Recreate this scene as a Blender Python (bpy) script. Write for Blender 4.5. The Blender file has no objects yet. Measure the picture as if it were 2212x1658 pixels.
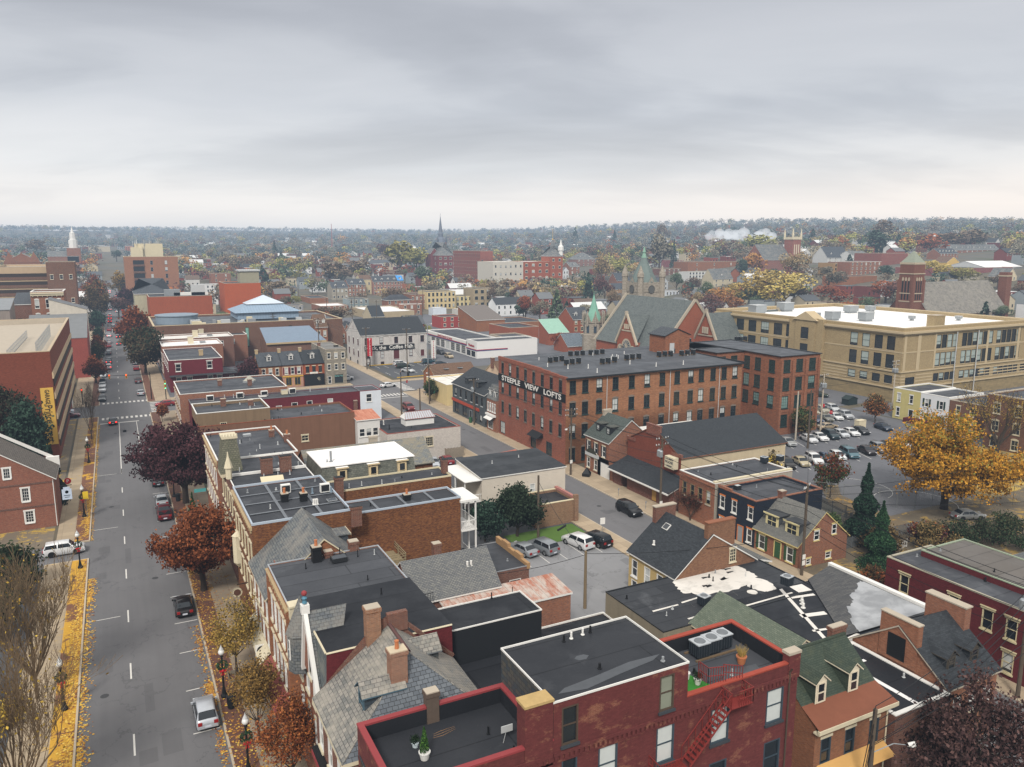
import bpy, math, random
import numpy as np
from mathutils import Vector, Matrix
SC = bpy.context.scene
COL = SC.collection
R = math.radians
rnd = random.Random(11)
# ------------------------------------------------------------------ survey helpers (true ground positions)
CAM_H, CAM_F, CAM_TILT, CAM_YAW = 39.0, 1683.0, R(10.07), R(26.9)
_ct, _st = math.cos(CAM_TILT), math.sin(CAM_TILT)
_fw = (math.sin(CAM_YAW)*_ct, math.cos(CAM_YAW)*_ct, -_st)
_rt = (math.cos(CAM_YAW), -math.sin(CAM_YAW), 0)
_up = (math.sin(CAM_YAW)*_st, math.cos(CAM_YAW)*_st, _ct)
def ray(px, py):
 a = (px-1106)/CAM_F; b = -(py-829)/CAM_F
 return tuple(_fw[i]+a*_rt[i]+b*_up[i] for i in range(3))
def sstep(a, b, x):
 t = min(1, max(0, (x-a)/(b-a))); return t*t*(3-2*t)
def terrain(x, y):
 r = math.hypot(x, y)
 az = math.degrees(math.atan2(x, y))-26.9
 s = sstep(-4, 26, az)
 r0 = 520-170*s
 k = .0340+.030*s
 zmax = 190-70*s
 z = max(0, r-r0)*k*sstep(r0, r0+260, r)
 z = zmax*(1-math.exp(-z/zmax*1.15))
 if r > 900:
  z += sstep(900, 2600, r)*(9*math.sin(x*.0021+1.3)*math.cos(y*.0017)+6*math.sin(x*.0047+y*.003))
 return z
def ground_at(px, py):
 d = ray(px, py)
 t = 20.0
 for _ in range(4000):
  x, y, z = d[0]*t, d[1]*t, CAM_H+d[2]*t
  if z <= terrain(x, y): break
  t += 2.0 if t < 900 else 6.0
 return x, y, terrain(x, y)
# ------------------------------------------------------------------ object helpers
def tag(o, label=None, cat=None, group=None, kind=None):
 if label: o['label'] = label
 if cat: o['category'] = cat
 if group: o['group'] = group
 if kind: o['kind'] = kind
 return o
def empty(name, loc=(0,0,0), rz=0, parent=None):
 o = bpy.data.objects.new(name, None); COL.objects.link(o)
 o.location = loc; o.rotation_euler = (0,0,rz); o.empty_display_size = .3
 if parent: o.parent = parent
 return o
def inst(name, mesh, parent=None, loc=(0,0,0), rz=0, sc=None):
 o = bpy.data.objects.new(name, mesh); COL.objects.link(o)
 o.location = loc; o.rotation_euler = (0,0,rz)
 if sc is not None: o.scale = sc if hasattr(sc, '__len__') else (sc,sc,sc)
 if parent: o.parent = parent
 return o
def copy_tree(o, parent=None):
 c = o.copy(); COL.objects.link(c); c.parent = parent
 for ch in list(o.children): copy_tree(ch, c)
 return c
def slotmat(o, i, m):
 o.material_slots[i].link = 'OBJECT'; o.material_slots[i].material = m
class MB:
 def __init__(s): s.v=[]; s.f=[]; s.m=[]
 def poly(s, pts, m=0):
  n=len(s.v); s.v.extend([tuple(p) for p in pts]); s.f.append(tuple(range(n,n+len(pts)))); s.m.append(m)
 def box(s, x0,x1,y0,y1,z0,z1, m=0, skip=''):
  n=len(s.v)
  s.v += [(x0,y0,z0),(x1,y0,z0),(x1,y1,z0),(x0,y1,z0),(x0,y0,z1),(x1,y0,z1),(x1,y1,z1),(x0,y1,z1)]
  F={'d':(0,3,2,1),'u':(4,5,6,7),'f':(0,1,5,4),'r':(1,2,6,5),'b':(2,3,7,6),'l':(3,0,4,7)}
  for k,q in F.items():
   if k in skip: continue
   s.f.append(tuple(n+i for i in q)); s.m.append(m)
 def prism(s, pts, z0, z1, m=0, mt=None, bottom=False):
  n=len(s.v); k=len(pts)
  s.v += [(p[0],p[1],z0) for p in pts]+[(p[0],p[1],z1) for p in pts]
  for i in range(k):
   j=(i+1)%k; s.f.append((n+i,n+j,n+k+j,n+k+i)); s.m.append(m)
  s.f.append(tuple(n+k+i for i in range(k))); s.m.append(m if mt is None else mt)
  if bottom: s.f.append(tuple(n+k-1-i for i in range(k))); s.m.append(m)
 def tube(s, p, q, r0, r1=None, n=6, m=0, caps=False):
  if r1 is None: r1=r0
  p=Vector(p); q=Vector(q); d=q-p
  if d.length<1e-6: return
  d.normalize(); a=d.orthogonal().normalized(); b=d.cross(a)
  k=len(s.v)
  for c,r in ((p,r0),(q,r1)):
   for i in range(n):
    t=2*math.pi*i/n; s.v.append(tuple(c+a*(r*math.cos(t))+b*(r*math.sin(t))))
  for i in range(n):
   j=(i+1)%n; s.f.append((k+i,k+j,k+n+j,k+n+i)); s.m.append(m)
  if caps:
   s.f.append(tuple(k+n+i for i in range(n))); s.m.append(m)
   s.f.append(tuple(k+n-1-i for i in range(n))); s.m.append(m)
 def rev(s, prof, c=(0,0,0), n=12, m=0, ax='z'):
  k=len(s.v)
  for r,z in prof:
   for i in range(n):
    t=2*math.pi*i/n
    if ax=='z': s.v.append((c[0]+r*math.cos(t),c[1]+r*math.sin(t),c[2]+z))
    elif ax=='x': s.v.append((c[0]+z,c[1]+r*math.cos(t),c[2]+r*math.sin(t)))
    else: s.v.append((c[0]+r*math.sin(t),c[1]+z,c[2]+r*math.cos(t)))
  for a in range(len(prof)-1):
   for i in range(n):
    j=(i+1)%n; s.f.append((k+a*n+i,k+a*n+j,k+a*n+n+j,k+a*n+n+i)); s.m.append(m)
  s.f.append(tuple(k+(len(prof)-1)*n+i for i in range(n))); s.m.append(m)
 def ball(s, c, r, n=8, m=0, sz=1):
  s.rev([(max(.01,r*math.sin(math.pi*i/6)), -r*sz*math.cos(math.pi*i/6)) for i in range(7)], c, n, m)
 def mesh(s, name, mats, uv=True, smooth=False):
  me=bpy.data.meshes.new(name)
  me.from_pydata(s.v,[],s.f)
  for mt in (mats if isinstance(mats,(list,tuple)) else [mats]): me.materials.append(mt)
  if len(s.f): me.polygons.foreach_set('material_index', np.array(s.m,dtype=np.int32))
  if smooth: me.polygons.foreach_set('use_smooth', np.ones(len(s.f),dtype=bool))
  if uv and len(s.f):
   ul=me.uv_layers.new(name='UVMap')
   nl=len(me.loops); vi=np.empty(nl,dtype=np.int32); me.loops.foreach_get('vertex_index',vi)
   co=np.array(s.v,dtype=np.float64)
   nf=len(me.polygons); nr=np.empty(nf*3); me.polygons.foreach_get('normal',nr); nr=nr.reshape(-1,3)
   lt=np.empty(nf,dtype=np.int32); me.polygons.foreach_get('loop_total',lt)
   ln=np.repeat(nr,lt,axis=0)
   flat=np.abs(ln[:,2])>.985
   t=np.stack([-ln[:,1],ln[:,0],np.zeros(nl)],1)
   L=np.linalg.norm(t,axis=1); L[L<1e-6]=1; t/=L[:,None]
   t[flat]=(1,0,0)
   b=np.cross(ln,t); b[flat]=(0,1,0)
   p=co[vi]
   out=np.stack([(p*t).sum(1),(p*b).sum(1)],1).astype(np.float32)
   ul.data.foreach_set('uv',out.ravel())
  me.update()
  return me
 def parts(s):
  par=list(range(len(s.v)))
  def find(i):
   while par[i]!=i: par[i]=par[par[i]]; i=par[i]
   return i
  for f in s.f:
   for i in f[1:]: par[find(i)]=find(f[0])
  out={}
  for f,m in zip(s.f,s.m):
   q=out.setdefault(find(f[0]),(MB(),{})); mb,mp=q
   for i in f:
    if i not in mp: mp[i]=len(mb.v); mb.v.append(s.v[i])
   mb.f.append(tuple(mp[i] for i in f)); mb.m.append(m)
  return [q[0] for q in out.values()]
 def build(s, name, mats, parent=None, loc=(0,0,0), rz=0, uv=True, smooth=False):
  if name in ('shutter','pilaster','roof_patch','gable_parapet'):
   for q in s.parts(): o=inst(name,q.mesh(name,mats,uv,smooth),parent,loc,rz)
   return o
  return inst(name, s.mesh(name,mats,uv,smooth), parent, loc, rz)
# ------------------------------------------------------------------ materials
def lin(c):
 if isinstance(c,str): c=tuple(int(c[i:i+2],16) for i in (0,2,4))
 return tuple(((v/255)/12.92 if v/255<=.04045 else ((v/255+.055)/1.055)**2.4) for v in c)+(1,)
def mul(c,k): return (c[0]*k,c[1]*k,c[2]*k,1)
class NT:
 def __init__(s,name):
  s.mat=bpy.data.materials.new(name); s.mat.use_nodes=True
  s.t=s.mat.node_tree; s.t.nodes.clear()
  s.out=s.n('OutputMaterial'); s.b=s.n('BsdfPrincipled'); s.l(s.b.outputs[0],s.out.inputs[0])
  s.b.inputs['Specular IOR Level'].default_value=.3
 def n(s,k,**kw):
  n=s.t.nodes.new('ShaderNode'+k)
  for a,v in kw.items(): setattr(n,a,v)
  return n
 def l(s,a,b): s.t.links.new(a,b)
 def uv(s):
  return s.n('UVMap').outputs[0]
 def obj(s): return s.n('TexCoord').outputs['Object']
 def noise(s,vec,scale,detail=4,rough=.6,dist=0):
  n=s.n('TexNoise'); n.inputs['Scale'].default_value=scale; n.inputs['Detail'].default_value=detail
  n.inputs['Roughness'].default_value=rough; n.inputs['Distortion'].default_value=dist
  s.l(vec,n.inputs['Vector']); return n.outputs[0]
 def ramp(s,fac,stops,interp='LINEAR'):
  n=s.n('ValToRGB'); n.color_ramp.interpolation=interp
  e=n.color_ramp.elements
  e[0].position=stops[0][0]; e[0].color=stops[0][1]
  e[1].position=stops[-1][0]; e[1].color=stops[-1][1]
  for p,c in stops[1:-1]:
   x=e.new(p); x.color=c
  s.l(fac,n.inputs[0]); return n.outputs[0]
 def mix(s,fac,a,b,mode='MIX'):
  n=s.n('Mix',data_type='RGBA',blend_type=mode)
  for i,v in ((0,fac),(6,a),(7,b)):
   if isinstance(v,(int,float)): n.inputs[i].default_value=v
   elif isinstance(v,tuple): n.inputs[i].default_value=v
   else: s.l(v,n.inputs[i])
  return n.outputs[2]
 def scale(s,vec,k):
  n=s.n('Mapping'); n.inputs['Scale'].default_value=k; s.l(vec,n.inputs[0]); return n.outputs[0]
 def math(s,op,a,b=0.):
  n=s.n('Math',operation=op)
  for i,v in enumerate((a,b)):
   if isinstance(v,(int,float)): n.inputs[i].default_value=v
   else: s.l(v,n.inputs[i])
  return n.outputs[0]
 def fin(s,col,rough=.85,metal=0,bump=None,bd=.02,spec=None):
  if isinstance(col,tuple): s.b.inputs['Base Color'].default_value=col
  else: s.l(col,s.b.inputs['Base Color'])
  if isinstance(rough,(int,float)): s.b.inputs['Roughness'].default_value=rough
  else: s.l(rough,s.b.inputs['Roughness'])
  s.b.inputs['Metallic'].default_value=metal
  if spec is not None: s.b.inputs['Specular IOR Level'].default_value=spec
  if bump is not None:
   n=s.n('Bump'); n.inputs['Distance'].default_value=bd; n.inputs['Strength'].default_value=.6
   s.l(bump,n.inputs['Height']); s.l(n.outputs[0],s.b.inputs['Normal'])
  return s.mat
MATS={}
def memo(fn):
 def g(*a,**k):
  key=(fn.__name__,a,tuple(sorted(k.items())))
  if key not in MATS: MATS[key]=fn(*a,**k)
  return MATS[key]
 return g
@memo
def plain(c,rough=.8,var=.18,scale=.6,metal=0,spec=None):
 n=NT('painted_surface'); c=lin(c); o=n.obj()
 f=n.noise(o,scale,6,.65); g=n.noise(o,scale*9,3,.6)
 col=n.mix(f,mul(c,1-var),mul(c,1+var))
 col=n.mix(n.math('MULTIPLY',g,.25),col,mul(c,1-var*1.6))
 return n.fin(col,rough,metal,spec=spec)
@memo
def brick(c1,c2,mortar='8d8378',dirt=.35,w=.22,h=.075,paint=None,wear=0.,streak=.3,mot=.5,low=None):
 mot=min(1,mot*1.25)
 n=NT('brick_wall'); u=n.uv(); o=n.obj()
 b=n.n('TexBrick'); b.offset=.5
 for k,v in (('Scale',1.),('Mortar Size',.010),('Mortar Smooth',.2),('Bias',0.),('Brick Width',w),('Row Height',h)): b.inputs[k].default_value=v
 b.inputs['Color1'].default_value=lin(c1); b.inputs['Color2'].default_value=lin(c2); b.inputs['Mortar'].default_value=lin(mortar)
 n.l(u,b.inputs['Vector'])
 col=b.outputs[0]
 if paint:
  p=lin(paint)
  pc=n.mix(n.noise(o,1.1,6,.7),mul(p,.78),mul(p,1.2))
  pc=n.mix(n.math('MULTIPLY',b.outputs[1],.28),pc,mul(p,.6))
  f=n.ramp(n.noise(n.scale(o,(1,1,1.7)),.55,7,.72),[(.54,(0,0,0,1)),(.62,(1,1,1,1))])
  col=n.mix(n.math('MULTIPLY',f,wear),pc,col) if wear else pc
 blot=n.ramp(n.noise(n.scale(u,(.6,1.6,1)),4.,4,.8),[(.36,(0,0,0,1)),(.68,(1,1,1,1))])
 col=n.mix(n.math('MULTIPLY',blot,mot),col,n.mix(1.,col,(.5,.46,.5,1),'MULTIPLY'))
 if low:
  sx=n.n('SeparateXYZ'); n.l(u,sx.inputs[0]); lf=n.ramp(n.math('ADD',n.math('DIVIDE',sx.outputs[1],16.),n.math('MULTIPLY',n.noise(o,.35,5,.7),.35)),[(.6,(1,1,1,1)),(.78,(0,0,0,1))])
  col=n.mix(n.math('MULTIPLY',lf,.65),col,n.mix(1.,col,lin(low),'MULTIPLY'))
 big=n.ramp(n.noise(o,.22,5,.65),[(.35,(0,0,0,1)),(.72,(1,1,1,1))])
 col=n.mix(n.math('MULTIPLY',big,dirt),col,n.mix(1.,col,(.5,.47,.46,1),'MULTIPLY'))
 if streak:
  st=n.ramp(n.noise(n.scale(u,(1.3,.09,1)),1.4,5,.7),[(.5,(0,0,0,1)),(.78,(1,1,1,1))])
  col=n.mix(n.math('MULTIPLY',st,streak),col,n.mix(1.,col,(.55,.53,.52,1),'MULTIPLY'))
 return n.fin(col,.9,bump=b.outputs[1],bd=-.008)
@memo
def stucco(c,dirt=.4,streak=.4):
 n=NT('stucco_wall'); c=lin(c); o=n.obj(); u=n.uv()
 col=n.mix(n.noise(o,.8,6,.7),mul(c,.8),mul(c,1.16))
 st=n.ramp(n.noise(n.scale(u,(1.1,.08,1)),1.2,5,.7),[(.45,(0,0,0,1)),(.8,(1,1,1,1))])
 col=n.mix(n.math('MULTIPLY',st,streak),col,mul(c,.45))
 big=n.noise(o,.17,4,.6)
 col=n.mix(n.math('MULTIPLY',big,dirt),col,mul(c,.6))
 return n.fin(col,.9,bump=n.noise(o,18,3,.6),bd=.01)
@memo
def membrane(c,seam=3.0,run=12.,stain=.5,light='6a6c70',rough=.75):
 n=NT('roof_membrane'); c0=lin(c); u=n.uv(); o=n.obj()
 b=n.n('TexBrick'); b.offset=.35
 for k,v in (('Scale',1.),('Mortar Size',.06),('Mortar Smooth',.6),('Bias',0.),('Brick Width',run),('Row Height',seam)): b.inputs[k].default_value=v
 b.inputs['Color1'].default_value=mul(c0,.88); b.inputs['Color2'].default_value=mul(c0,1.12); b.inputs['Mortar'].default_value=mul(c0,.5)
 n.l(n.mix(.02,u,n.noise(u,.8,2)),b.inputs['Vector'])
 n.l(u,b.inputs['Vector'])
 col=n.mix(n.noise(o,.45,7,.7),n.mix(1.,b.outputs[0],(.72,.72,.74,1),'MULTIPLY'),b.outputs[0])
 f=n.ramp(n.noise(o,.23,6,.68,.6),[(.56,(0,0,0,1)),(.7,(1,1,1,1))])
 col=n.mix(n.math('MULTIPLY',f,stain*.4),col,lin(light))
 sp=n.ramp(n.noise(o,3.3,3,.75),[(.66,(0,0,0,1)),(.74,(1,1,1,1))])
 col=n.mix(n.math('MULTIPLY',sp,stain*.25),col,lin(light))
 rg=n.ramp(n.noise(o,.3,4,.6),[(.4,(rough-.25,)*3+(1,)),(.65,(rough+.1,)*3+(1,))])
 return n.fin(col,rg,bump=n.noise(o,7,4,.6),bd=.012,spec=.16)
@memo
def slate(c1,c2,w=.34,h=.24,mortar='2c2d2f',patch=None,moss=0.):
 n=NT('slate_roof'); u=n.uv(); o=n.obj()
 b=n.n('TexBrick'); b.offset=.5
 for k,v in (('Scale',1.),('Mortar Size',.016),('Mortar Smooth',.3),('Bias',0.),('Brick Width',w),('Row Height',h)): b.inputs[k].default_value=v
 b.inputs['Color1'].default_value=lin(c1); b.inputs['Color2'].default_value=lin(c2); b.inputs['Mortar'].default_value=lin(mortar)
 n.l(u,b.inputs['Vector'])
 col=b.outputs[0]
 v=n.noise(n.scale(u,(1/w,1/h,1)),.9,2,.5)
 col=n.mix(n.math('MULTIPLY',v,.4),col,n.mix(1.,col,(.55,.55,.57,1),'MULTIPLY'))
 if patch:
  f=n.ramp(n.noise(o,.5,6,.7),[(.45,(0,0,0,1)),(.62,(1,1,1,1))])
  col=n.mix(n.math('MULTIPLY',f,.6),col,lin(patch))
 if moss:
  f=n.ramp(n.noise(o,1.1,6,.75),[(.5,(0,0,0,1)),(.7,(1,1,1,1))])
  col=n.mix(n.math('MULTIPLY',f,moss),col,lin('55583f'))
 big=n.noise(o,.25,5,.65)
 col=n.mix(n.math('MULTIPLY',big,.35),col,n.mix(1.,col,(.6,.6,.62,1),'MULTIPLY'))
 return n.fin(col,.7,bump=b.outputs[1],bd=-.012)
@memo
def seamed(c,rust=None,gap=.5,metal=.3,along=0):
 n=NT('seamed_metal_roof'); c0=lin(c); u=n.uv(); o=n.obj()
 w=n.n('TexWave',wave_type='BANDS',bands_direction='X' if along==0 else 'Y',wave_profile='SAW'); w.inputs['Scale'].default_value=1/gap/ (2*math.pi)*2*math.pi/ (2*math.pi) *1.0
 w.inputs['Scale'].default_value=.314/gap
 n.l(u,w.inputs['Vector'])
 ln=n.ramp(w.outputs[1],[(.0,(0,0,0,1)),(.06,(1,1,1,1)),(.94,(1,1,1,1)),(1.,(0,0,0,1))])
 col=n.mix(n.noise(o,.7,6,.7),mul(c0,.8),mul(c0,1.15))
 if rust:
  f=n.ramp(n.noise(n.scale(u,(1,.35,1)),1.1,7,.75),[(.42,(0,0,0,1)),(.6,(1,1,1,1))])
  col=n.mix(f,col,lin(rust))
 col=n.mix(ln,n.mix(1.,col,(.55,.55,.55,1),'MULTIPLY'),col)
 return n.fin(col,.55,metal,bump=ln,bd=.02)
@memo
def whiteroof(c='e4e2df',dirty=.3):
 n=NT('white_roof_coating'); c0=lin(c); o=n.obj()
 f=n.ramp(n.noise(o,.5,7,.7,.4),[(.5,(0,0,0,1)),(.75,(1,1,1,1))])
 col=n.mix(n.math('MULTIPLY',f,dirty),c0,mul(c0,.5))
 return n.fin(col,.6)
@memo
def patchy(c1,c2,scale=.25,a=.5,b=.56,rough=.8):
 n=NT('patched_roof_coating'); o=n.obj()
 f=n.ramp(n.noise(o,scale,5,.6,.4),[(a,(0,0,0,1)),(b,(1,1,1,1))])
 col=n.mix(f,lin(c1),lin(c2))
 col=n.mix(n.math('MULTIPLY',n.noise(o,2,5,.7),.35),col,n.mix(1.,col,(.5,.5,.5,1),'MULTIPLY'))
 return n.fin(col,rough)
@memo
def siding(c,h=.14):
 n=NT('clapboard_siding'); c0=lin(c); u=n.uv(); o=n.obj()
 w=n.n('TexWave',wave_type='BANDS',bands_direction='Y',wave_profile='SAW'); w.inputs['Scale'].default_value=.314/h
 n.l(u,w.inputs['Vector'])
 col=n.mix(n.noise(o,.6,5,.6),mul(c0,.85),mul(c0,1.1))
 col=n.mix(n.ramp(w.outputs[1],[(0,(0,0,0,1)),(.15,(1,1,1,1))]),n.mix(1.,col,(.7,.7,.72,1),'MULTIPLY'),col)
 return n.fin(col,.7,bump=w.outputs[1],bd=.01)
@memo
def stone(c1,c2,w=.6,h=.3):
 n=NT('stone_wall'); u=n.uv(); o=n.obj()
 b=n.n('TexBrick'); b.offset=.43; b.squash=1.4; b.squash_frequency=3
 for k,v in (('Scale',1.),('Mortar Size',.022),('Mortar Smooth',.4),('Bias',0.),('Brick Width',w),('Row Height',h)): b.inputs[k].default_value=v
 b.inputs['Color1'].default_value=lin(c1); b.inputs['Color2'].default_value=lin(c2); b.inputs['Mortar'].default_value=mul(lin(c1),.7)
 n.l(n.mix(.06,u,n.noise(u,1.2,2)) if False else u,b.inputs['Vector'])
 col=n.mix(n.math('MULTIPLY',n.noise(u,1.6,5,.7),.6),b.outputs[0],mul(lin(c2),.55))
 return n.fin(col,.9,bump=b.outputs[1],bd=-.02)
@memo
def glass(bl=.35,dark='1a2025',blind='c9ccc8',seed=0):
 n=NT('window_glass'); oi=n.n('ObjectInfo'); u=n.uv(); o=n.obj()
 g=n.noise(o,.9,2,.5)
 f=n.math('GREATER_THAN',oi.outputs['Random'],1-bl)
 sep=n.n('SeparateXYZ'); n.l(o,sep.inputs[0])
 r2=n.math('FRACT',n.math('MULTIPLY',oi.outputs['Random'],37.7))
 up=n.math('GREATER_THAN',sep.outputs[2],n.math('MULTIPLY',r2,1.3 if bl<1 else .0))
 col=n.mix(n.math('MULTIPLY',f,up),n.mix(g,mul(lin(dark),.6),mul(lin(dark),2.2)),n.mix(g,mul(lin(blind),.75),lin(blind)))
 return n.fin(col,.1,spec=.9)
@memo
def asphalt(c='737478',grain=1.,crack=.3,tone=.25):
 n=NT('asphalt'); c0=lin(c); o=n.obj()
 col=n.mix(n.noise(o,.16,6,.62),mul(c0,1-tone),mul(c0,1+tone))
 col=n.mix(n.math('MULTIPLY',n.noise(n.scale(o,(1.3,.035,1)),.9,4,.6),.6),col,mul(c0,.6))
 sp=n.noise(o,13,3,.8); col=n.mix(n.math('MULTIPLY',sp,.35),col,mul(c0,.55))
 v=n.n('TexVoronoi',feature='DISTANCE_TO_EDGE'); v.inputs['Scale'].default_value=.16
 n.l(n.mix(.25,o,n.n('TexNoise').outputs[1]) if False else o,v.inputs['Vector'])
 nz=n.n('TexNoise'); nz.inputs['Scale'].default_value=.7; nz.inputs['Detail'].default_value=5; n.l(o,nz.inputs[0])
 va=n.n('VectorMath',operation='MULTIPLY_ADD'); n.l(nz.outputs[1],va.inputs[0]); va.inputs[1].default_value=(5,5,0); n.l(o,va.inputs[2])
 n.l(va.outputs[0],v.inputs['Vector'])
 ck=n.ramp(v.outputs[0],[(0,(1,1,1,1)),(.012,(0,0,0,1))])
 col=n.mix(n.math('MULTIPLY',ck,crack),col,mul(c0,.3))
 return n.fin(col,.85,bump=sp,bd=.01)
@memo
def paving(c,w=1.5,h=1.5,mort=.025,leaf=None,leafamt=.0,var=.12):
 n=NT('paving'); c0=lin(c); o=n.obj(); 
 b=n.n('TexBrick'); b.offset=.0 if w>.5 else .5
 for k,v in (('Scale',1.),('Mortar Size',mort),('Mortar Smooth',.3),('Bias',0.),('Brick Width',w),('Row Height',h)): b.inputs[k].default_value=v
 b.inputs['Color1'].default_value=mul(c0,1-var); b.inputs['Color2'].default_value=mul(c0,1+var); b.inputs['Mortar'].default_value=mul(c0,.55)
 n.l(o,b.inputs['Vector'])
 col=n.mix(n.math('MULTIPLY',n.noise(o,.8,6,.7),.5),b.outputs[0],mul(c0,.6))
 if leaf:
  l=n.ramp(n.noise(o,.35,8,.78,.5),[(.62-leafamt*.4,(0,0,0,1)),(.66-leafamt*.35,(1,1,1,1))])
  lc=n.mix(n.noise(o,9,3,.7),mul(lin(leaf),.55),mul(lin(leaf),1.25))
  col=n.mix(l,col,lc)
 return n.fin(col,.88,bump=n.noise(o,9,3,.6),bd=.012)
@memo
def leafmat(c,var=.35,isl=.45):
 n=NT('foliage'); c0=lin(c); o=n.obj(); oi=n.n('ObjectInfo')
 col=n.mix(n.noise(o,.55,4,.6),mul(c0,1-var),mul(c0,1+var))
 g=n.n('NewGeometry')
 col=n.mix(n.math('MULTIPLY',g.outputs['Random Per Island'],isl),col,mul(c0,.45))
 hs=n.n('HueSaturation'); n.l(col,hs.inputs['Color'])
 n.l(n.math('ADD',n.math('MULTIPLY',oi.outputs['Random'],.02),.492),hs.inputs['Hue'])
 n.l(n.math('ADD',n.math('MULTIPLY',oi.outputs['Random'],.5),.75),hs.inputs['Value'])
 m=n.fin(hs.outputs[0],.75,spec=.15)
 return m
@memo
def bark(c='4d4339'):
 n=NT('bark'); c0=lin(c); o=n.obj()
 return n.fin(n.mix(n.noise(n.scale(o,(6,6,1)),1.5,5,.7),mul(c0,.6),mul(c0,1.35)),.95)
@memo
def carpaint(c,metal=.25):
 n=NT('car_paint'); n.b.inputs['Coat Weight'].default_value=.6; n.b.inputs['Coat Roughness'].default_value=.06
 c0=lin(c); col=n.mix(n.noise(n.obj(),1.3,3),mul(c0,.9),mul(c0,1.05))
 return n.fin(col,.38,metal)
@memo
def emit(c,s):
 n=NT('lit_lamp'); n.b.inputs['Emission Color'].default_value=lin(c); n.b.inputs['Emission Strength'].default_value=s
 return n.fin(lin(c),.4)
WHITE='e0ddd6'
M_white=plain('dedcd6',.6,.08); M_black=plain('17181a',.6,.2); M_dkmetal=plain('26282a',.5,.2); M_grey=plain('8d9092',.6,.15)
M_lgrey=plain('b9bbba',.55,.12,1.5); M_galv=plain('9fa4a6',.4,.12,1.5,.5); M_cream=plain('cfc3a3',.7,.12); M_tan=plain('b29c78',.8,.15)
M_wood=plain('6d5b46',.9,.3,2); M_pole=plain('5a4f43',.95,.3,2); M_terracotta=plain('b5714a',.85,.15,4); M_glass=glass(.3); M_glassdk=glass(.08); M_glassbl=glass(.75)
M_conc=plain('b0a594',.9,.18,1.); M_rubber=plain('141414',.85,.2); M_chrome=plain('c2c4c6',.25,.05,1,.8)
# ------------------------------------------------------------------ building kit
FROT={'f':0,'r':R(90),'b':R(180),'l':R(-90)}
WCACHE={}
def win_meshes(w,h,style,fm,sm,lm,gm,nx,ny):
 """window seen from outside: x across, z up, -y outwards; returns (frame mesh, pane mesh)"""
 key=(round(w,2),round(h,2),style,fm.name,sm.name if sm else 0,lm.name if lm else 0,gm.name,nx,ny)
 if key in WCACHE: return WCACHE[key]
 b=MB(); t=min(.09,w*.09+.02); a=w/2
 proud='p' in style; y0,y1=((-.06,.02) if proud else (-.015,.17))
 yg=-.02 if proud else .10
 b.box(-a,-a+t,y0,y1,0,h); b.box(a-t,a,y0,y1,0,h); b.box(-a+t,a-t,y0,y1,0,t); b.box(-a+t,a-t,y0,y1,h-t,h)
 s=.035 if h>1 else .03
 if 's' in style: b.box(-a+t,a-t,yg-.05,yg+.02,h*.5-s,h*.5+s)
 for i in range(1,nx):
  x=-a+t+(w-2*t)*i/nx; b.box(x-.018,x+.018,yg-.03,yg+.01,t,h-t)
 for i in range(1,ny):
  z=t+(h-2*t)*i/ny; b.box(-a+t,a-t,yg-.028,yg+.008,z-.016,z+.016)
 if sm: b.box(-a-.08,a+.08,-.13,y0-.002,-.14,.012,1)
 if lm:
  if 'h' in style:
   b.box(-a-.14,a+.14,-.09,y0-.002,h-.01,h+.22,2); b.box(-a-.2,a+.2,-.16,-.003,h+.221,h+.30,2)
  elif 'a' in style:
   n=len(b.v); k=8; rr=w*.16
   for (yy) in (-.05,-.0):
    for i in range(k+1):
     t_=i/k; x=-a-.06+(w+.12)*t_; z=h-.02+rr*math.sin(math.pi*t_)
     b.v.append((x,yy,h-.02)); b.v.append((x,yy,z+.16))
   for i in range(k):
    q=n+2*i; b.f.append((q,q+2,q+3,q+1)); b.m.append(2)
    r=q+2*(k+1); b.f.append((q+1,q+3,r+3,r+1)); b.m.append(2)
  elif 'c' in style:   # full casing
   b.box(-a-.13,-a,-.05,y0-.002,0,h,2); b.box(a,a+.13,-.05,y0-.002,0,h,2); b.box(-a-.18,a+.18,-.08,y0-.002,h,h+.17,2)
  else: b.box(-a-.1,a+.1,-.04,y0-.002,h-.01,h+.2,2)
 me=b.mesh('window',[fm,sm or fm,lm or fm],uv=False)
 g=MB(); g.poly([(-a+t*.5,yg,t*.5),(a-t*.5,yg,t*.5),(a-t*.5,yg,h-t*.5),(-a+t*.5,yg,h-t*.5)])
 gm_=g.mesh('pane',[gm],uv=False)
 WCACHE[key]=(me,gm_); return WCACHE[key]
def add_window(parent,loc,rz,w,h,style='s',fm=None,sm=None,lm=None,gm=None,nx=1,ny=1,name='window',panes=True):
 me,gm_=win_meshes(w,h,style,fm or M_white,sm,lm,gm or M_glass,nx,ny)
 o=inst(name,me,parent,loc,rz)
 inst('pane',gm_,o,(0,0,0))
 return o
FOOT=[]
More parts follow.
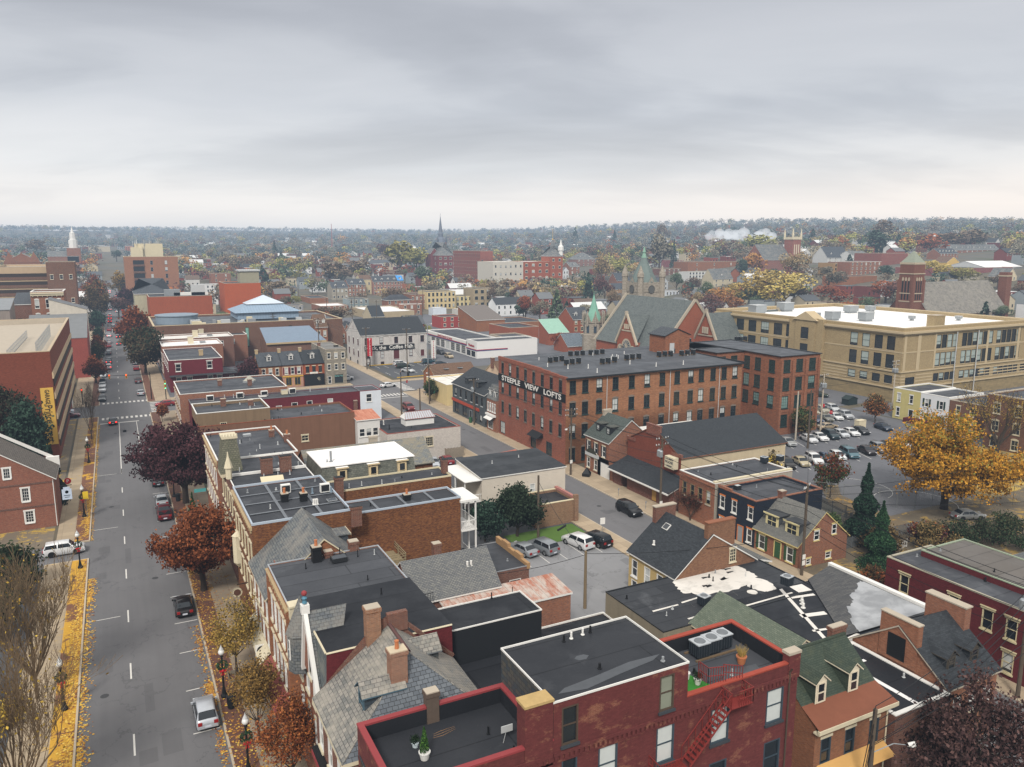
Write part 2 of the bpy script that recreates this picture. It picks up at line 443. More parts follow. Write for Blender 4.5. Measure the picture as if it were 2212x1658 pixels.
class Bld:
 def __init__(s,name,label,x,y,w,d,h,wall,z=0,cat='building',group=None,rz=0):
  if label: FOOT.append((x,y,w,d,h,z))
  s.root=empty(name,(x,y,z),rz); tag(s.root,label,cat,group)
  s.w,s.d,s.h,s.wall=w,d,h,wall
  s.op={k:[] for k in 'frbl'}; s.top={k:h for k in 'frbl'}
  s.extra=MB(); s.side={}
  s.wm=[wall]
 def pt(s,face,u,z,out=0.):
  return {'f':(u,-out,z),'r':(s.w+out,u,z),'b':(s.w-u,s.d+out,z),'l':(-out,s.d-u,z)}[face]
 def flen(s,f): return s.w if f in 'fb' else s.d
 def win(s,face,us,zs,w,h,style='s',fm=None,sm=None,lm=None,gm=None,nx=1,ny=1,name='window',skip=()):
  for z in (zs if hasattr(zs,'__len__') else [zs]):
   for u in (us if hasattr(us,'__len__') else [us]):
    if (round(u,2),round(z,2)) in skip: continue
    if 'p' not in style: s.op[face].append((u-w/2,u+w/2,z,z+h))
    add_window(s.root,s.pt(face,u,z),FROT[face],w,h,style,fm,sm,lm,gm,nx,ny,name)
  return s
 def row(s,n,face,a=None,b=None):
  L=s.flen(face); a=L/(n)*.5 if a is None else a; b=L-a if b is None else b
  return [a+(b-a)*i/(n-1) if n>1 else (a+b)/2 for i in range(n)]
 def door(s,face,u,w,h,mat,z=0.,frame=None,surround=True):
  b=MB(); b.box(-w/2,w/2,-.03,.05,0,h,0); 
  for k in (.15,.55): b.box(-w*.32,w*.32,-.05,-.031,h*k,h*(k+.3),0)
  if surround:
   b.box(-w/2-.12,-w/2,-.07,.0,0,h+.12,1); b.box(w/2,w/2+.12,-.07,0,0,h+.12,1); b.box(-w/2,w/2,-.07,0,h,h+.12,1)
  o=b.build('door',[mat,frame or M_white],s.root,s.pt(face,u,z),FROT[face],uv=False)
  k=MB(); k.ball((w*.36,-.08,h*.48),.04,6); k.build('handle',[M_chrome],o,uv=False)
  return o
 def faceq(s,b,face,u0,u1,z0,z1,m):
  b.poly([s.pt(face,u0,z0),s.pt(face,u1,z0),s.pt(face,u1,z1),s.pt(face,u0,z1)],m)
 def walls(s,faces='frbl',z0=0.,mats=None,split=None):
  """one wall mesh with the window openings cut out; split = {face: material index} or bands"""
  b=s.extra; mats=mats or [s.wall]
  for f in faces:
   mi=(split or {}).get(f,0); L=s.flen(f); ops=s.op[f]; H=s.top[f]
   us=sorted({0,L}|{min(L,max(0,round(v,3))) for o in ops for v in o[:2]})
   zs=sorted({z0,H}|{min(H,max(z0,round(v,3))) for o in ops for v in o[2:]})
   for j in range(len(zs)-1):
    zc=(zs[j]+zs[j+1])/2; start=None
    for i in range(len(us)-1):
     uc=(us[i]+us[i+1])/2
     hole=any(o[0]<uc<o[1] and o[2]<zc<o[3] for o in ops)
     if not hole and start is None: start=us[i]
     if start is not None and (hole or i==len(us)-2):
      s.faceq(b,f,start,us[i] if hole else us[i+1],zs[j],zs[j+1],mi); start=None
  s.wobj=b.build('wall',mats,s.root); return s
 # --- roofs
 def flat(s,deck,par=.3,cop=None,cw=.3,ch=.1,inner=None,ov=.0,drop=None,seamrot=False):
  cop=cop or M_dkmetal; w,d,h=s.w,s.d,s.h
  b=MB()
  zd=h-par
  if par>0.02:
   i=cw-.02
   b.poly([(i,i,zd),(w-i,i,zd),(w-i,d-i,zd),(i,d-i,zd)],0)
   for p,q in (((i,i),(w-i,i)),((w-i,i),(w-i,d-i)),((w-i,d-i),(i,d-i)),((i,d-i),(i,i))):
    b.poly([(q[0],q[1],zd),(p[0],p[1],zd),(p[0],p[1],h),(q[0],q[1],h)],2)
  else: b.poly([(0,0,h),(w,0,h),(w,d,h),(0,d,h)],0)
  o=ov+.03
  b.box(-o,w+o,-o,cw-.02,h,h+ch,1); b.box(-o,w+o,d-cw+.02,d+o,h,h+ch,1)
  b.box(-o,cw-.02,cw-.02,d-cw+.02,h,h+ch,1); b.box(w-cw+.02,w+o,cw-.02,d-cw+.02,h,h+ch,1)
  s.roofz=zd
  x_,y_,z_=s.root.location
  if math.hypot(x_,y_)<150 and w*d>40:
   q=random.Random(int(x_*31+y_*17))
   for k in range(int(w*d/22)): s.vent(q.uniform(.8,w-.8),q.uniform(.8,d-.8),zd+.0,q.uniform(.25,.5),q.choice((.045,.06,.08)),q.choice((M_lgrey,M_black,M_black,M_black,M_grey)))
  s.roof=b.build('roof',[deck,cop,inner or s.wall],s.root); return s
 def gable(s,ax,rise,mat,over=.3,fascia=None,pos=.5,gm=0,h2=None,thick=.14):
  """ridge along ax; pos = ridge position across; h2 = eave height on the far side"""
  w,d,h=s.w,s.d,s.h; h2=h if h2 is None else h2
  b=MB(); L=w if ax=='x' else d; C=d if ax=='x' else w; r=C*pos; zr=h+rise
  def P(l,c,z): return (l,c,z) if ax=='x' else (c,l,z)
  s1=rise/r; s2=(zr-h2)/(C-r); g=.18
  for (ce,ze) in ((-over,h-over*s1),(C+over,h2-over*s2)):
   A=[P(-g,ce,ze),P(L+g,ce,ze),P(L+g,r,zr),P(-g,r,zr)]
   B_=[(p[0],p[1],p[2]+thick) for p in A]
   if (ce<0)==(ax=='x'): b.poly(B_,0); b.poly(A[::-1],1)
   else: b.poly(B_[::-1],0); b.poly(A,1)
   for i,j in ((0,1),(1,2),(3,0)): b.poly([A[i],A[j],B_[j],B_[i]],1)
  s.roof=b.build('roof',[mat,fascia or M_white],s.root)
  for l in (0,L):
   pts=[P(l,0,h),P(l,C,h),P(l,C,h2),P(l,r,zr)] if h2>h else [P(l,0,h),P(l,C,min(h,h2)),P(l,r,zr)]
   if h2>h: pts=[P(l,0,h),P(l,C,h),P(l,C,h2),P(l,r,zr)]
   if (l==0)==(ax=='x'): pts=pts[::-1]
   s.extra.poly(pts,gm)
  s.zr=zr; return s
 def hip(s,rise,mat,over=.3,ridge=.0,fascia=None,ends='both',ax='x'):
  w,d,h=s.w,s.d,s.h; b=MB(); o=over; zr=h+rise
  C=d if ax=='x' else w; L=w if ax=='x' else d
  ins=C/2*.95 if not ridge else (L-ridge)/2
  a=ins if ends in('both','lo') else -o; e=L-ins if ends in('both','hi') else L+o
  def P(l,c,z): return (l,c,z) if ax=='x' else (c,l,z)
  q=[P(-o,-o,h),P(L+o,-o,h),P(L+o,C+o,h),P(-o,C+o,h)]; r0=P(a,C/2,zr); r1=P(e,C/2,zr)
  fl=(lambda p:p) if ax=='x' else (lambda p:p[::-1])
  b.poly(fl([q[0],q[1],r1,r0])); b.poly(fl([q[2],q[3],r0,r1]))
  b.poly(fl([q[1],q[2],r1])); b.poly(fl([q[3],q[0],r0]))
  for i in range(4):
   p,n=q[i],q[(i+1)%4]; b.poly(fl([(p[0],p[1],h-.22),(n[0],n[1],h-.22),n,p]),1)
  b.poly([(p[0],p[1],h-.22) for p in fl(q)][::-1],1)
  s.roof=b.build('roof',[mat,fascia or M_white],s.root); s.zr=zr; return s
 def shed(s,rise,mat,hi='b',over=.25,fascia=None,edge=.18):
  w,d,h=s.w,s.d,s.h; b=MB(); o=over
  def z(x,y):
   t={'b':y/d,'f':1-y/d,'r':x/w,'l':1-x/w}[hi]; return h+rise*t
  c=[(-o,-o),(w+o,-o),(w+o,d+o),(-o,d+o)]
  T=[(x,y,z(x,y)+edge) for x,y in c]; U_=[(x,y,z(x,y)) for x,y in c]
  b.poly(T,0); b.poly(U_[::-1],1)
  for i in range(4):
   j=(i+1)%4; b.poly([U_[i],U_[j],T[j],T[i]],1)
  s.roof=b.build('roof',[mat,fascia or M_white],s.root)
  q=[(0,0),(w,0),(w,d),(0,d)]
  for i in range(4):
   p,n=q[i],q[(i+1)%4]; zp,zn=z(*p),z(*n)
   if zp>h+1e-3 or zn>h+1e-3:
    s.extra.poly([(p[0],p[1],h),(n[0],n[1],h)]+([(n[0],n[1],zn)] if zn>h+1e-3 else [])+([(p[0],p[1],zp)] if zp>h+1e-3 else []))
  s.zat=z; return s
 # --- details
 def chimney(s,x,y,z,h,w=.8,d=.6,mat=None,pots=1,cap=None,label=None):
  b=MB(); m=mat or BR_CHIM
  b.box(-w/2,w/2,-d/2,d/2,-1.2,h-.25,0); b.box(-w/2-.06,w/2+.06,-d/2-.06,d/2+.06,h-.25,h,0)
  b.box(-w/2-.02,w/2+.02,-d/2-.02,d/2+.02,h+.001,h+.06,1)
  for i in range(pots): 
   px=(i-(pots-1)/2)*.38; b.rev([(.14,0),(.12,.45),(.15,.46),(.15,.52)],(px,0,h+.06),8,2)
  o=b.build('chimney',[m,cap or M_conc,M_terracotta],s.root,(x,y,z))
  if label: o['label']=label
  return o
 def vent(s,x,y,z,h=.6,r=.07,mat=None):
  key=('vent',round(h,1),round(r,2),(mat or M_lgrey).name)
  if key not in WCACHE:
   b=MB(); b.rev([(r*1.8,0),(r*1.8,.05),(r,.06),(r,h)],(0,0,0),7,0); WCACHE[key]=b.mesh('vent_pipe',[mat or M_lgrey],uv=False)
  return inst('vent_pipe',WCACHE[key],s.root,(x,y,z))
 def skylight(s,x,y,z,w=1.2,d=.9,h=.3,frame=None,gm=None):
  b=MB(); b.box(-w/2,w/2,-d/2,d/2,0,h,0)
  o=b.build('skylight',[frame or M_grey],s.root,(x,y,z))
  g=MB(); g.poly([(-w/2+.06,-d/2+.06,h+.01),(w/2-.06,-d/2+.06,h+.01),(w/2-.06,d/2-.06,h+.01),(-w/2+.06,d/2-.06,h+.01)]); g.build('pane',[gm or M_glassbl],o,uv=False)
  return o
 def dormer(s,x,y,z,face,w=1.3,h=1.7,depth=2.2,roof=None,cheek=None,fm=None,gab=True,arch=False,nx=1,ny=1,over=.2,style='sp'):
  """dormer front plane centred at (x,y,z), facing FACE, running back DEPTH"""
  b=MB(); a=w/2; fm=fm or M_white; rr=.45*w if gab else .12
  b.poly([(-a,0,-.3),(a,0,-.3),(a,0,h),(0,0,h+rr),(-a,0,h)] if gab else [(-a,0,-.3),(a,0,-.3),(a,0,h),(-a,0,h)],1)
  b.poly([(-a,depth,-.3),(-a,0,-.3),(-a,0,h),(-a,depth,h)],0); b.poly([(a,0,-.3),(a,depth,-.3),(a,depth,h),(a,0,h)],0)
  o=over; e=.09
  if gab:
   for sg in (-1,1):
    A=[(sg*(a+o),-o,h-o*rr/a),(0,-o,h+rr),(0,depth,h+rr),(sg*(a+o),depth,h-o*rr/a)]
    B_=[(p[0],p[1],p[2]+e) for p in A]
    b.poly(B_ if sg<0 else B_[::-1],2); b.poly(A,1); b.poly([A[0],A[1],B_[1],B_[0]],1); b.poly([A[3],A[0],B_[0],B_[3]],1)
  else:
   b.box(-a-o,a+o,-o,depth,h+.001,h+.12,2)
   b.box(-a-o-.03,a+o+.03,-o-.05,-o,h-.04,h+.15,1)
  ob=b.build('dormer',[cheek or s.wall,fm,roof],s.root,(x,y,z),FROT[face])
  add_window(ob,(0,0,.08),0,w*.74,h*.86,style,fm,None,None,M_glass,nx,ny)
  return ob
 def slab(s,name,x0,x1,y0,y1,z0,z1,mat,label=None):
  b=MB(); b.box(x0,x1,y0,y1,z0,z1); o=b.build(name,[mat],s.root)
  if label: o['label']=label
  return o
 def cornice(s,face,z,h,out,mat,u0=0,u1=None,brk=0):
  L=s.flen(face); u1=L if u1 is None else u1; b=MB()
  b.box(u0-out*.0,u1,-out,-.004,z,z+h); b.box(u0,u1,-out*1.5,-out-.002,z+h*.6,z+h)
  if brk:
   n=max(1,int((u1-u0)/brk))
   for i in range(n):
    u=u0+(i+.5)*(u1-u0)/n; b.box(u-.08,u+.08,-out*.9,-.006,z-.35,z-.004)
  return b.build('cornice',[mat],s.root,s.pt(face,0,0),FROT[face])
 def downpipe(s,face,u,mat=None,z1=None):
  b=MB(); z1=z1 or s.h; b.tube((u,-.1,.1),(u,-.1,z1-.3),.06,n=6); b.tube((u,-.1,z1-.3),(u,-.25,z1-.05),.06,n=6)
  return b.build('downpipe',[mat or M_white],s.root,s.pt(face,0,0),FROT[face],uv=False)
def text_mesh(txt,size,mat,depth=.02,bold=0.,name='lettering',shear=0.,space=1.,width=None):
 cu=bpy.data.curves.new('lettering','FONT'); cu.body=txt; cu.size=size; cu.extrude=depth; cu.offset=bold
 cu.align_x='CENTER'; cu.align_y='CENTER'; cu.shear=shear; cu.space_character=space; cu.resolution_u=3
 t=bpy.data.objects.new('lettering_source',cu); COL.objects.link(t)
 dg=bpy.context.evaluated_depsgraph_get()
 me=bpy.data.meshes.new_from_object(t.evaluated_get(dg)); bpy.data.objects.remove(t); bpy.data.curves.remove(cu)
 xs=[v.co.x for v in me.vertices]; 
 if width and xs:
  k=width/(max(xs)-min(xs)); c=(max(xs)+min(xs))/2
  for v in me.vertices: v.co.x=(v.co.x-c)*k
 me.materials.clear(); me.materials.append(mat); me.name=name
 return me
def put_text(parent,txt,size,mat,loc,rz=0,rx=R(90),ry=0,name='lettering',**k):
 o=inst(name,text_mesh(txt,size,mat,name=name,**k),parent,loc); o.rotation_euler=(rx,ry,rz); return o
# --- shared building materials
BR_RED=brick('8a5039','a9653f'); BR_DK=brick('6a3a2c','834b36'); BR_ORG=brick('945633','b26e40','7d7263',.3)
BR_MOT=brick('744329','a66c3a','5f5046',.45,streak=.45,mot=.75); BR_CHIM=brick('6c4031','884d38','93897c',.5,.4)
BR_BRN=brick('6f4a38','86593f','7b7067',.4); BR_PNT=brick('8a4a3c','a8704c','c09a7a',.35,paint='6f3836',wear=.5,streak=.4)
BR_MAROON=brick('5d2126','6a2a2c','4a1c20',.3,paint='6f2730',wear=.1); BR_DRED=brick('5a2023','682628','4a1c20',.35,paint='66262a',wear=.06)
BR_STEEP=brick('8a533a','a86a47','83776a',.4,.5,.11,streak=.45); BR_SCHOOL=brick('a48f68','b49f75','a09478',.25,.4,.12,streak=.15)
BR_GAR=brick('7d4331','8c4a36','6d4436',.25,.4,.1,streak=.1); BR_BRIGHT=brick('a3502f','b25a36','8d5a43',.2,.3,.1)
BR_CH=brick('9a4f37','ad5b3f','8a6a55',.2)
MEM=membrane('34363a'); MEM2=membrane('4b4d51',2.,9.,.7,'7c7e81'); MEM3=membrane('2a2c30',3.2,14.,.35,'5d6063'); MEM4=membrane('414347',3.,10.,.6,'85878a')
SL_GREY=slate('5f6468','7a7d7a',patch='8a857c'); SL_WEATH=slate('70716d','98938a',.36,.26,patch='a59e90'); SL_DK=slate('43484d','555a5f')
SH_DK=slate('2c3034','3d4246',.32,.16,'2b2e31'); SH_GREEN=slate('38443a','465044',.32,.16,'2c372b',moss=.4); SH_GG=slate('5d6758','727a69',.32,.16,'4a5247',moss=.2)
SH_BLK=slate('303438','3b4044',.32,.15,'25282b'); SH_GREY=slate('6d6d68','7f7d76',.32,.15,'555551'); SH_BRN=slate('6a5140','7b5f49',.3,.16,'4d3b30'); SH_MIX=slate('4a4b4c','5e5d5b',.8,.2,'3a3b3c')
WH_ROOF=whiteroof(); RUST=seamed('a8a39c','a8664f',.55,.1,1); COPPER=seamed('8fb5a2',None,.5,.0,0); STSEAM=seamed('7f8fa0',None,.45,.35,0)
# ------------------------------------------------------------------ camera, light, sky
cam=bpy.data.cameras.new('camera'); co=bpy.data.objects.new('camera',cam); COL.objects.link(co); SC.camera=co
cam.sensor_width=36; cam.lens=CAM_F/2212*36; cam.clip_start=.5; cam.clip_end=30000
co.location=(0,0,CAM_H); co.rotation_euler=(R(90)-CAM_TILT,0,-CAM_YAW)
SUN_EL,SUN_AZ=R(43),R(216)
w=bpy.data.worlds.new('World'); SC.world=w; w.use_nodes=True; t=w.node_tree; t.nodes.clear()
def wn(k,**kw):
 n=t.nodes.new('ShaderNode'+k)
 for a,v in kw.items(): setattr(n,a,v)
 return n
L=t.links.new
def wm(op,a,b=0.,c=None):
 n=wn('Math',operation=op)
 for i,v in enumerate((a,b) if c is None else (a,b,c)):
  if isinstance(v,(int,float)): n.inputs[i].default_value=v
  else: L(v,n.inputs[i])
 return n.outputs[0]
tc=wn('TexCoord'); mp=wn('Mapping'); mp.inputs['Rotation'].default_value=(0,0,CAM_YAW); L(tc.outputs['Generated'],mp.inputs[0])
sp=wn('SeparateXYZ'); L(mp.outputs[0],sp.inputs[0]); X_,Y_,Z_=sp.outputs
dz=wm('ADD',wm('MAXIMUM',Z_,0.),.16)
cb=wn('CombineXYZ'); L(wm('DIVIDE',X_,dz),cb.inputs[0]); L(wm('MULTIPLY',wm('DIVIDE',Y_,dz),1.7),cb.inputs[1])
def wnoise(sc,det,ro,di,off):
 n=wn('TexNoise'); n.inputs['Scale'].default_value=sc; n.inputs['Detail'].default_value=det; n.inputs['Roughness'].default_value=ro; n.inputs['Distortion'].default_value=di
 m=wn('Mapping'); m.inputs['Location'].default_value=off; L(cb.outputs[0],m.inputs[0]); L(m.outputs[0],n.inputs[0]); return n.outputs[0]
n1=wnoise(.48,4,.5,.5,(5.1,1.2,0)); n2=wnoise(1.3,5,.55,.4,(7.3,2.2,0))
cl=wm('ADD',wm('MULTIPLY',n1,.72),wm('MULTIPLY',n2,.28))
def wramp(f,stops):
 n=wn('ValToRGB'); e=n.color_ramp.elements; e[0].position,e[0].color=stops[0]; e[1].position,e[1].color=stops[-1]
 for p,c in stops[1:-1]: q=e.new(p); q.color=c
 L(f,n.inputs[0]); return n.outputs[0]
base=wramp(Z_,[(0,mul(lin('fdf2e6'),1.16)),(.045,mul(lin('f8f0e8'),1.09)),(.09,mul(lin('e5e4e3'),1.03)),(.16,lin('cdcfd3')),(.30,lin('b9bbc1')),(.5,mul(lin('f8f6f3'),1.1)),(1,mul(lin('faf7f3'),1.25))])
cr=wramp(cl,[(.34,(.72,.725,.74,1)),(.45,(.84,.845,.86,1)),(.53,(1,1,1,1)),(.64,(1.10,1.09,1.08,1))])
fade=wm('MULTIPLY',wm('MINIMUM',wm('MULTIPLY',Z_,8.),1.),.95)
mx=wn('Mix',data_type='RGBA',blend_type='MULTIPLY'); L(fade,mx.inputs[0]); L(base,mx.inputs[6]); L(cr,mx.inputs[7])
warm=wn('Mix',data_type='RGBA',blend_type='MULTIPLY'); 
L(wm('MULTIPLY',wm('MAXIMUM',wm('ADD',X_,.1),0.),wm('MAXIMUM',wm('SUBTRACT',1.,wm('MULTIPLY',Z_,7.)),0.)),warm.inputs[0]); L(mx.outputs[2],warm.inputs[6]); warm.inputs[7].default_value=(1.2,1.07,.95,1)
sk=wn('TexSky',sky_type='NISHITA'); sk.sun_disc=False; sk.sun_elevation=SUN_EL; sk.sun_rotation=SUN_AZ
bg1=wn('Background'); L(sk.outputs[0],bg1.inputs[0]); bg1.inputs[1].default_value=.1
bg2=wn('Background'); L(warm.outputs[2],bg2.inputs[0]); bg2.inputs[1].default_value=1.12
ms=wn('MixShader'); ms.inputs[0].default_value=.93; L(bg1.outputs[0],ms.inputs[1]); L(bg2.outputs[0],ms.inputs[2])
ow=wn('OutputWorld'); L(ms.outputs[0],ow.inputs[0])
sl=bpy.data.lights.new('sun','SUN'); sl.energy=3.1; sl.angle=R(11); sl.color=(1,.955,.90)
so=bpy.data.objects.new('sun',sl); COL.objects.link(so)
sd=Vector((math.sin(SUN_AZ)*math.cos(SUN_EL),math.cos(SUN_AZ)*math.cos(SUN_EL),math.sin(SUN_EL)))
so.rotation_euler=sd.to_track_quat('Z','Y').to_euler(); so.location=(0,0,200)
SC.view_settings.view_transform='Standard'; SC.view_settings.look='None'; SC.view_settings.exposure=0; SC.view_settings.gamma=1
SC.render.engine='CYCLES'; c=SC.cycles
c.use_denoising=True; c.max_bounces=4; c.diffuse_bounces=1; c.glossy_bounces=2; c.transmission_bounces=2; c.volume_bounces=0; c.transparent_max_bounces=4
c.sample_clamp_indirect=4; c.caustics_reflective=False; c.caustics_refractive=False
try: c.denoiser='OPENIMAGEDENOISE'; c.denoising_input_passes='RGB_ALBEDO_NORMAL'
except Exception: pass
c.use_adaptive_sampling=True; c.adaptive_threshold=.02
# haze: one body of air over the town, glowing in place of scattered light
hm=bpy.data.materials.new('haze'); hm.use_nodes=True; ht=hm.node_tree; ht.nodes.clear()
ho=ht.nodes.new('ShaderNodeOutputMaterial'); ha=ht.nodes.new('ShaderNodeVolumeAbsorption'); he=ht.nodes.new('ShaderNodeEmission'); hd=ht.nodes.new('ShaderNodeAddShader')
SIG=.00027; HC=lin('aec2d8')
ha.inputs[0].default_value=(0,0,0,1); ha.inputs[1].default_value=SIG
he.inputs[0].default_value=(HC[0],HC[1],HC[2],1); he.inputs[1].default_value=SIG
ht.links.new(ha.outputs[0],hd.inputs[0]); ht.links.new(he.outputs[0],hd.inputs[1]); ht.links.new(hd.outputs[0],ho.inputs['Volume'])
b=MB(); b.box(-6500,6500,-600,6800,-60,100)
tag(b.build('haze',[hm],uv=False),kind='structure')
# ------------------------------------------------------------------ ground
def terrain_mesh():
 rs=[2,60,150,250,330,380]+[380*1.09**i for i in range(1,34)]
 b=MB(); na=150
 for r in rs:
  for i in range(na):
   a=2*math.pi*i/na; x,y=r*math.sin(a),r*math.cos(a); b.v.append((x,y,terrain(x,y)-.035))
 for j in range(len(rs)-1):
  for i in range(na):
   k=(i+1)%na; b.f.append((j*na+i,j*na+na+i,j*na+na+k,j*na+k)[::-1]); b.m.append(0)
 b.f.append(tuple(range(na))[::-1]); b.m.append(0)
 return b
def ground_mat():
 n=NT('ground_cover'); o=n.obj()
 f=n.noise(o,.022,6,.65); g=n.noise(o,.11,5,.7)
 col=n.ramp(f,[(.35,lin('54523f')),(.47,lin('6c6353')),(.55,lin('62605a')),(.66,lin('575a3e'))])
 col=n.mix(n.math('MULTIPLY',g,.5),col,lin('494436'))
 return n.fin(col,.95)
tag(terrain_mesh().build('ground',[ground_mat()],uv=False),kind='structure')
M_road=asphalt('6f6e6f',1.,.4,.22); M_road2=asphalt('737273'); M_lot=asphalt('8f8f90',1.,.5,.3); M_lotdk=asphalt('56585b',1.,.4); M_lotmid=asphalt('6d6e72',1.,.5)
M_mark=plain('d2cfc8',.8,.22,3); M_yell=plain('c9a13a',.8,.2,2)
M_walk=paving('ad9b82',1.5,1.5,.02); M_walkL=paving('a8977e',1.5,1.5,.02,'c99f35',.08); M_brickpave=paving('75503f',.22,.11,.012); M_brickleaf=paving('7a5441',.22,.11,.012,'cf9f33',.22)
M_walkR=paving('9b8c78',1.5,1.5,.02,'9a7440',.12); M_brickR=paving('6a4a3e',.22,.11,.012,'9a7440',.14); M_kerb=plain('b3a590',.85,.15,1.5)
def sheet(name,x0,x1,y0,y1,z,mat,rz=0):
 b=MB(); b.poly([(x0,y0,z),(x1,y0,z),(x1,y1,z),(x0,y1,z)]); return tag(b.build(name,[mat],uv=False),kind='structure')
def slab(name,x0,x1,y0,y1,z,mat):
 b=MB(); b.box(x0,x1,y0,y1,-.05,z,0,'d'); return tag(b.build(name,[mat],uv=False),kind='structure')
# Prince street follows the ground all the way
b=MB(); ys=list(range(10,420,410))+[420]+list(range(440,780,20))
for a,c_ in zip(ys[:-1],ys[1:]):
 za=terrain(0,a)+(.25 if a>420 else 0); zc=terrain(0,c_)+(.25 if c_>420 else 0)
 b.poly([(-5.6,a,za),(5.2,a,za),(5.2,c_,zc),(-5.6,c_,zc)])
tag(b.build('road',[M_road],uv=False),kind='structure')
sheet('road',-260,-5.6,199,213.5,0,M_road2); sheet('road',5.2,300,199,213.5,0,M_road2)
sheet('road',58.4,67.1,20,199,.0,M_road2); sheet('road',58.4,67.1,213.5,520,.0,M_road2)
sheet('road',-40,-5.6,107.2,113.6,.0,M_road2)   # side lane with the white car
def walk(x0,x1,y0,y1,mat,brickside=None,bm=None,kerbs='',z=.14):
 """raised pavement; kerbs: sides (l r f b) that carry a kerb stone"""
 bw=1.7; k=.17
 xa,xb=x0,x1
 if 'l' in kerbs: slab('kerb',x0,x0+k,y0,y1,z+.005,M_kerb); xa=x0+k
 if 'r' in kerbs: slab('kerb',x1-k,x1,y0,y1,z+.005,M_kerb); xb=x1-k
 ya,yb=y0,y1
 if 'f' in kerbs: slab('kerb',xa,xb,y0,y0+k,z+.005,M_kerb); ya=y0+k
 if 'b' in kerbs: slab('kerb',xa,xb,y1-k,y1,z+.005,M_kerb); yb=y1-k
 if brickside=='l': slab('pavement',xa,xa+bw,ya,yb,z,bm); xa+=bw
 if brickside=='r': slab('pavement',xb-bw,xb,ya,yb,z,bm); xb-=bw
 slab('pavement',xa,xb,ya,yb,z,mat)
walk(5.15,10.6,20,199,M_walkR,'l',M_brickR,'lb'); walk(5.15,10.6,213.5,420,M_walk,'l',M_brickpave,'lf')
walk(-10.4,-5.55,10,107,M_walkL,'r',paving('7a5441',.22,.11,.012,'c99a36',.42),'rb'); walk(-9.6,-5.55,113.8,199,M_walkL,'r',M_brickleaf,'rfb'); walk(-11.6,-5.55,213.5,420,M_walk,'r',M_brickpave,'rf')
walk(55.6,58.45,62,199,M_walk,None,None,'rb'); walk(67.05,71.8,20,197,M_walk,None,None,'lb'); walk(67.05,70.4,213.5,420,M_walk,None,None,'lf')
walk(10.6,56,195.5,199,M_walk,None,None,'b'); walk(10.6,58,213.5,217,M_walk,None,None,'f'); walk(71.8,140,195.4,199,M_walk,None,None,'b'); walk(70.4,95,213.5,216,M_walk,None,None,'f')
# painted markings
mk=MB()
def mbox(x0,x1,y0,y1,z=.006): mk.poly([(x0,y0,z),(x1,y0,z),(x1,y1,z),(x0,y1,z)])
y=25.2
while y<150: mbox(-1.52,-1.38,y,y+3.05); y+=12.2
mbox(-1.5,-1.36,147,190.5); mbox(2.0,2.12,160,190.5); mbox(-5.2,2.6,190.8,191.4)
for i in range(11): mbox(-4.9+i*.98,-4.9+i*.98+.5,195.3,197.6)
for i in range(11): mbox(-4.9+i*.98,-4.9+i*.98+.5,215.2,217.2)
for i in range(7): mbox(5.6,8.0,200.4+i*1.9,201.1+i*1.9)
y=221
while y<330: mbox(-1.2,-1.06,y,y+3); y+=12
for y in (56.2,62.6,69.5,76.8,83.5,90.5,97.5,104,111,118,125,132): mbox(2.85,5.05,y,y+.12)
for y in (59.1,88.,118,147): mbox(-5.2,-2.2,y,y+.1)
mbox(-2.4,-2.28,395,417); mbox(.6,.72,395,417)
for i in range(9): mbox(59.2+i*.95,59.2+i*.95+.45,193.6,196.6)
for i in range(7): mbox(68.2,71.4,199.6+i*1.95,200.5+i*1.95)
mbox(58.8,66.6,191.2,191.7)
# turn arrow
mk.poly([(3.2,172,.006),(3.35,172,.006),(3.35,175.4,.006),(3.2,175.4,.006)]); mk.poly([(3.35,175,.006),(4.1,175.6,.006),(3.35,176.6,.006)])
tag(mk.build('road_marking',[M_mark],uv=False),kind='structure')
b=MB(); r_=random.Random(6)
for x,y in ((-3.6,72),(1.6,97),(-3.,128),(.6,152),(2.9,108),(-2.2,180),(63,95),(61,120),(64.5,150)): b.rev([(.36,0),(.36,.004)],(x,y,.006),12)
tag(b.build('manhole',[plain('3f3f40',.7,.3,6.)],uv=False),kind='structure')
b=MB()
for i in range(26): x,y,w_,l_=r_.uniform(-5,4.4),r_.uniform(48,190),r_.uniform(.5,1.6),r_.uniform(.8,5.5); b.poly([(x,y,.003),(x+w_,y+.1,.003),(x+w_,y+l_,.003),(x,y+l_-.1,.003)])
for i in range(12): x,y,w_,l_=r_.uniform(58.7,65.5),r_.uniform(75,190),r_.uniform(.5,1.4),r_.uniform(.8,4.5); b.poly([(x,y,.003),(x+w_,y,.003),(x+w_,y+l_,.003),(x,y+l_,.003)])
tag(b.build('road_patch',[asphalt('676667',1.,.2,.3)],uv=False),kind='structure')
b=MB()
for i in range(14): x,y=r_.uniform(38,54),r_.uniform(61,79); w_,l_=r_.uniform(.4,1.6),r_.uniform(.5,2.5); b.poly([(x,y,.011),(x+w_,y+.2,.011),(x+w_*.8,y+l_,.011),(x+.1,y+l_*.9,.011)])
tag(b.build('road_patch',[asphalt('7f7f80',1.,.2,.3)],uv=False),kind='structure')
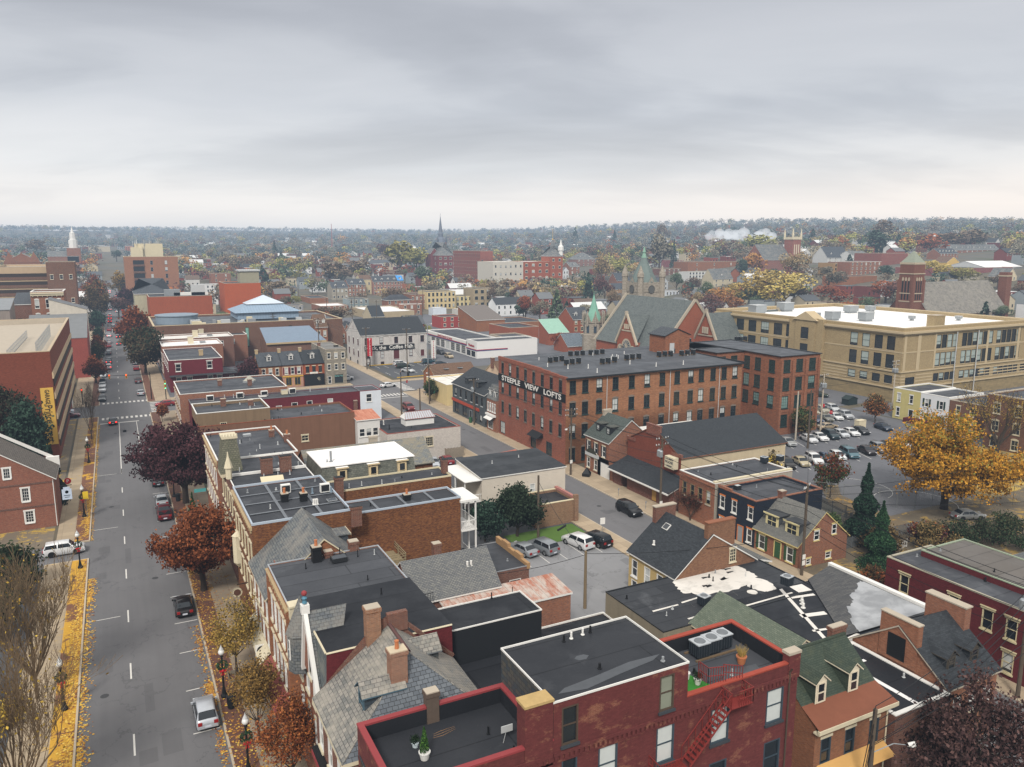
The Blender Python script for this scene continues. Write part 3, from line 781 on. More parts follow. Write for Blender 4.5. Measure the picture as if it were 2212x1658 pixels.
# lots and yards
sheet('parking_lot',36.5,56.2,60.5,85.2,.008,M_lot); sheet('parking_lot',43,55.9,118,130.8,.008,M_lotdk)
sheet('parking_lot',72,96,219,247,.008,M_lotdk); sheet('parking_lot',94,150,230,262,.006,M_lotmid)
sheet('parking_lot',96,156,72,131,.008,M_lotmid); sheet('parking_lot',157,260,94,128,.006,M_lotmid)
sheet('yard',19.5,56,85,119,-.004,M_lotdk); sheet('yard',11,56,144,196,-.004,M_lotmid); sheet('yard',72,140,40,76,-.006,paving('6b6151',3,3,.01,'a88a4a',.2))
sheet('yard',10.6,58,20,60.3,-.004,M_lotdk); sheet('yard',-60,-10.5,20,106.8,-.004,M_lotdk); sheet('yard',-60,-10,114,199,-.005,paving('7a6f5f',2,2,.02,'b99a4a',.2))
sheet('yard',72,300,131,197,-.006,M_lotmid); sheet('yard',10.6,58,217,330,-.004,M_lotmid); sheet('yard',105,240,262,420,-.006,M_lotmid)
b=MB()
for i in range(10): b.poly([(43.2+i*2.75,60.8,.014),(43.3+i*2.75,60.8,.014),(43.3+i*2.75,65.2,.014),(43.2+i*2.75,65.2,.014)])
for i in range(5): b.poly([(43+i*2.6,79.6,.014),(43.1+i*2.6,79.6,.014),(43.1+i*2.6,84.6,.014),(43+i*2.6,84.6,.014)])
for i in range(5): b.poly([(46.2+i*2.6,125.6,.014),(46.3+i*2.6,125.6,.014),(46.3+i*2.6,130.4,.014),(46.2+i*2.6,130.4,.014)])
for i in range(7): b.poly([(74+i*2.9,239.5,.014),(74.12+i*2.9,239.5,.014),(74.12+i*2.9,245,.014),(74+i*2.9,245,.014)])
for i in range(9): b.poly([(73+i*2.9,226,.014),(73.12+i*2.9,226,.014),(73.12+i*2.9,231,.014),(73+i*2.9,231,.014)])
for y0,xa,n_ in ((94.3,105,10),(106.3,113.4,8),(118.2,134.,6),(124.6,140,5)):
 for i in range(n_): b.poly([(xa-1.2+i*3.1,y0,.014),(xa-1.08+i*3.1,y0,.014),(xa+.9+i*3.1,y0+5,.014),(xa+.78+i*3.1,y0+5,.014)])
def arc(cx,cy,r,a0,a1,z=.016,wd=.1,n=24):
 for i in range(n):
  p=[R(a0+(a1-a0)*(i+k)/n) for k in (0,1)]
  b.poly([(cx+r*math.cos(p[0]),cy+r*math.sin(p[0]),z),(cx+r*math.cos(p[1]),cy+r*math.sin(p[1]),z),(cx+(r+wd)*math.cos(p[1]),cy+(r+wd)*math.sin(p[1]),z),(cx+(r+wd)*math.cos(p[0]),cy+(r+wd)*math.sin(p[0]),z)])
arc(104.5,83.5,5.8,-80,100); arc(107.5,74.5,5.8,-60,120)
tag(b.build('road_marking',[M_mark],uv=False),kind='structure')
b=MB()
for x0,x1,y in ((72.5,86,246.2),(88,96,246.4),(73,85,219.6)): b.box(x0,x1,y,y+.2,.0,.25)
tag(b.build('kerb',[M_yell],uv=False),kind='structure')
# lawn
def grass_mat(c1='4c6a2c',c2='5f7d36'):
 n=NT('mown_grass'); o=n.obj(); col=n.mix(n.noise(o,.9,6,.7),lin(c1),lin(c2)); col=n.mix(n.math('MULTIPLY',n.noise(o,14,3,.8),.4),col,lin('2f4420'))
 return n.fin(col,.95,bump=n.noise(o,25,3,.7),bd=.05)
M_grass=grass_mat()
b=MB(); b.poly([(44.5,85.2,.05),(55.3,85.2,.05),(55.3,90.3,.05),(44.5,90.3,.05)]); tag(b.build('lawn',[M_grass],uv=False),kind='structure')
b=MB(); b.poly([(98,68,.03),(100,82,.03),(104,86,.03),(101,87,.03),(95,80,.03),(94,66,.03)]); tag(b.build('fallen_leaves',[paving('75664f',4,4,.01,'a8843e',.2)],uv=False),kind='stuff')
b=MB(); b.poly([(118,70,.02),(160,74,.02),(160,92,.02),(126,88,.02)]); tag(b.build('fallen_leaves',[paving('8a7850',4,4,.01,'b89a4c',.35)],uv=False),kind='stuff')
# scattered leaves along the kerbs
def litter(name,regions,mats,n,seed,size=.11):
 r=random.Random(seed); b=MB()
 for x0,x1,y0,y1,z,wt in regions:
  cs=[(r.random(),r.gauss(0,1)) for _ in range(26)]
  for _ in range(int(n*wt)):
   u=abs(r.gauss(0,.42)); c_=r.choice(cs); x=x0+(x1-x0)*min(1.3,u); y=y0+(y1-y0)*min(1,max(0,c_[0]+r.gauss(0,.035) if r.random()<.7 else r.random())); s=size*(.6+.9*r.random()); a=r.random()*6.28
   c1,s1=math.cos(a)*s,math.sin(a)*s; dz=.02*r.random()
   b.poly([(x+c1,y+s1,z+dz),(x-s1,y+c1,z+.025),(x-c1,y-s1,z+dz),(x+s1,y-c1,z+.03)],r.randrange(len(mats)))
 return tag(b.build(name,mats,uv=False),kind='stuff')
LY=[plain('d9a93a',.8,.2),plain('c48f2e',.8,.2),plain('e0bd5a',.8,.2)]; LB=[plain('a06a34',.8,.2),plain('b8863f',.8,.2),plain('7d4b2c',.8,.2)]
litter('fallen_leaves',[(-5.8,-6.9,48,104,.15,1.6),(-5.5,-4.6,44,100,.02,.9),(-5.8,-6.6,116,134,.15,.5),(-5.8,-6.5,168,192,.15,.5),(-5.5,-5.1,114,190,.02,.5)],LY+LY+LB,1900,3,.085)
litter('fallen_leaves',[(5.2,9.5,45,100,.15,1.5),(5.0,4.2,50,82,.02,.35),(5.05,4.3,66,70,.02,.35)],LB+LB+LY,1700,5,.08)
# ------------------------------------------------------------------ buildings, near rows
def absorb(main,sub):
 dx=sub.root.location-main.root.location
 for c_ in list(sub.root.children):
  c_.parent=main.root; c_.location=c_.location+dx
 bpy.data.objects.remove(sub.root)
def W(x,y,w_,d_,h_,m,z=0): return Bld('wing',None,x,y,w_,d_,h_,m,z)
M_dsill=plain('3c4045',.8,.2); M_brnfr=plain('4f4237',.8,.2); M_red=plain('8c3a3c',.7,.15); M_ltrim=plain('cfc4a8',.8,.15); M_bluegr=plain('39464f',.7,.15)
M_terr=plain('7d3430',.7,.2); M_greenfr=plain('2c4038',.6,.15)
# 1 painted red building with the roof terrace
B=Bld('brick_building','painted red brick building with black roofs at three levels, fire escape and roof terrace',10.2,33.1,9.1,6.2,12.5,BR_PNT)
B.row; rw=[1.,2.6,4.2]
for z in (1.2,5.,8.6): B.win('l',[1.,3.1,5.2],z,1.05,2.1,'s',M_brnfr,M_dsill,M_dsill)
B.win('f',[1.6,4.4,7.],[5.,8.6],1.2,2.4,'s',M_brnfr,M_dsill,None,M_glassbl)
B.flat(MEM,.95,M_red,.34,.12,MEM3); B.walls('flb')
sub=W(19.3,33.1,9.2,6.4,14.7,BR_PNT); sub.win('f',[1.05],12.0,1.05,2.3,'s',M_brnfr,M_dsill,None,M_glassdk); sub.win('f',[7.65],12.1,1.05,2.25,'s',M_brnfr,M_dsill,None,glass(1.,'5a5c50','8f9484'))
sub.win('f',[3.6,7.65],[8.7,5.],1.3,2.45,'s',M_bluegr,M_dsill,None,glass(1.,blind='d5dad6')); sub.win('f',[1.05],8.9,1.0,2.3,'s',M_bluegr,M_dsill,None,M_glassdk)
sub.flat(MEM,.0,M_white,.05,.12); sub.walls('frlb',mats=[BR_PNT,slate('3f474d','59554c',.5,.3,'26292c')],split={'l':1}); absorb(B,sub)
sub=W(28.5,33.1,9.1,6.2,12.5,BR_PNT); sub.win('f',[2.65,7.2],[8.7],1.45,2.4,'s',M_bluegr,M_dsill,None,glass(1.,blind='d5dad6')); sub.win('f',[2.65,7.2],[5.],1.4,2.4,'s',M_bluegr,M_dsill,None,M_glass)
sub.flat(MEM2,1.05,plain('9a4434',.8,.25,2.),.34,.1,MEM3); sub.walls('frb'); absorb(B,sub)
for i,(x0,x1) in enumerate(((.05,9.05),(9.1,27.35))):
 b=MB(); b.box(x0,x1,-.10,-.004,11.55,11.75); n=int((x1-x0)/.32)
 for k in range(n): xx=x0+.16+k*.32; b.box(xx-.08,xx+.08,-.10,-.004,11.25,11.548)
 b.box(x0,x1,-.05,-.004,11.1,11.248); b.build('cornice',[BR_PNT],B.root)
b=MB(); b.box(-.85,.85,-.05,.9,10.6,14.9,0); b.box(-.9,.9,-.1,.95,14.9,15.05,1); b.build('chimney',[BR_PNT,plain('b59a68',.9,.3,2.)],B.root,(8.2,0,0))['label']='wide painted brick stack with yellowed cap'
b=MB(); b.box(-.5,.5,-.06,.5,11.4,13.1,0); b.box(-.55,.55,-.1,.55,13.1,13.28,1); b.build('chimney',[BR_PNT,M_conc],B.root,(27.0,0,0))
B.chimney(4.4,6.1,12.5,.95,.75,.6,plain('5d5046',.9,.3,3.),0); B.downpipe('f',26.6,M_brnfr,12.3)
for x,y in ((13.,5.5),(13.6,5.6),(14.5,5.7),(15.1,5.75)): B.vent(x,y,14.71,.45,.07,M_white if x!=13. and x<15 else M_black)
# fire escape
b=MB(); m=0
def rail(p,q,h=1.0,n=6):
 p=Vector(p);q=Vector(q)
 for k in (h,h*.5): b.tube(p+Vector((0,0,k)),q+Vector((0,0,k)),.03,n=4)
 for i in range(n+1):
  a=p.lerp(q,i/n); b.tube(a,a+Vector((0,0,h)),.022,n=4)
b.box(20.9,22.6,-1.0,-.02,11.45,11.5); rail((20.9,-1,11.5),(20.9,0,11.5),1.,4); rail((22.6,-1.,11.5),(22.6,0,11.5),1.,4); rail((21.5,-1,11.5),(22.6,-1.,11.5),1.,6)
rail((20.3,.5,12.5),(20.3,1.4,12.5),1.1,6); rail((20.3,.5,12.5),(21.4,.15,12.5),1.1,7); rail((21.4,.4,12.6),(22.6,0,12.4),1.,7)
p0,p1=Vector((20.9,-.55,11.45)),Vector((17.9,-.55,8.55))
for s_ in (-.38,.38):
 b.tube(p0+Vector((0,s_,0)),p1+Vector((0,s_,0)),.05,n=4); b.tube(p0+Vector((0,s_,.95)),p1+Vector((0,s_,.95)),.03,n=4)
 for i in range(7): a=p0.lerp(p1,i/6)+Vector((0,s_,0)); b.tube(a,a+Vector((0,0,.95)),.022,n=4)
for i in range(1,13): a=p0.lerp(p1,i/13); b.box(a.x-.12,a.x+.12,a.y-.38,a.y+.38,a.z,a.z+.03)
b.box(15.6,17.9,-1.05,-.02,8.45,8.5); rail((15.6,-1.05,8.5),(17.2,-1.05,8.5),1.,8); rail((15.6,-1.05,8.5),(15.6,0,8.5),1.,3)
b.build('fire_escape',[plain('7c2f2a',.6,.2)],B.root,uv=False)
b=MB(); e=[(9.8,1.6),(11.5,1.3),(14,1.75),(16.6,2.1),(17.4,2.5),(15.2,2.6),(12.6,2.2),(10.4,1.95)]; b.poly([(x,y-.9,14.712) for x,y in e]); b.poly([(13+.5*math.cos(k),3.4+.3*math.sin(k),14.712) for k in range(0,6)]); b.poly([(22.5,1.2,11.462),(25.8,1.6,11.462),(26.,2.3,11.462),(23.2,2.6,11.462)]); b.build('roof_patch',[plain('4d5054',.5,.3,1.2)],B.root,uv=False)
# 2 slate hip roof house
B=Bld('slate_house','brick corner house under a weathered slate hip roof with two slate dormers and tall chimney',9.5,39.4,9.5,7.4,10.3,BR_DK)
for z in (1.,4.2,7.4): B.win('l',[1.3,3.6,5.9],z,1.0,2.,'s',M_white,M_ltrim,M_ltrim)
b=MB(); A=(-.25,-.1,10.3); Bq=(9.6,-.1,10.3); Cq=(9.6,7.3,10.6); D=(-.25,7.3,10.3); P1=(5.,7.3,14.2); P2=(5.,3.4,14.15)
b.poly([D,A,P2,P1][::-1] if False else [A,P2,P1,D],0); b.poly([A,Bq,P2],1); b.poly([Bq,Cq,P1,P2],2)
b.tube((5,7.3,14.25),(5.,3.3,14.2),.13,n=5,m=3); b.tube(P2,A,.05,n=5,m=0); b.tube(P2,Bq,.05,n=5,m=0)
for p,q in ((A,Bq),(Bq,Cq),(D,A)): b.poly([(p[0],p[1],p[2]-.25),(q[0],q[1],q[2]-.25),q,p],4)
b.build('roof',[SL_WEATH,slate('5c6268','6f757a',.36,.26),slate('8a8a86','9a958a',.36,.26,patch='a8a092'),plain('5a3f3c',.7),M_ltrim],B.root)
B.walls('flrb')
b=MB(); b.poly([(0,7.36,10.3),(9.5,7.36,10.3),(5,7.36,14.75),(4.2,7.36,14.5)][::-1]); b.poly([(9.5,7.41,10.3),(0,7.41,10.3),(4.2,7.41,14.5),(5,7.41,14.75)][::-1])
b.box(4.9,6.3,7.2,7.6,13.6,14.9); b.tube((6.3,7.4,13.9),(9.6,7.4,10.75),.17,n=4); b.build('party_wall',[BR_DK],B.root)
B.chimney(3.9,7.35,14.1,1.55,.95,.75,brick('8a5a3f','a8714d','a59a88',.3),0,M_conc); B.chimney(4.0,2.6,13.2,1.75,1.05,.8,brick('7c4a35','9a5f45','c0b09a',.4),1,plain('c2b49a'))
B.dormer(1.75,2.7,11.35,'l',1.25,1.45,2.6,SL_WEATH,slate('38434b','49545b',.4,.25),plain('4c6470'),True)
B.dormer(7.7,6.,11.5,'r',1.5,1.3,2.0,SL_WEATH,slate('40474a','5b5c57',.4,.25),plain('6b6f72'),True)
b=MB(); b.box(-1.15,-.05,-2.,7.3,3.5,3.62); b.poly([(-1.2,-2,3.62),(-.05,-2,4.4),(-.05,7.3,4.4),(-1.2,7.3,3.62)]); b.build('shop_awning',[M_ltrim],B.root)
b=MB(); b.box(-.5,-.01,3.,7.,6.6,6.9,0); b.box(-.45,-.02,3.1,6.9,6.9,7.2,1); b.build('balcony',[M_red,M_black],B.root)
# 3 black roofed building with mansard and gable front
B=Bld('brick_building','brick building with wide plain black roof, ornamental white gable front and brick mansard side',10.2,46.8,8.9,8.9,10.,BR_RED)
for z in (4.2,7.4): B.win('l',[1.1,3.2,5.4,7.7],z,1.05,2.1,'sa',M_white,M_ltrim,M_ltrim)
B.walls('lb')
b=MB(); b.poly([(.15,.1,13.),(8.9,.1,13.),(8.9,8.9,13.),(.15,8.9,13.)],0); b.poly([(0,0,10),(8.9,0,10),(8.9,.1,13.),(.15,.1,13.)],1); b.poly([(0,8.9,10),(0,0,10),(.15,.1,13.),(.15,8.9,13.)],2)
b.poly([(8.9,0,10),(8.9,8.9,10),(8.9,8.9,13),(8.9,.1,13)],3); b.tube((.12,.08,13.),(8.9,.08,13.),.07,n=5,m=4); b.tube((.12,.08,13.),(.12,8.9,13.),.07,n=5,m=4)
b.build('roof',[MEM3,BR_DRED,slate('5a6468','6d7270',.4,.26,patch='8a8a80'),MEM3,M_ltrim],B.root)
# front gable with white rakes and ball finial
b=MB(); 
b.poly([(-.25,1.2,9.6),(-.25,4.2,14.2),(-.25,5.4,9.6)][::-1],0); b.poly([(-.25,1.2,9.6),(.9,1.2,9.6),(2.6,4.2,14.2),(-.25,4.2,14.2)],2); b.poly([(-.25,5.4,9.6),(-.25,4.2,14.2),(2.6,4.2,14.2),(.9,5.4,9.6)],2)
for (y0,z0,y1,z1) in ((1.0,9.3,4.2,14.3),(5.6,9.3,4.2,14.3)):
 b.tube((-.3,y0,z0),(-.3,y1,z1),.2,n=4,m=1)
b.box(-.6,-.05,.75,1.3,8.9,9.4,1); b.box(-.55,0,3.95,4.45,14.1,14.75,1); b.rev([(.05,0),(.18,.1),(.12,.3),(.2,.45),(.05,.62)],(-.28,4.2,14.75),8,3); b.ball((-.28,4.2,15.55),.2,8,4)
gb=b.build('front_gable',[BR_RED,M_white,SL_GREY,plain('4f7f93',.6),M_red],B.root)
add_window(gb,(-.28,3.2,9.9),R(-90),1.0,1.9,'pa',M_white,M_ltrim,M_ltrim)
b=MB(); b.rev([(1.0,8.6),(1.0,11.4),(1.15,11.45),(.0,14.2)],(-.1,6.9,0),8,0); tw=b.build('turret',[SL_GREY],B.root); add_window(tw,(-1.0,6.9,9.6),R(-90),.8,1.5,'ps',M_white)
b=MB(); b.box(-.9,0,6.,8.4,4.2,4.5,0); b.build('balcony',[M_dkmetal],B.root)
sub=W(17.,47.7,9.7,3.6,12.,plain('1f2226',.8,.15,.5)); sub.flat(MEM3,0,M_white,.06,.1); sub.walls('frb',mats=[plain('1f2226',.8,.15,.5),brick('8a6a58','c7b9a8','d5cbbb',.3)],split={'r':1}); absorb(B,sub)
B.vent(6.,7.,13.,.5,.05,M_black); B.vent(14.,4.4,12.,.45,.05,M_black)
b=MB(); b.poly([(1.2,2.6,13.9),(4.4,2.6,14.3),(4.4,4.2,14.9),(1.2,4.2,14.9)]); b.poly([(1.2,5.6,13.9),(1.2,4.2,14.9),(4.4,4.2,14.9),(4.4,5.6,13.9)]); b.poly([(4.4,2.6,14.2),(4.4,5.6,13.9),(4.4,4.2,14.9)]);b.poly([(1.2,2.6,13.9),(1.2,2.6,13.),(4.4,2.6,13.),(4.4,2.6,14.3)])
# flat grey roof brick building
B2=B
B=Bld('brick_building','three storey orange brick building with wide grey flat roof, hatch and black chimney base',9.7,55.9,9.6,8.8,12.4,BR_ORG)
for z in (4.4,8.): B.win('l',[1.,2.7,4.4,6.1,7.8],z,1.0,2.4,'sh',M_white,M_ltrim,M_ltrim)
B.win('l',[1.5,4.2,7.],.8,1.9,2.4,'',M_dkmetal,None,None,M_glassdk)
b=MB(); b.box(-.18,0-.005,.0,.5,0,12.1); b.box(-.18,-.005,8.2,8.8,0,12.1); b.build('pilaster',[BR_ORG],B.root)
B.flat(MEM2,.06,plain('9b9fa3',.5,.1),.1,.08); B.walls('lfrb'); B.cornice('l',11.8,.35,.16,M_tan,0,None,.8)
B.chimney(3.9,7.9,12.45,1.25,.75,.75,M_black,1); B.chimney(5.0,8.4,12.4,.5,.7,.6,BR_CHIM,0); B.skylight(5.6,7.,12.42,1.3,.9,.35,M_dkmetal); B.vent(6.,8.2,12.4,.7,.05,M_black); B.vent(7.3,7.2,12.4,.6,.04,M_black); B.vent(8.7,6.9,12.4,.5,.04)
b=MB(); b.poly([(-1.3,.2,3.5),(-.02,.2,4.4),(-.02,8.7,4.4),(-1.3,8.7,3.5)],0); b.build('shop_awning',[plain('8a4a42',.8)],B.root)
b=MB(); b.box(-.03,.6,-.6,.3,11.6,12.6,0); b.box(-.1,.7,-.7,.35,12.6,12.75,0); b.build('cornice',[M_ltrim],B.root)
# 5 slate hip with dormer and brick copings
B=Bld('slate_house','orange brick house with steep grey slate roof and slate cheeked dormers beside tall brick wall',9.6,64.75,9.8,8.8,9.5,BR_ORG)
for z in (1.,4.3,6.9): B.win('l',[1.2,3.4,5.4,7.6],z,1.0,1.9,'sh',M_white,M_ltrim,M_ltrim)
B.gable('y',4.3,SL_GREY,.35,M_ltrim); B.walls('lfrb')
B.dormer(1.3,1.9,10.35,'l',1.4,1.1,2.6,SL_GREY,slate('454b50','565c60'),plain('8a5a4a'),False)
B.dormer(8.6,6.9,10.1,'r',1.7,1.5,2.6,SL_GREY,slate('3d464d','4d555b'),M_ltrim,False)
B.chimney(7.5,.1,12.2,1.,.8,.7,BR_CHIM,0); b=MB(); b.poly([(-1.0,.2,3.4),(-.02,.2,4.3),(-.02,8.7,4.3),(-1.0,8.7,3.4)],0); b.build('shop_awning',[M_ltrim],B.root)
# wooden deck behind it
b=MB(); b.box(20.,24.,74.,75.,7.2,7.35); b.box(20,24.2,71.3,74,7.2,7.35)
for x in (20.1,22,24.1):
 for y in (71.4,73.6): b.box(x-.06,x+.06,y-.06,y+.06,0,8.3)
for z in (7.75,8.05,8.3): b.box(20,24.2,71.3,71.36,z,z+.07); b.box(24.14,24.2,71.36,75,z,z+.07)
d_=MB(); d_.v=[(v[0]-20,v[1]-71,v[2]) for v in b.v]; d_.f=b.f; d_.m=b.m
tag(d_.build('roof_deck',[plain('8a7c60',.9,.25,2.)],None,(20,71,0),uv=False),'weathered wooden roof deck with slatted railing against the long mottled brick wall','deck')
# 6 long mottled brick building
B=Bld('brick_building','long mottled brown brick building with patched black roof, white edge trim and white rear porch',9.8,73.6,9.5,13.,12.9,BR_MOT)
for z in (4.6,8.4): B.win('l',[1.2,3.3,5.4,7.5,9.6,11.7],z,1.05,2.3,'sh',M_cream,M_ltrim,M_ltrim)
b=MB()
for u in (2.3,): b.rev([(.2,4.8),(.6,5.3),(.6,8.2),(.7,8.3),(.15,8.8)],(-.05,13-u,0),6,0)
b.build('bay_window',[M_ltrim],B.root)
B.flat(MEM4,.06,plain('a9b3bd',.45,.1),.14,.22); B.walls('lfrb'); B.cornice('l',12.4,.35,.18,M_tan,0,None,.8)
sub=W(19.3,75.1,12.5,3.9,11.9,BR_MOT); sub.flat(MEM4,.05,plain('a9b3bd',.45,.1),.12,.2); sub.walls('frb'); absorb(B,sub)
for x,y in ((4.2,6.1),(6.,5.4)): B.chimney(x,y,12.95,.75,.7,.65,M_black,1)
B.chimney(16.6,3.6,11.95,.55,.7,.65,M_black,1); B.chimney(10.,.05,12.4,.85,1.1,.5,BR_CHIM,0,M_dkmetal)
for i in range(6): B.vent(6.6+.18*(i%3),3.3+.25*(i//3),12.95,.55,.08,M_white)
for x,y in ((7.3,7.1),(8.5,6.9),(9.2,6.7)): B.vent(x,y,12.95,.6,.09,plain('7d8f9c',.5))
B.skylight(9.6,1.0,12.9,.9,.7,.15,M_dkmetal); B.skylight(8.6,4.,12.93,1.,.8,.1,M_grey)
b=MB()
for z in (4.,8.): b.box(22.05,23.9,1.4,5.5,z,z+.18)
b.box(21.9,24.1,1.2,5.7,11.4,11.65)
for y in (1.5,3.4,5.4):
 b.box(23.7,23.86,y-.08,y+.08,.1,11.4)
for z in (4.18,8.18):
 for k in range(16): y=1.6+k*.25; b.box(23.76,23.8,y-.02,y+.02,z,z+.95)
 b.box(23.74,23.82,1.4,5.5,z+.95,z+1.02)
 for k in range(7): x=22.15+k*.25; b.box(x-.02,x+.02,1.42,1.46,z,z+.95)
 b.box(22.05,23.8,1.4,1.48,z+.95,z+1.02)
b.build('porch',[M_white],B.root,uv=False)
b=MB(); b.poly([(23.9,2.4,4.),(26.6,2.4,3.),(26.6,6.4,3.),(23.9,6.4,4.)]); 
for p in ((26.5,2.5),(26.5,6.3)): b.tube((p[0],p[1],0),(p[0],p[1],3.),.05,n=5)
b.build('awning',[seamed('c2564f','e0a59a',.35,0,0)],B.root)
b=MB(); q=[(.3,x,9.3,x+.28,12.93) for x in (3.1,6.3,9.4)]+[(x,.3,x+.3,12.7,12.934) for x in (3.2,6.6)]+[(9.7+3.1*k,1.7,10.0+3.1*k,5.2,11.93) for k in range(1,4)]
for x0,y0,x1,y1,z in q: b.poly([(x0,y0,z),(x1,y0,z),(x1,y1,z),(x0,y1,z)])
b.build('roof_patch',[plain('6f7378',.7,.25,1.5)],B.root,uv=False)
# 7 neighbour with brick side wall
B=Bld('brick_building','dark roofed brick building with two square brick chimneys and long cream edged rear wing',10.2,86.65,9.,14.6,12.2,BR_DK)
for z in (4.4,8.2): B.win('l',[1.2,3.3,5.4,7.5,9.6,11.7,13.6],z,1.05,2.3,'sh',M_cream,M_ltrim,M_ltrim)
B.flat(MEM4,.06,M_white,.1,.12); B.walls('lfrb')
sub=W(19.2,87.9,16.8,4.3,10.3,BR_MOT); sub.flat(MEM4,.0,M_cream,.1,.2); sub.walls('frb'); absorb(B,sub)
B.chimney(11.5,1.1,10.3,1.9,.95,.7,BR_CHIM,0,M_black); B.chimney(25.6,3.,10.3,1.8,.7,.7,BR_CHIM,0,M_black)
for x in (4.3,6.5): B.chimney(x,6.6,12.2,1.9,1.3,.8,BR_CHIM,0,M_black)
for x,y in ((3.6,4.4),(5.2,4.4),(6.6,4.6),(8.3,8.),(13.,2.2),(14.6,2.4),(17.,2.)): B.vent(x,y,12.25 if x<9 else 10.35,.55,.06)
b=MB(); b.poly([(2.9,1.5,12.3),(5.4,1.3,12.3),(5.4,2.4,13.),(2.9,2.6,13.)],0); b.box(2.9,5.4,1.4,2.5,12.2,12.32,1); b.build('skylight',[M_cream,M_black],B.root)
b=MB(); b.box(0,9.,6.9,7.15,12.2,12.5); b.build('party_wall',[M_white],B.root)
# turret with slate mansard and cresting
b=MB(); b.prism([(-.6,9.4),(2.,9.4),(2.,12.6),(-.6,12.6)],11.5,11.9,1); 
b.poly([(-.6,9.4,11.9),(2,9.4,11.9),(1.5,9.8,16.1),(-.1,9.8,16.1)],0); b.poly([(-.6,12.6,11.9),(-.6,9.4,11.9),(-.1,9.8,16.1),(-.1,12.2,16.1)],0); b.poly([(2,9.4,11.9),(2,12.6,11.9),(1.5,12.2,16.1),(1.5,9.8,16.1)],0); b.poly([(2,12.6,11.9),(-.6,12.6,11.9),(-.1,12.2,16.1),(1.5,12.2,16.1)],0)
b.box(-.2,1.6,9.7,12.3,16.1,16.35,1)
for k in range(6): b.box(-.2+.33*k,-.06+.33*k,9.7,9.8,16.35,16.7,1)
b.build('turret',[slate('6f6f5e','7f7d69',.35,.25,moss=.5),M_ltrim],B.root)
b=MB(); b.rev([(.35,0),(.35,1.2),(.5,1.3),(.12,2.6),(.05,3.2)],(-.1,5.6,12.4),6,0); b.build('finial',[M_ltrim],B.root)
# 8 white roof with slate mansard sides
B=Bld('mansard_building','low building with bright white roof over slate mansard walls and three framed dormers',22.7,100.6,12.8,8.6,9.9,SL_DK)
b=MB(); H0=6.4
b.poly([(-.4,-.4,H0),(13.2,-.4,H0),(12.8,0,9.85),(0,0,9.85)],0); b.poly([(13.2,-.4,H0),(13.2,9,H0),(12.8,8.6,9.85),(12.8,0,9.85)],0); b.poly([(-.4,9,H0),(-.4,-.4,H0),(0,0,9.85),(0,8.6,9.85)],0); b.poly([(13.2,9,H0),(-.4,9,H0),(0,8.6,9.85),(12.8,8.6,9.85)],0)
b.box(-.15,12.95,-.15,8.75,9.85,10.,1); b.build('roof',[slate('6f736a','85867a',.42,.26,'45473f',patch='4e4f45'),whiteroof('eceae6',.08)],B.root)
b=MB(); b.box(-.3,13.1,-.3,8.9,0,H0); b.build('wall',[BR_MOT],B.root)
for x in (2.6,6.9,11.): B.dormer(x,-.5,7.0,'f',1.25,2.6,1.6,whiteroof('eceae6',.08),plain('d8c39a'),plain('d8c39a'),False,nx=1,ny=1)
B.vent(1.7,1.9,10.,1.5,.16,M_grey); B.vent(1.2,2.,10.,.4,.08,M_grey)
b=MB()
for x in (.2,1.2,2.2,3.2): b.tube((x-3.2,-1.5,0),(x-3.2,-1.5,7.4),.05,n=5)
for z in (6.5,7.,7.4): b.tube((-3.,-1.5,z),(0.2,-1.5,z),.035,n=5)
b.box(-3.,.2,-2.6,-.4,6.3,6.4); b.build('stair_landing',[M_black],B.root,uv=False)
# 9 slate gable behind
B=Bld('slate_shed','long low building with weathered blue grey slate gable roof behind the white roof',23.,110.,19.,9.,6.,BR_MOT)
B.gable('x',2.8,slate('73797b','8d8878',.5,.3,patch='8f8570'),.4,plain('6d675c'),.5); B.walls(); B.chimney(11.2,5.4,8.4,1.2,1.3,.6,M_conc,0)
# 10 Prince street row north
B=Bld('brick_building','brick row building with grey white edged roof and cream front cornice behind the dark maple',9.8,101.3,10.,16.,12.3,BR_RED)
for z in (4.4,8.2): B.win('l',[1.2,3.3,5.4,7.5,9.6,11.7,14.],z,1.05,2.3,'sh',M_white,M_ltrim,M_ltrim)
B.flat(MEM2,.3,M_white,.16,.14); B.walls('lfrb'); B.cornice('l',11.8,.35,.18,M_tan,0,None,.9)
B.chimney(10.,7.,12.,1.1,.8,.6,BR_CHIM,1); B.chimney(8.6,11.,12.,1.,.7,.6,BR_CHIM,1); B.vent(6.,5.,12.,.6); B.vent(4,9,12.,.5); B.skylight(5.5,13,12.,1.1,.8)
# 11 stained stucco building
B=Bld('stucco_building','brown stained stucco side wall with small barred windows and flat grey roof',10.6,137.1,26.7,10.5,9.,stucco('7d5b48',.45,.5))
B.win('f',[13.6,17.6],4.6,1.25,1.1,'s',M_ltrim,M_ltrim,M_ltrim,M_glass,2,2); B.win('l',[2,4.5,7],[1.5,5.2],1.2,2.,'s',M_white,M_ltrim)
B.flat(MEM2,.3,plain('8a4a36',.8),.2,.08); B.walls()
sub=W(10.6,138.2,12.,9.4,11.,stucco('857058',.5,.7)); sub.win('f',[9.3],6.5,2.3,2.2,'',M_ltrim,M_ltrim,None,M_glass,8,4); sub.win('f',[4.2],8.5,1.1,.7,'',M_ltrim,None,None,M_glass,3,1); sub.flat(MEM2,.5,M_white,.18,.1); sub.walls('frlb'); absorb(B,sub)
B.chimney(5.2,8.6,11.,.9,.9,.6,BR_CHIM,0); B.chimney(9.7,7.2,10.6,.9,.9,.6,BR_CHIM,0)
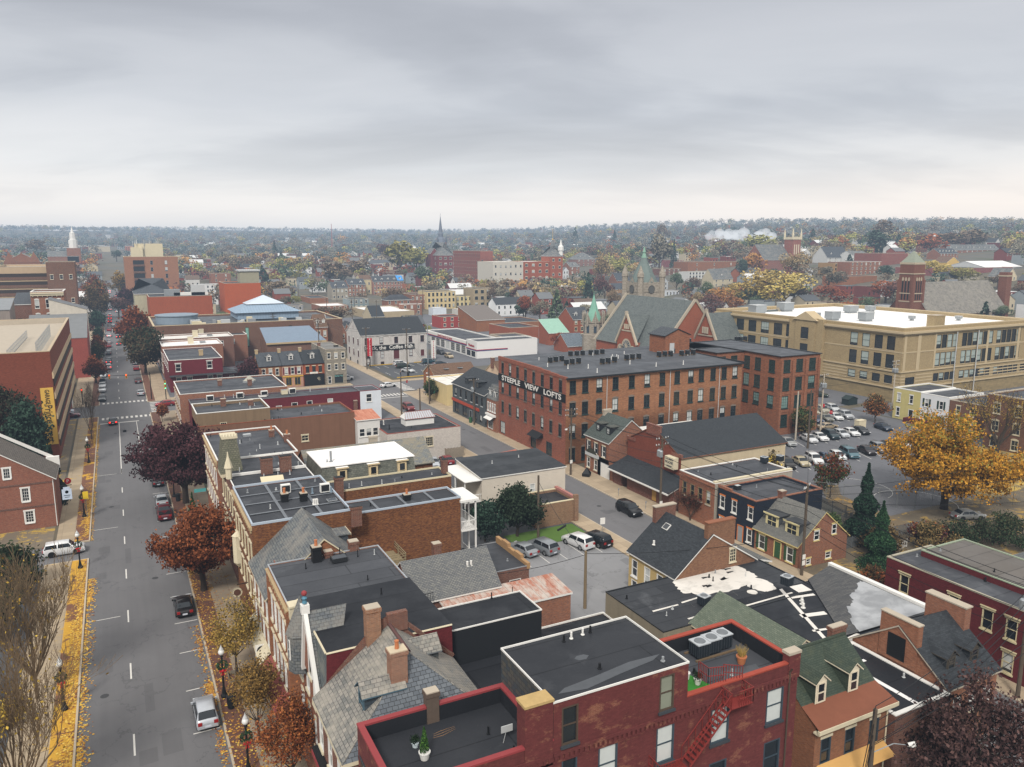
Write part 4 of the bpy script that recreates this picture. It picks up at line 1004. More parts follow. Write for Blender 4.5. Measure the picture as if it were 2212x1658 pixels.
sub=W(37.35,135.6,4.2,5.2,7.6,siding('d6d4cf')); sub.win('f',[.85,2.1,3.35],4.6,1.05,1.5,'s',M_white,M_white); sub.shed(.7,seamed('b06a4f','c0846a',.5,0,0),'b',.2); sub.walls('frlb'); absorb(B,sub)
# 12 long maroon building
B=Bld('brick_building','long maroon painted brick building with grey roof, assorted white windows and white clapboard end',12.,167.6,35.,6.4,7.,BR_MAROON)
for u,z,w_,h_ in ((2.5,4.4,1.1,.9),(9.,3.6,1.2,1.9),(12.6,4.1,1.2,1.2),(17.3,3.2,1.25,2.1),(20.6,3.4,1.3,2.3),(23.8,4.,1.2,1.8),(28.3,4.2,1.2,1.7)): B.win('f',[u],z,w_,h_,'s',M_white,M_white,None,M_glass)
B.flat(MEM2,.1,plain('6d6f72',.6),.15,.1); B.walls(); B.win('f',[5.,6.2],3.,.6,1.4,'p',M_black,None,None,M_glassdk)
sub=W(47.,167.5,4.8,6.6,6.9,siding('d4d9dd')); sub.win('f',[2.],[4.4,.9],1.3,1.8,'s',M_white,M_white); sub.flat(MEM2,.1,plain('7a3034',.7),.15,.12); sub.walls(); absorb(B,sub)
B.chimney(33.8,-.3,4.,1.,.8,.5,BR_CHIM,0); B.skylight(14.5,3.,7.,1.6,1.1,.4,M_white); B.skylight(19.3,4.,7.,1.3,1.2,.9,M_ltrim,M_grey)
for x in (7.,8.8,11.,25.,29.): B.vent(x,4.5,7.,.8)
b=MB(); b.box(16.,19.5,-1.2,-.02,2.9,3.0)
for k in range(9): b.tube((16.1+k*.42,-1.15,3),(16.1+k*.42,-1.15,4),.025,n=4)
b.tube((16.,-1.15,4),(19.5,-1.15,4),.03,n=4); b.build('fire_escape',[M_black],B.root,uv=False)
sub=W(10.4,174.1,22.,18.,8.2,BR_RED); sub.win('l',[2,5,8,11,14,16.5],[1.4,4.9],1.2,2.,'sh',M_white,M_ltrim,M_ltrim); sub.flat(MEM2,.25,M_white,.2,.1); sub.walls(); 
sub.chimney(15.,6.,8.,1.4,.9,.6,BR_CHIM,0); sub.chimney(9.,9,8.,1.2,.9,.6,BR_CHIM,0); absorb(B,sub)
b=MB(); b.prism([(14+1.5*math.cos(R(a)),17+1.1*math.sin(R(a))) for a in range(0,360,60)],7.9,8.4,0); 
pr=[(14+1.4*math.cos(R(a)),17+1.*math.sin(R(a)),8.4) for a in range(0,360,60)]
for i in range(6): b.poly([pr[i],pr[(i+1)%6],(14,17,9.6)],1)
b.build('skylight',[M_grey,glass(.9,'6a6a60','a8a595')],B.root)
# 13 flat building with monitor skylight
B=Bld('brick_building','white painted low building with dark flat roof and long glazed roof monitor',41.4,130.9,14.2,12.2,5.7,brick('c9c2b6','d6cfc3','b3ab9e',.15,paint='d0c9be',streak=.2))
B.win('f',[6.4,8.],2.6,1.5,1.75,'',M_ltrim,M_ltrim,M_ltrim,M_glass,4,4)
B.flat(MEM,.12,plain('8c4638',.8,.2),.25,.08); B.walls()
b=MB(); b.box(5.2,10.9,5.,7.6,5.6,6.9,0); b.poly([(5.,4.8,6.9),(11.1,4.8,6.9),(10.6,6.3,8.),(5.5,6.3,8.)],1); b.poly([(11.1,7.8,6.9),(5.,7.8,6.9),(5.5,6.3,8.),(10.6,6.3,8.)],1); b.poly([(5.,7.8,6.9),(5.,4.8,6.9),(5.5,6.3,8.)],0); b.poly([(11.1,4.8,6.9),(11.1,7.8,6.9),(10.6,6.3,8.)],0)
for k in range(13): x=5.2+k*.47; b.tube((x,4.78,6.93),(5.5+k*.425,6.3,8.03),.035,n=4,m=2)
b.tube((5.5,6.3,8.03),(10.6,6.3,8.03),.06,n=4,m=2); b.tube((5.,4.78,6.9),(11.1,4.78,6.9),.06,n=4,m=2)
b.build('roof_monitor',[M_white,glass(1.,'8a9298','b9bec2'),plain('8c4a3c',.7)],B.root,uv=False); B.vent(1.9,8.,5.6,.9,.1,M_white); B.vent(1.7,4.,5.6,.9,.09,M_black)
# wood fence round the bins
b=MB()
for i in range(18): x=i*.2; b.box(x,x+.18,0,.03,0,1.9+.03*(i%3))
for i in range(14): y=.05+i*.2; b.box(0,.03,y,y+.18,0,1.9+.03*(i%2))
b.build('picket',[plain('8c8172',.9,.25,2.)],tag(empty('wooden_fence',(52.4,130.2,0)),'tall weathered board fence corner beside the two cars parked behind white building','fence'),uv=False)
# 15 white garage with dark roof
B=Bld('garage_building','cream block garage with sloping black roof and white balcony, beside brick yard wall',44.5,97.2,13.8,9.3,6.2,siding('cdc3b3',.22))
B.win('f',[3.2],1.7,.9,1.8,'s',M_white); B.win('f',[8.2],2.8,.9,1.6,'s',M_white)
B.shed(.55,membrane('3a3d40',1.9,40.,.3,'75777a'),'b',.15,M_white,.16); B.walls()
b=MB(); b.box(-2.6,0,0.2,7.4,2.8,2.95); b.box(-2.7,0.05,-.1,8.8,6.0,6.12)
for y in (.3,3.8,7.3): b.box(-2.6,-2.45,y-.08,y+.08,0,6.)
for k in range(28): y=.35+k*.25; b.box(-2.56,-2.52,y-.02,y+.02,2.95,3.9)
b.box(-2.58,-2.5,.2,7.4,3.9,3.98)
for k in range(10): x=-2.4+k*.25; b.box(x-.02,x+.02,.2,.24,2.95,3.9)
b.box(-2.6,0,.2,.27,3.9,3.98); b.build('balcony',[M_white],B.root,uv=False); B.vent(4,5,6.7,.5); B.vent(9,6,6.8,.4)
# 16 rusty roof
B=Bld('metal_shed','low shed with rusty red ribbed metal roof beside the parked cars',53.3,109.5,7.4,9.,2.9,plain('9a7f68',.9)); B.shed(.5,seamed('a85a44','c07a62',.4,.0,1),'r',.2,M_dkmetal,.1); B.walls(); B.chimney(1.2,6.,3.1,.9,.6,.6,M_conc,0)
# 17 brick yard building
B=Bld('brick_garage','small flat roofed brick garage with pink coping at the kerb of the side street',49.8,90.9,6.6,5.6,3.3,brick('8c6449','a07a58','8a8070',.3)); B.flat(MEM,.35,M_cream,.28,.1); B.walls()
b=MB(); b.box(6.3,6.75,-.1,5.7,3.3,3.7,0); b.box(6.2,6.85,-.25,.3,0,4.,1); b.build('parapet',[plain('a8736a',.8,.2),brick('8c6449','a07a58')],B.root)
# 18 slate rear wing
B=Bld('slate_wing','low brick rear wing with slate tile gable roof, white gutter and tall square chimney',22.6,64.7,8.8,6.6,6.2,BR_DK)
B.win('f',[1.6,3.6,5.6,7.6],3.6,1.1,1.5,'s',M_ltrim,M_ltrim,None,M_glass); B.gable('x',2.7,slate('6d6f70','83837e',.3,.17),.3,M_white); B.walls(); B.chimney(3.8,3.9,8.3,1.7,.8,.7,BR_CHIM,0)
for x in (6.3,6.7): B.vent(x,2.,7.8,.5,.12,M_white)
b=MB()
for k in range(14): b.tube((-1.6+k*.25,-.6,6.2),(-1.6+k*.25,-.6,7.1),.02,n=4)
b.tube((-1.6,-.6,7.1),(1.7,-.6,7.1),.03,n=4); b.build('railing',[M_black],B.root,uv=False)
B=Bld('brick_wing','brick outbuilding with dark flat roof and stepped coping, facing the parking lot',31.6,70.6,6.3,7.8,4.6,BR_DK)
B.win('f',[4.6],2.1,1.4,1.3,'s',M_white); B.flat(MEM4,.02,plain('8a8c8e',.5),.1,.08); B.walls()
b=MB()
for k in range(5): b.box(6.02,6.42,-.05+k*1.57,1.5+k*1.57,4.3,4.95+.28*(k%2)+.1*k)
b.build('coping',[plain('a5835c',.9,.25,2.)],B.root)
# 20 rusty metal roof block
B=Bld('brick_wing','square brick block with streaked rusty metal roof and white gutter',25.2,61.2,12.3,3.8,5.4,BR_RED); B.shed(.35,seamed('b9aea3','a2654d',.75,.05,0),'b',.15,M_white,.2); B.walls(); B.win('b',[2.5,5,8,10.5],2.,1.,1.6,'s',M_ltrim,M_ltrim); B.vent(6.7,1.6,5.9,.7,.04,M_black)
# 21 sunken black roof
B=Bld('flat_extension','sunken black flat roof extension with hatch between the taller roofs',28.6,47.6,12.6,13.4,2.6,BR_DK); B.flat(MEM3,.03,M_white,.12,.15); B.walls(); B.skylight(9.6,10.7,2.6,2.,1.,.2,M_white); B.chimney(12.,9.6,2.7,.5,.5,.5,M_black,1)
b=MB(); b.box(1.,1.5,9.6,12.2,2.6,2.75); b.build('hatch',[M_lgrey],B.root)
b=MB(); b.box(19.3-20,28.2-20,39.6-40,47.5-40,0,9.4); tag(b.build('flat_extension',[MEM3],None,(20,40,0)),'low black roof courtyard behind the weathered slate hip roof','extension')
# ------------------------------------------------------------------ buildings right of the parking lot
B=Bld('flat_building','low block building whose black flat roof is patched with white coating',41.2,51.4,19.5,9.2,5.,stucco('8e8470',.5,.5))
B.flat(membrane('3a3c3f',1.6,8.,.6,'808285'),0,M_dkmetal,.1,.1); B.walls()
r_=random.Random(4); b=MB(); z=5.02
for cx_,cy_,rx_,ry_ in ((11.6,6.2,4.6,2.3),(8.8,7.6,1.5,.9),(14.9,3.6,1.3,1.7),(15.3,7.4,1.,1.3),(7.4,5.6,.7,.35),(13.,2.6,.5,.5)):
 pts=[]; z+=.0015
 for i in range(44):
  a=2*math.pi*i/44; rr=1+.1*r_.random()-.1*((i%5)==0)*r_.random(); pts.append((min(16.4,max(.2,cx_+rx_*rr*math.cos(a))),min(9.,max(.2,cy_+ry_*rr*math.sin(a))),z))
 b.poly(pts)
for i in range(7):
 x,y=r_.uniform(8.5,14.5),r_.uniform(5,8); b.poly([(x,y,5.034),(x+r_.uniform(.3,1.2),y+.1,5.034),(x+r_.uniform(.3,1.),y+r_.uniform(.2,.7),5.034),(x+.1,y+.4,5.034)],1)
for x0,y0,x1,y1 in ((1.6,3.7,4.6,3.72),(5.2,3.9,9.,4.2),(3.6,1.,6.4,1.05),(5.6,1.05,5.7,3.2),(9.5,.6,16.4,.7),(11.,.3,11.2,3.5),(13.5,.2,13.7,3.6)): 
 b.poly([(x0,y0-.12,z+.004),(x1+.05,y1-.1,z+.004),(x1+.06,y1+.12,z+.004),(x0+.02,y0+.13,z+.004)])
b.build('roof_patch',[whiteroof('d6d1c8',.8),MEM],B.root,uv=False); B.vent(9.,2.2,5.,.4,.25,M_white)
B=Bld('shingle_building','large low dark shingle roof with a broad silver painted patch and white edge strip',51.6,42.2,13.7,11.2,5.,BR_DK)
B.walls(); b=MB(); b.poly([(0,0,5.03),(13.7,0,5.03),(13.7,11.2,5.03),(0,11.2,5.03)],1); b.poly([(3.2,1.4,5.1),(13.3,0,5.75),(13.6,11.8,5.85),(9.6,11.2,5.2)]); b.poly([(3.2,1.4,5.1),(9.6,11.2,5.2),(9.6,11.2,5.),(3.2,1.4,5.)][::-1],1); b.box(13.2,13.7,-.1,11.9,5.5,6.05,2)
r2=random.Random(2); e=[(5.,1.3),(5.6,2.6),(6.6,3.4),(7.4,4.6),(8.7,4.9),(9.6,6.),(11.2,6.6),(12.1,7.4),(13.1,7.6)]; pts=[]
for (a_,c_),(d_,f_) in zip(e[:-1],e[1:]):
 for k in range(5): t=k/5; x,y=a_+(d_-a_)*t+r2.uniform(-.12,.12),c_+(f_-c_)*t+r2.uniform(-.16,.16); pts.append((x,y))
pts=[(13.1,.3),(13.1,7.6)]+pts[::-1]+[(4.9,1.1)]
b.poly([(x,y,5.12+.066*(x-3.2)+.012*y*(1-(x-3.2)/10.1)+.012) for x,y in pts],3)
for p in (((.6,.3),(1.,.3),(5.8,11.),(5.4,11.)),((1.6,3.2),(3.4,2.8),(3.5,3.1),(1.7,3.5)),((2.8,5.6),(5.4,5.),(5.6,5.6),(3.,6.2)),((5.,8.9),(7.6,8.4),(7.7,8.8),(5.1,9.3)),((2.2,.2),(5.2,.2),(4.8,1.3),(2.6,1.)),((6.6,9.6),(8.2,9.4),(8.4,10.9),(6.8,11.))): b.poly([(x,y,5.05) for x,y in p],4)
b.build('roof',[SH_MIX,MEM3,M_white,patchy('8b8d8f','a9abad',.4,.4,.6,.6),whiteroof('d9d4cc',.5)],B.root)
for x,y in ((4.4,7.),(4.9,7.6),(5.4,8.1)): B.vent(x,y,5.04,.5,.13,M_white)
B=Bld('shingle_house','house with mossy grey green shingle gable roof rising above the terrace parapet',44.6,41.7,6.6,9.9,5.1,stucco('b9b0a2')); B.gable('y',2.2,SH_GG,.3,M_ltrim); B.win('f',[2.,4.4],2.4,1.,1.6,'s',M_white); B.walls()
B=Bld('dormer_house','brick house with dark green shingle roof, two white gabled dormers and brown metal skirt roof',40.4,33.7,7.4,8.2,6.6,brick('8a5235','a0643f','8a7a68',.25))
B.win('f',[1.1,3.5,6.],3.4,1.0,2.05,'s',M_bluegr,M_ltrim,M_ltrim,M_glass); B.win('f',[1.4,5.6],.6,1.2,1.9,'s',M_white,M_ltrim,None,M_glass)
b=MB(); w_,d_,h_=7.4,8.2,6.6
b.poly([(-.25,-.55,h_),(w_+.25,-.55,h_),(w_+.05,1.3,h_+.75),(-.05,1.3,h_+.75)],1); b.poly([(-.05,1.3,h_+.75),(w_+.05,1.3,h_+.75),(w_+.05,4.2,h_+3.1),(-.05,4.2,h_+3.1)],0); b.poly([(w_+.05,8.5,h_),(-.05,8.5,h_),(-.05,4.2,h_+3.1),(w_+.05,4.2,h_+3.1)],0)
b.box(-.3,w_+.3,-.6,-.42,h_-.3,h_-.005,2); b.box(-.25,w_+.25,-.5,-.02,h_-.42,h_-.3,2); b.tube((-.05,4.2,h_+3.13),(w_+.05,4.2,h_+3.13),.12,n=5,m=0)
b.build('roof',[SH_GREEN,plain('7a4a36',.75,.2,1.),M_ltrim],B.root)
for x in (0,w_): B.extra.poly([(x,0,h_),(x,8.2,h_),(x,4.2,h_+3.08),(x,1.3,h_+.7)] if x else [(x,8.2,h_),(x,0,h_),(x,1.3,h_+.7),(x,4.2,h_+3.08)])
B.walls()
for x in (1.6,4.9): B.dormer(x,1.15,7.25,'f',1.05,1.75,3.3,SH_GREEN,SH_GREEN,plain('d8cdb5',.7,.1),True,ny=1)
B.chimney(7.0,4.6,9.5,.8,1.5,.5,BR_CHIM,0); B.chimney(1.0,8.,8.,1.6,.9,.7,BR_CHIM,0); B.downpipe('f',7.2,M_ltrim)
b=MB(); b.poly([(.3,-1.2,2.9),(7.,-1.2,2.9),(7.,-.02,3.5),(.3,-.02,3.5)]); b.build('shop_awning',[plain('cfa262',.8)],B.root)
B=Bld('flat_extension','dark roofed low extension with white strips between the green dormer house and brick gable',48.,33.2,6.2,8.9,5.4,BR_DK); B.flat(MEM3,.02,M_white,.35,.08); B.walls(); b=MB(); b.box(2.6,3.,.4,8.4,5.42,5.44); b.box(1.2,4.6,6.2,6.5,5.42,5.445); b.build('roof_patch',[whiteroof()],B.root)
B=Bld('gable_house','brick house with stepped gable chimney wall, boarded black opening and dark shingle roof',54.4,33.7,6.4,8.6,5.6,brick('8f553a','a5694a','8a7a68',.25))
B.gable('x',3.1,SH_DK,.3,M_conc); B.win('f',[1.5,3.4,5.2],2.7,.95,1.7,'s',M_white,M_ltrim); B.walls()
b=MB(); b.box(-.1,.45,2.6,6.,5.6,9.4,0); b.box(-.16,.5,2.55,6.05,9.4,9.5,2); b.box(-.13,-.1,3.6,5.2,5.9,7.9,1); b.build('chimney',[brick('8f553a','a5694a','8a7a68',.25),M_black,M_conc],B.root)['label']='broad brick chimney wall with square black board'
b=MB(); b.box(5.8,6.6,2.7,6.2,7.2,9.6,0); b.box(5.75,6.65,2.6,6.3,9.6,9.72,1); b.build('chimney',[brick('8f553a','a5694a'),M_conc],B.root)
for x in (1.7,4.6): B.dormer(x,.9,6.1,'f',1.1,1.3,2.6,SH_DK,SH_DK,plain('4a443c'),True)
B=Bld('brick_house','dark red painted brick house with cream hooded windows and long grey roof',69.6,28.,7.,22.8,7.,BR_DRED)
B.win('l',[2.2,7.5,10.8,13.,16.5,20.5],3.9,1.05,1.95,'sh',plain('c9bc97',.7),plain('c9bc97',.7),plain('c9bc97',.7),M_glass); B.win('l',[2.2,7.5,13.,18],.7,1.05,1.95,'sh',plain('c9bc97',.7),plain('c9bc97',.7),plain('c9bc97',.7),M_glass)
B.flat(MEM2,.02,plain('a59f8c',.7),.25,.1); B.walls(); 
sub=W(73.,28.,7.,21.4,7.6,BR_DRED); sub.flat(membrane('6d6862',2.,9.),.0,plain('8f9a84',.7),.2,.1); sub.walls('l'); absorb(B,sub)
B=Bld('cream_house','small cream house with grey slate roof at the right edge of the picture',83.,39.,9.,8.,5.5,plain('c9b88f',.8)); B.win('l',[2.,5.5],[2.8],1.2,1.7,'s',M_white); B.win('f',[2.,5.5],[2.8],1.2,1.7,'s',M_white); B.gable('x',1.6,SL_GREY,.3,M_white); B.walls()
# shingle roof house facing the lot
B=Bld('cream_house','cream fronted house with big charcoal shingle roof and mottled brick gable wall with chimney',49.2,59.7,10.8,8.2,5.3,plain('b9a06c',.85,.15))
B.win('l',[1.1,3.4,5.6,7.4],[2.6,.2],1.05,1.95,'s',M_white,M_white,None,M_glass)
BRG=brick('7d5038','9a6a48','857666',.35)
B.op['f'].append((7.1,8.0,3.2,4.9)); add_window(B.root,(7.55,0,5.6),0,.9,1.5,'ps',M_ltrim,M_ltrim,M_ltrim,M_glass,3,4); B.op['f'].pop()
B.gable('y',3.8,SH_DK,.3,M_white,.43,1); B.walls(mats=[plain('b9a06c',.85,.15),BRG],split={'f':1,'b':1,'r':1})
b=MB(); b.box(4.,7.7,-.05,.55,7.6,10.4,0); b.box(3.95,7.75,-.1,.6,10.4,10.52,1); b.build('chimney',[BRG,plain('8a5a42',.9)],B.root)
b=MB(); b.box(3.2,6.,7.75,8.35,7.9,9.9,0); b.box(3.1,6.1,7.7,8.4,9.9,10.02,1); b.build('chimney',[BR_CHIM,M_conc],B.root)
o=B.skylight(3.4,6.,8.2,.8,.9,.12,M_white); o.rotation_euler=(0,R(-39),0); B.vent(1.4,5.6,6.6,.5,.12,M_white)
sub=W(55.2,68.,6.,4.4,4.6,siding('dcdcd8')); sub.gable('y',1.2,slate('5b5f63','6d7174'),.3,M_white); sub.walls(); absorb(B,sub)
sub=W(60.05,60.4,2.8,6.6,4.2,siding('b9c2a8')); sub.shed(.8,slate('6a6a66','7a7a75'),'l',.25); sub.walls(); absorb(B,sub)
# ------------------------------------------------------------------ side street, east row
B=Bld('brick_house','brick cottage with grey shingle roof, two wide cream dormers and green shutters',71.6,64.2,8.4,7.3,3.1,BR_RED)
M_yel=plain('d3bf83',.7)
B.win('l',[1.3,6.],.5,1.1,1.9,'s',M_white,M_yel,M_yel,M_glass)
B.win('f',[1.8],.3,.8,.8,'s',M_white,M_yel,M_yel); B.win('f',[5.2],.5,1.,.9,'s',M_white,M_yel,M_yel)
B.door('l',4.,1.,2.1,plain('2f5233',.6),.3,M_yel)
b=MB()
for u in (.55,2.05,5.25,6.75): b.box(-.05,-.01,7.3-u-.2,7.3-u+.2,.5,2.4)
b.build('shutter',[plain('2d4a2f',.6)],B.root)
B.gable('y',3.5,SH_GREY,.35,M_yel,.5)
add_window(B.root,(2.9,0,3.3),0,.9,1.3,'ps',M_white,M_yel,M_yel); add_window(B.root,(5.9,0,3.6),0,.8,1.3,'ps',M_white,M_yel,M_yel)
B.walls()
for y in (1.9,5.2): B.dormer(.75,y,3.65,'l',2.2,1.6,2.6,plain('3e4042',.85),plain('4a4d50'),plain('dccf9e',.6),False,nx=2)
B.chimney(4.2,7.1,6.3,1.1,.8,.7,BR_CHIM,0)
B=Bld('navy_house','navy blue painted brick row house with bright orange window heads and stepped parapet',71.6,71.55,12.,7.1,6.4,brick('232c3a','2a3444','1c232e',.2,paint='1f2836',wear=.05))
M_or=plain('c9743a',.7)
for u in (.9,3.2,6.2): B.win('l',[u],3.7,.95,1.75,'s',M_white,M_white,M_or)
for u in (.9,2.9,6.2): B.win('l',[u],.6,.95,1.85,'s',M_white,M_white,M_or)
B.door('l',4.55,.9,2.1,M_grey,.2,M_or); B.flat(MEM2,.3,BR_RED,.3,.12); B.walls()
b=MB(); b.box(-.05,.3,4.6,7.15,6.4,6.75,0); b.build('parapet',[BR_RED],B.root); B.skylight(2.2,5.8,6.1,.8,.7,.6,M_dkmetal)
B=Bld('brick_building','brick building with corbelled parapet, four tall front windows and rooftop condensers',71.6,79.3,14.5,7.6,6.6,BR_RED)
B.win('l',[1.2,2.9,4.6,6.3],3.3,.95,2.0,'s',plain('8a7a5c'),M_conc,None,M_glass); B.flat(MEM2,.05,M_white,.25,.12); B.walls(); B.cornice('l',5.9,.35,.12,BR_RED,0,None,.45)
b=MB(); b.box(-.02,14.5,-.03,.0,.1,6.5); b.build('side_wall',[stucco('a9a294')],B.root); b=MB(); b.box(0,14.5,0,.5,6.65,6.95); b.build('parapet',[M_ltrim],B.root)
B=Bld('lodge_hall','red brick hall with stepped gable front, big charcoal roof, cream side wall and lean-to porch',74.5,90.2,21.5,13.9,7.3,brick('7d3f30','8d4d3a','7a4a3a',.3))
B.gable('x',3.4,SH_BLK,.3,BR_RED,.5); B.walls(mats=[brick('7d3f30','8d4d3a','7a4a3a',.3),stucco('c9b99a',.3,.25)],split={'f':1})
b=MB()
for y0,y1,sg in ((-.2,2.2,0),(11.7,14.1,0)): b.box(-.15,.2,y0,y1,7.2,7.75,0)
b.box(-.15,.2,5.2,8.7,9.3,10.9,0); b.box(-.2,.25,5.1,8.8,10.9,11.05,0); b.build('gable_parapet',[brick('7d3f30','8d4d3a')],B.root)
b=MB(); b.poly([(-4.2,-2.3,2.75),(-.02,-2.3,4.4),(-.02,13.8,4.4),(-4.2,13.8,2.75)][::-1],0); b.poly([(-4.2,-2.3,2.6),(-.02,-2.3,4.25),(-.02,13.8,4.25),(-4.2,13.8,2.6)],1); b.box(-4.25,-4.1,-2.3,13.8,2.58,2.8,1); b.build('porch_roof',[SH_DK,M_white],B.root)
b=MB(); b.box(-3.,-.0,-2.2,9.6,0,3.1,0); b.box(-3.,0,11.2,13.6,0,3.1,0); b.build('porch_wall',[brick('6d352a','7d4335')],B.root); B.slab('door',-3.06,-2.99,1.9,2.9,.3,2.4,plain('b0894a'),'ochre side door')
b=MB(); b.box(-.9,0,5.6,7.8,5.4,7.2); sg=b.build('hanging_sign',[M_ltrim],B.root,(-.2,-5.2,0)); 
for tx,z,sz in (('LOYAL ORDER OF',6.85,.24),('MOOSE',6.35,.55),('LODGE 299',5.8,.26)): put_text(sg,tx,sz,plain('2a3444'),(-.92,6.7,z),R(-90))
sub=W(71.7,104.2,6.,4.6,3.3,BR_RED); sub.flat(MEM3,.2,M_dkmetal,.2,.08); sub.walls(); b=MB(); b.box(-.06,-.01,.8,3.6,0,2.6,0); b.box(-.08,-.06,.9,3.5,.1,2.5,1); o=b.build('garage_door',[M_grey,M_white],sub.root); absorb(B,sub)
B=Bld('corner_pub','brick corner pub with green grey roof, two black gabled dormers and white sash windows',71.7,105.4,8.4,7.5,6.4,BR_RED)
B.win('l',[1.2,3.5,5.9],3.6,1.,1.9,'s',M_white,M_ltrim,M_ltrim); B.win('l',[1.2,3.5],.7,1.,1.8,'s',M_white,M_ltrim,M_ltrim); B.door('l',5.8,1.,2.2,M_white,.2,M_white)
b=MB()
for u in (.55,1.85,2.85,4.15,5.25,6.55): b.box(-.05,-.01,7.5-u-.16,7.5-u+.16,3.6,5.5)
b.build('shutter',[plain('3a2f2c',.6)],B.root)
B.gable('y',3.4,slate('4f5853','606963',.3,.16),.25,M_white,.52); B.walls()
for y in (1.9,5.): B.dormer(1.05,y,7.1,'l',1.2,1.55,2.4,slate('5a5d56','6c6f66',.3,.16),plain('22262a'),plain('2a2d30'),False,style='sp')
b=MB(); b.box(-.3,-.02,3.,7.,2.9,3.5,0); b.poly([(-.3,3.2,3.5),(-.3,6.8,3.5),(-.3,6.,4.2),(-.3,5,4.5),(-.3,4,4.2)][::-1],1); b.build('signboard',[M_lgrey,plain('3a3a30')],B.root)
B.chimney(4.4,7.3,9.5,.9,1.6,.6,M_conc,0)
sub=W(80.1,105.,16.,9.,6.,plain('d5d3ce')); sub.flat(whiteroof(),.3,M_white,.3,.1); sub.walls(); absorb(B,sub)
# ------------------------------------------------------------------ big loft building with the painted sign
M_gfr=plain('2b3a38',.6,.15)
B=Bld('loft_building','huge four storey brick loft building with black painted sign band on its end wall',69.7,116.3,40.8,27.2,15.8,BR_STEEP)
us=[1.4,4.,7.0,10.5,14.1,17.6,21.1,24.6,27.9,30.5,33.4,36.2,39.]
B.win('f',us,[13.0],1.3,2.35,'s',M_gfr,M_gfr,None,M_glass,2,1); B.win('f',us,[9.,4.9,.7],1.3,2.4,'sa',M_gfr,M_gfr,BR_STEEP,M_glass,2,1)
ul=[1.9+3.34*i for i in range(8)]
B.win('l',ul,[13.0,9.,4.9],1.1,2.3,'sa',M_gfr,BR_STEEP,BR_STEEP,M_glass); B.win('l',[ul[0],ul[4],ul[6]-.6],[.5],2.1,2.5,'',M_gfr,None,None,M_glassdk,3,2)
BR_TWO=brick('986342','b27b52','83776a',.35,.5,.11,streak=.4,low='a89a92'); BR_W=brick('8c4d3c','a35f48','83776a',.35,.5,.11,streak=.35)
B.walls(mats=[BR_TWO,BR_W],split={'l':1})
b=MB(); b.poly([(-.1,-.5,15.85),(41.,-.5,15.85),(41.,27.3,16.3),(-.1,27.3,16.3)],0); b.box(-.1,41.,-.55,-.35,15.7,15.98,1); b.box(40.9,41.1,-.4,27.3,15.7,16.2,1)
b.build('roof',[membrane('56595d',3.,14.,.5,'73767a'),M_dkmetal],B.root)
b=MB()
for k in range(9): b.box(-.12,.3,27.2*k/9-.01,27.2*(k+1)/9,15.7,16.1+.26*k*0+.12*min(k,3),0)
b.build('parapet',[BR_W],B.root)
b=MB(); b.box(-.14,-.01,.1,27.1,11.45,12.93); sg=b.build('sign_band',[plain('141517',.7,.15)],B.root)
put_text(sg,'STEEPLE   VIEW   LOFTS',1.42,plain('d9d6cf'),(-.16,13.4,12.19),R(-90),bold=.035,width=24.,depth=.01)
for u in (8.6,22.9,35.): B.downpipe('f',u,M_lgrey,15.9)
sub=W(103.5,132.,6.5,5.5,20.,BR_STEEP,0); sub.op['f'].append((1.2,2.6,16.4,18.6)); sub.gable('y',1.3,SL_DK,.3,M_dkmetal); sub.op['f'].clear(); sub.walls('frbl',z0=16.); 
b=MB(); b.box(1.2,2.4,-.05,-.01,16.2,18.4); b.build('door',[M_lgrey],sub.root); absorb(B,sub)
for i in range(20): B.vent(2+rnd.random()*38,2+rnd.random()*22,16.,.8,.08,M_white)
b=MB(); b.poly([(-1.3,8.2,3.2),(-.02,8.2,4.1),(-.02,12.4,4.1),(-1.3,12.4,3.2)][::-1]); b.poly([(-1.3,8.2,3.2),(-.02,8.2,4.1),(-.02,8.2,3.2)]); b.build('awning',[M_black],B.root)
for x0,y0,w_,d_,h_,fc in ((113.,126.5,8.,16.,16.4,'f'),(110.6,134.,10.,10.,16.4,'f'),(120.4,115.7,11.2,27.,16.5,'fl')):
 sub=W(x0,y0,w_,d_,h_,BR_STEEP)
 gm=glass(.3,'22302e','7f9a94')
 if w_>11:
  for u in (1.7,5.3,9.): sub.win('f',[u],[13.2,9.4,5.6,1.7],1.9,2.6,'',M_gfr,M_gfr,None,gm,3,4)
  for u in (13.4,17.4,20.6,24.6): sub.win('l',[u],[13.0,9.3,5.6],1.7,2.6,'',M_gfr,M_gfr,None,gm,3,4)
  b=MB()
  for u in (0.,3.2,6.9,10.6): b.box(u,u+.55,-.25,-.01,0,15.6)
  for z in (12.2,8.5,4.8): b.box(.56,3.19,-.1,-.01,z,z+.3); b.box(3.76,6.89,-.1,-.01,z,z+.3); b.box(7.46,10.59,-.1,-.01,z,z+.3)
  b.build('pilaster',[BR_STEEP],sub.root)
 elif w_==8.: sub.win('f',[1.6,4.8],[13.,9.,5.],1.8,2.6,'',M_gfr,M_gfr,None,gm,3,4)
 sub.flat(membrane('56595d',3.,14.,.5,'73767a'),0,M_dkmetal,.2,.14,ov=.25); sub.walls(); absorb(B,sub)
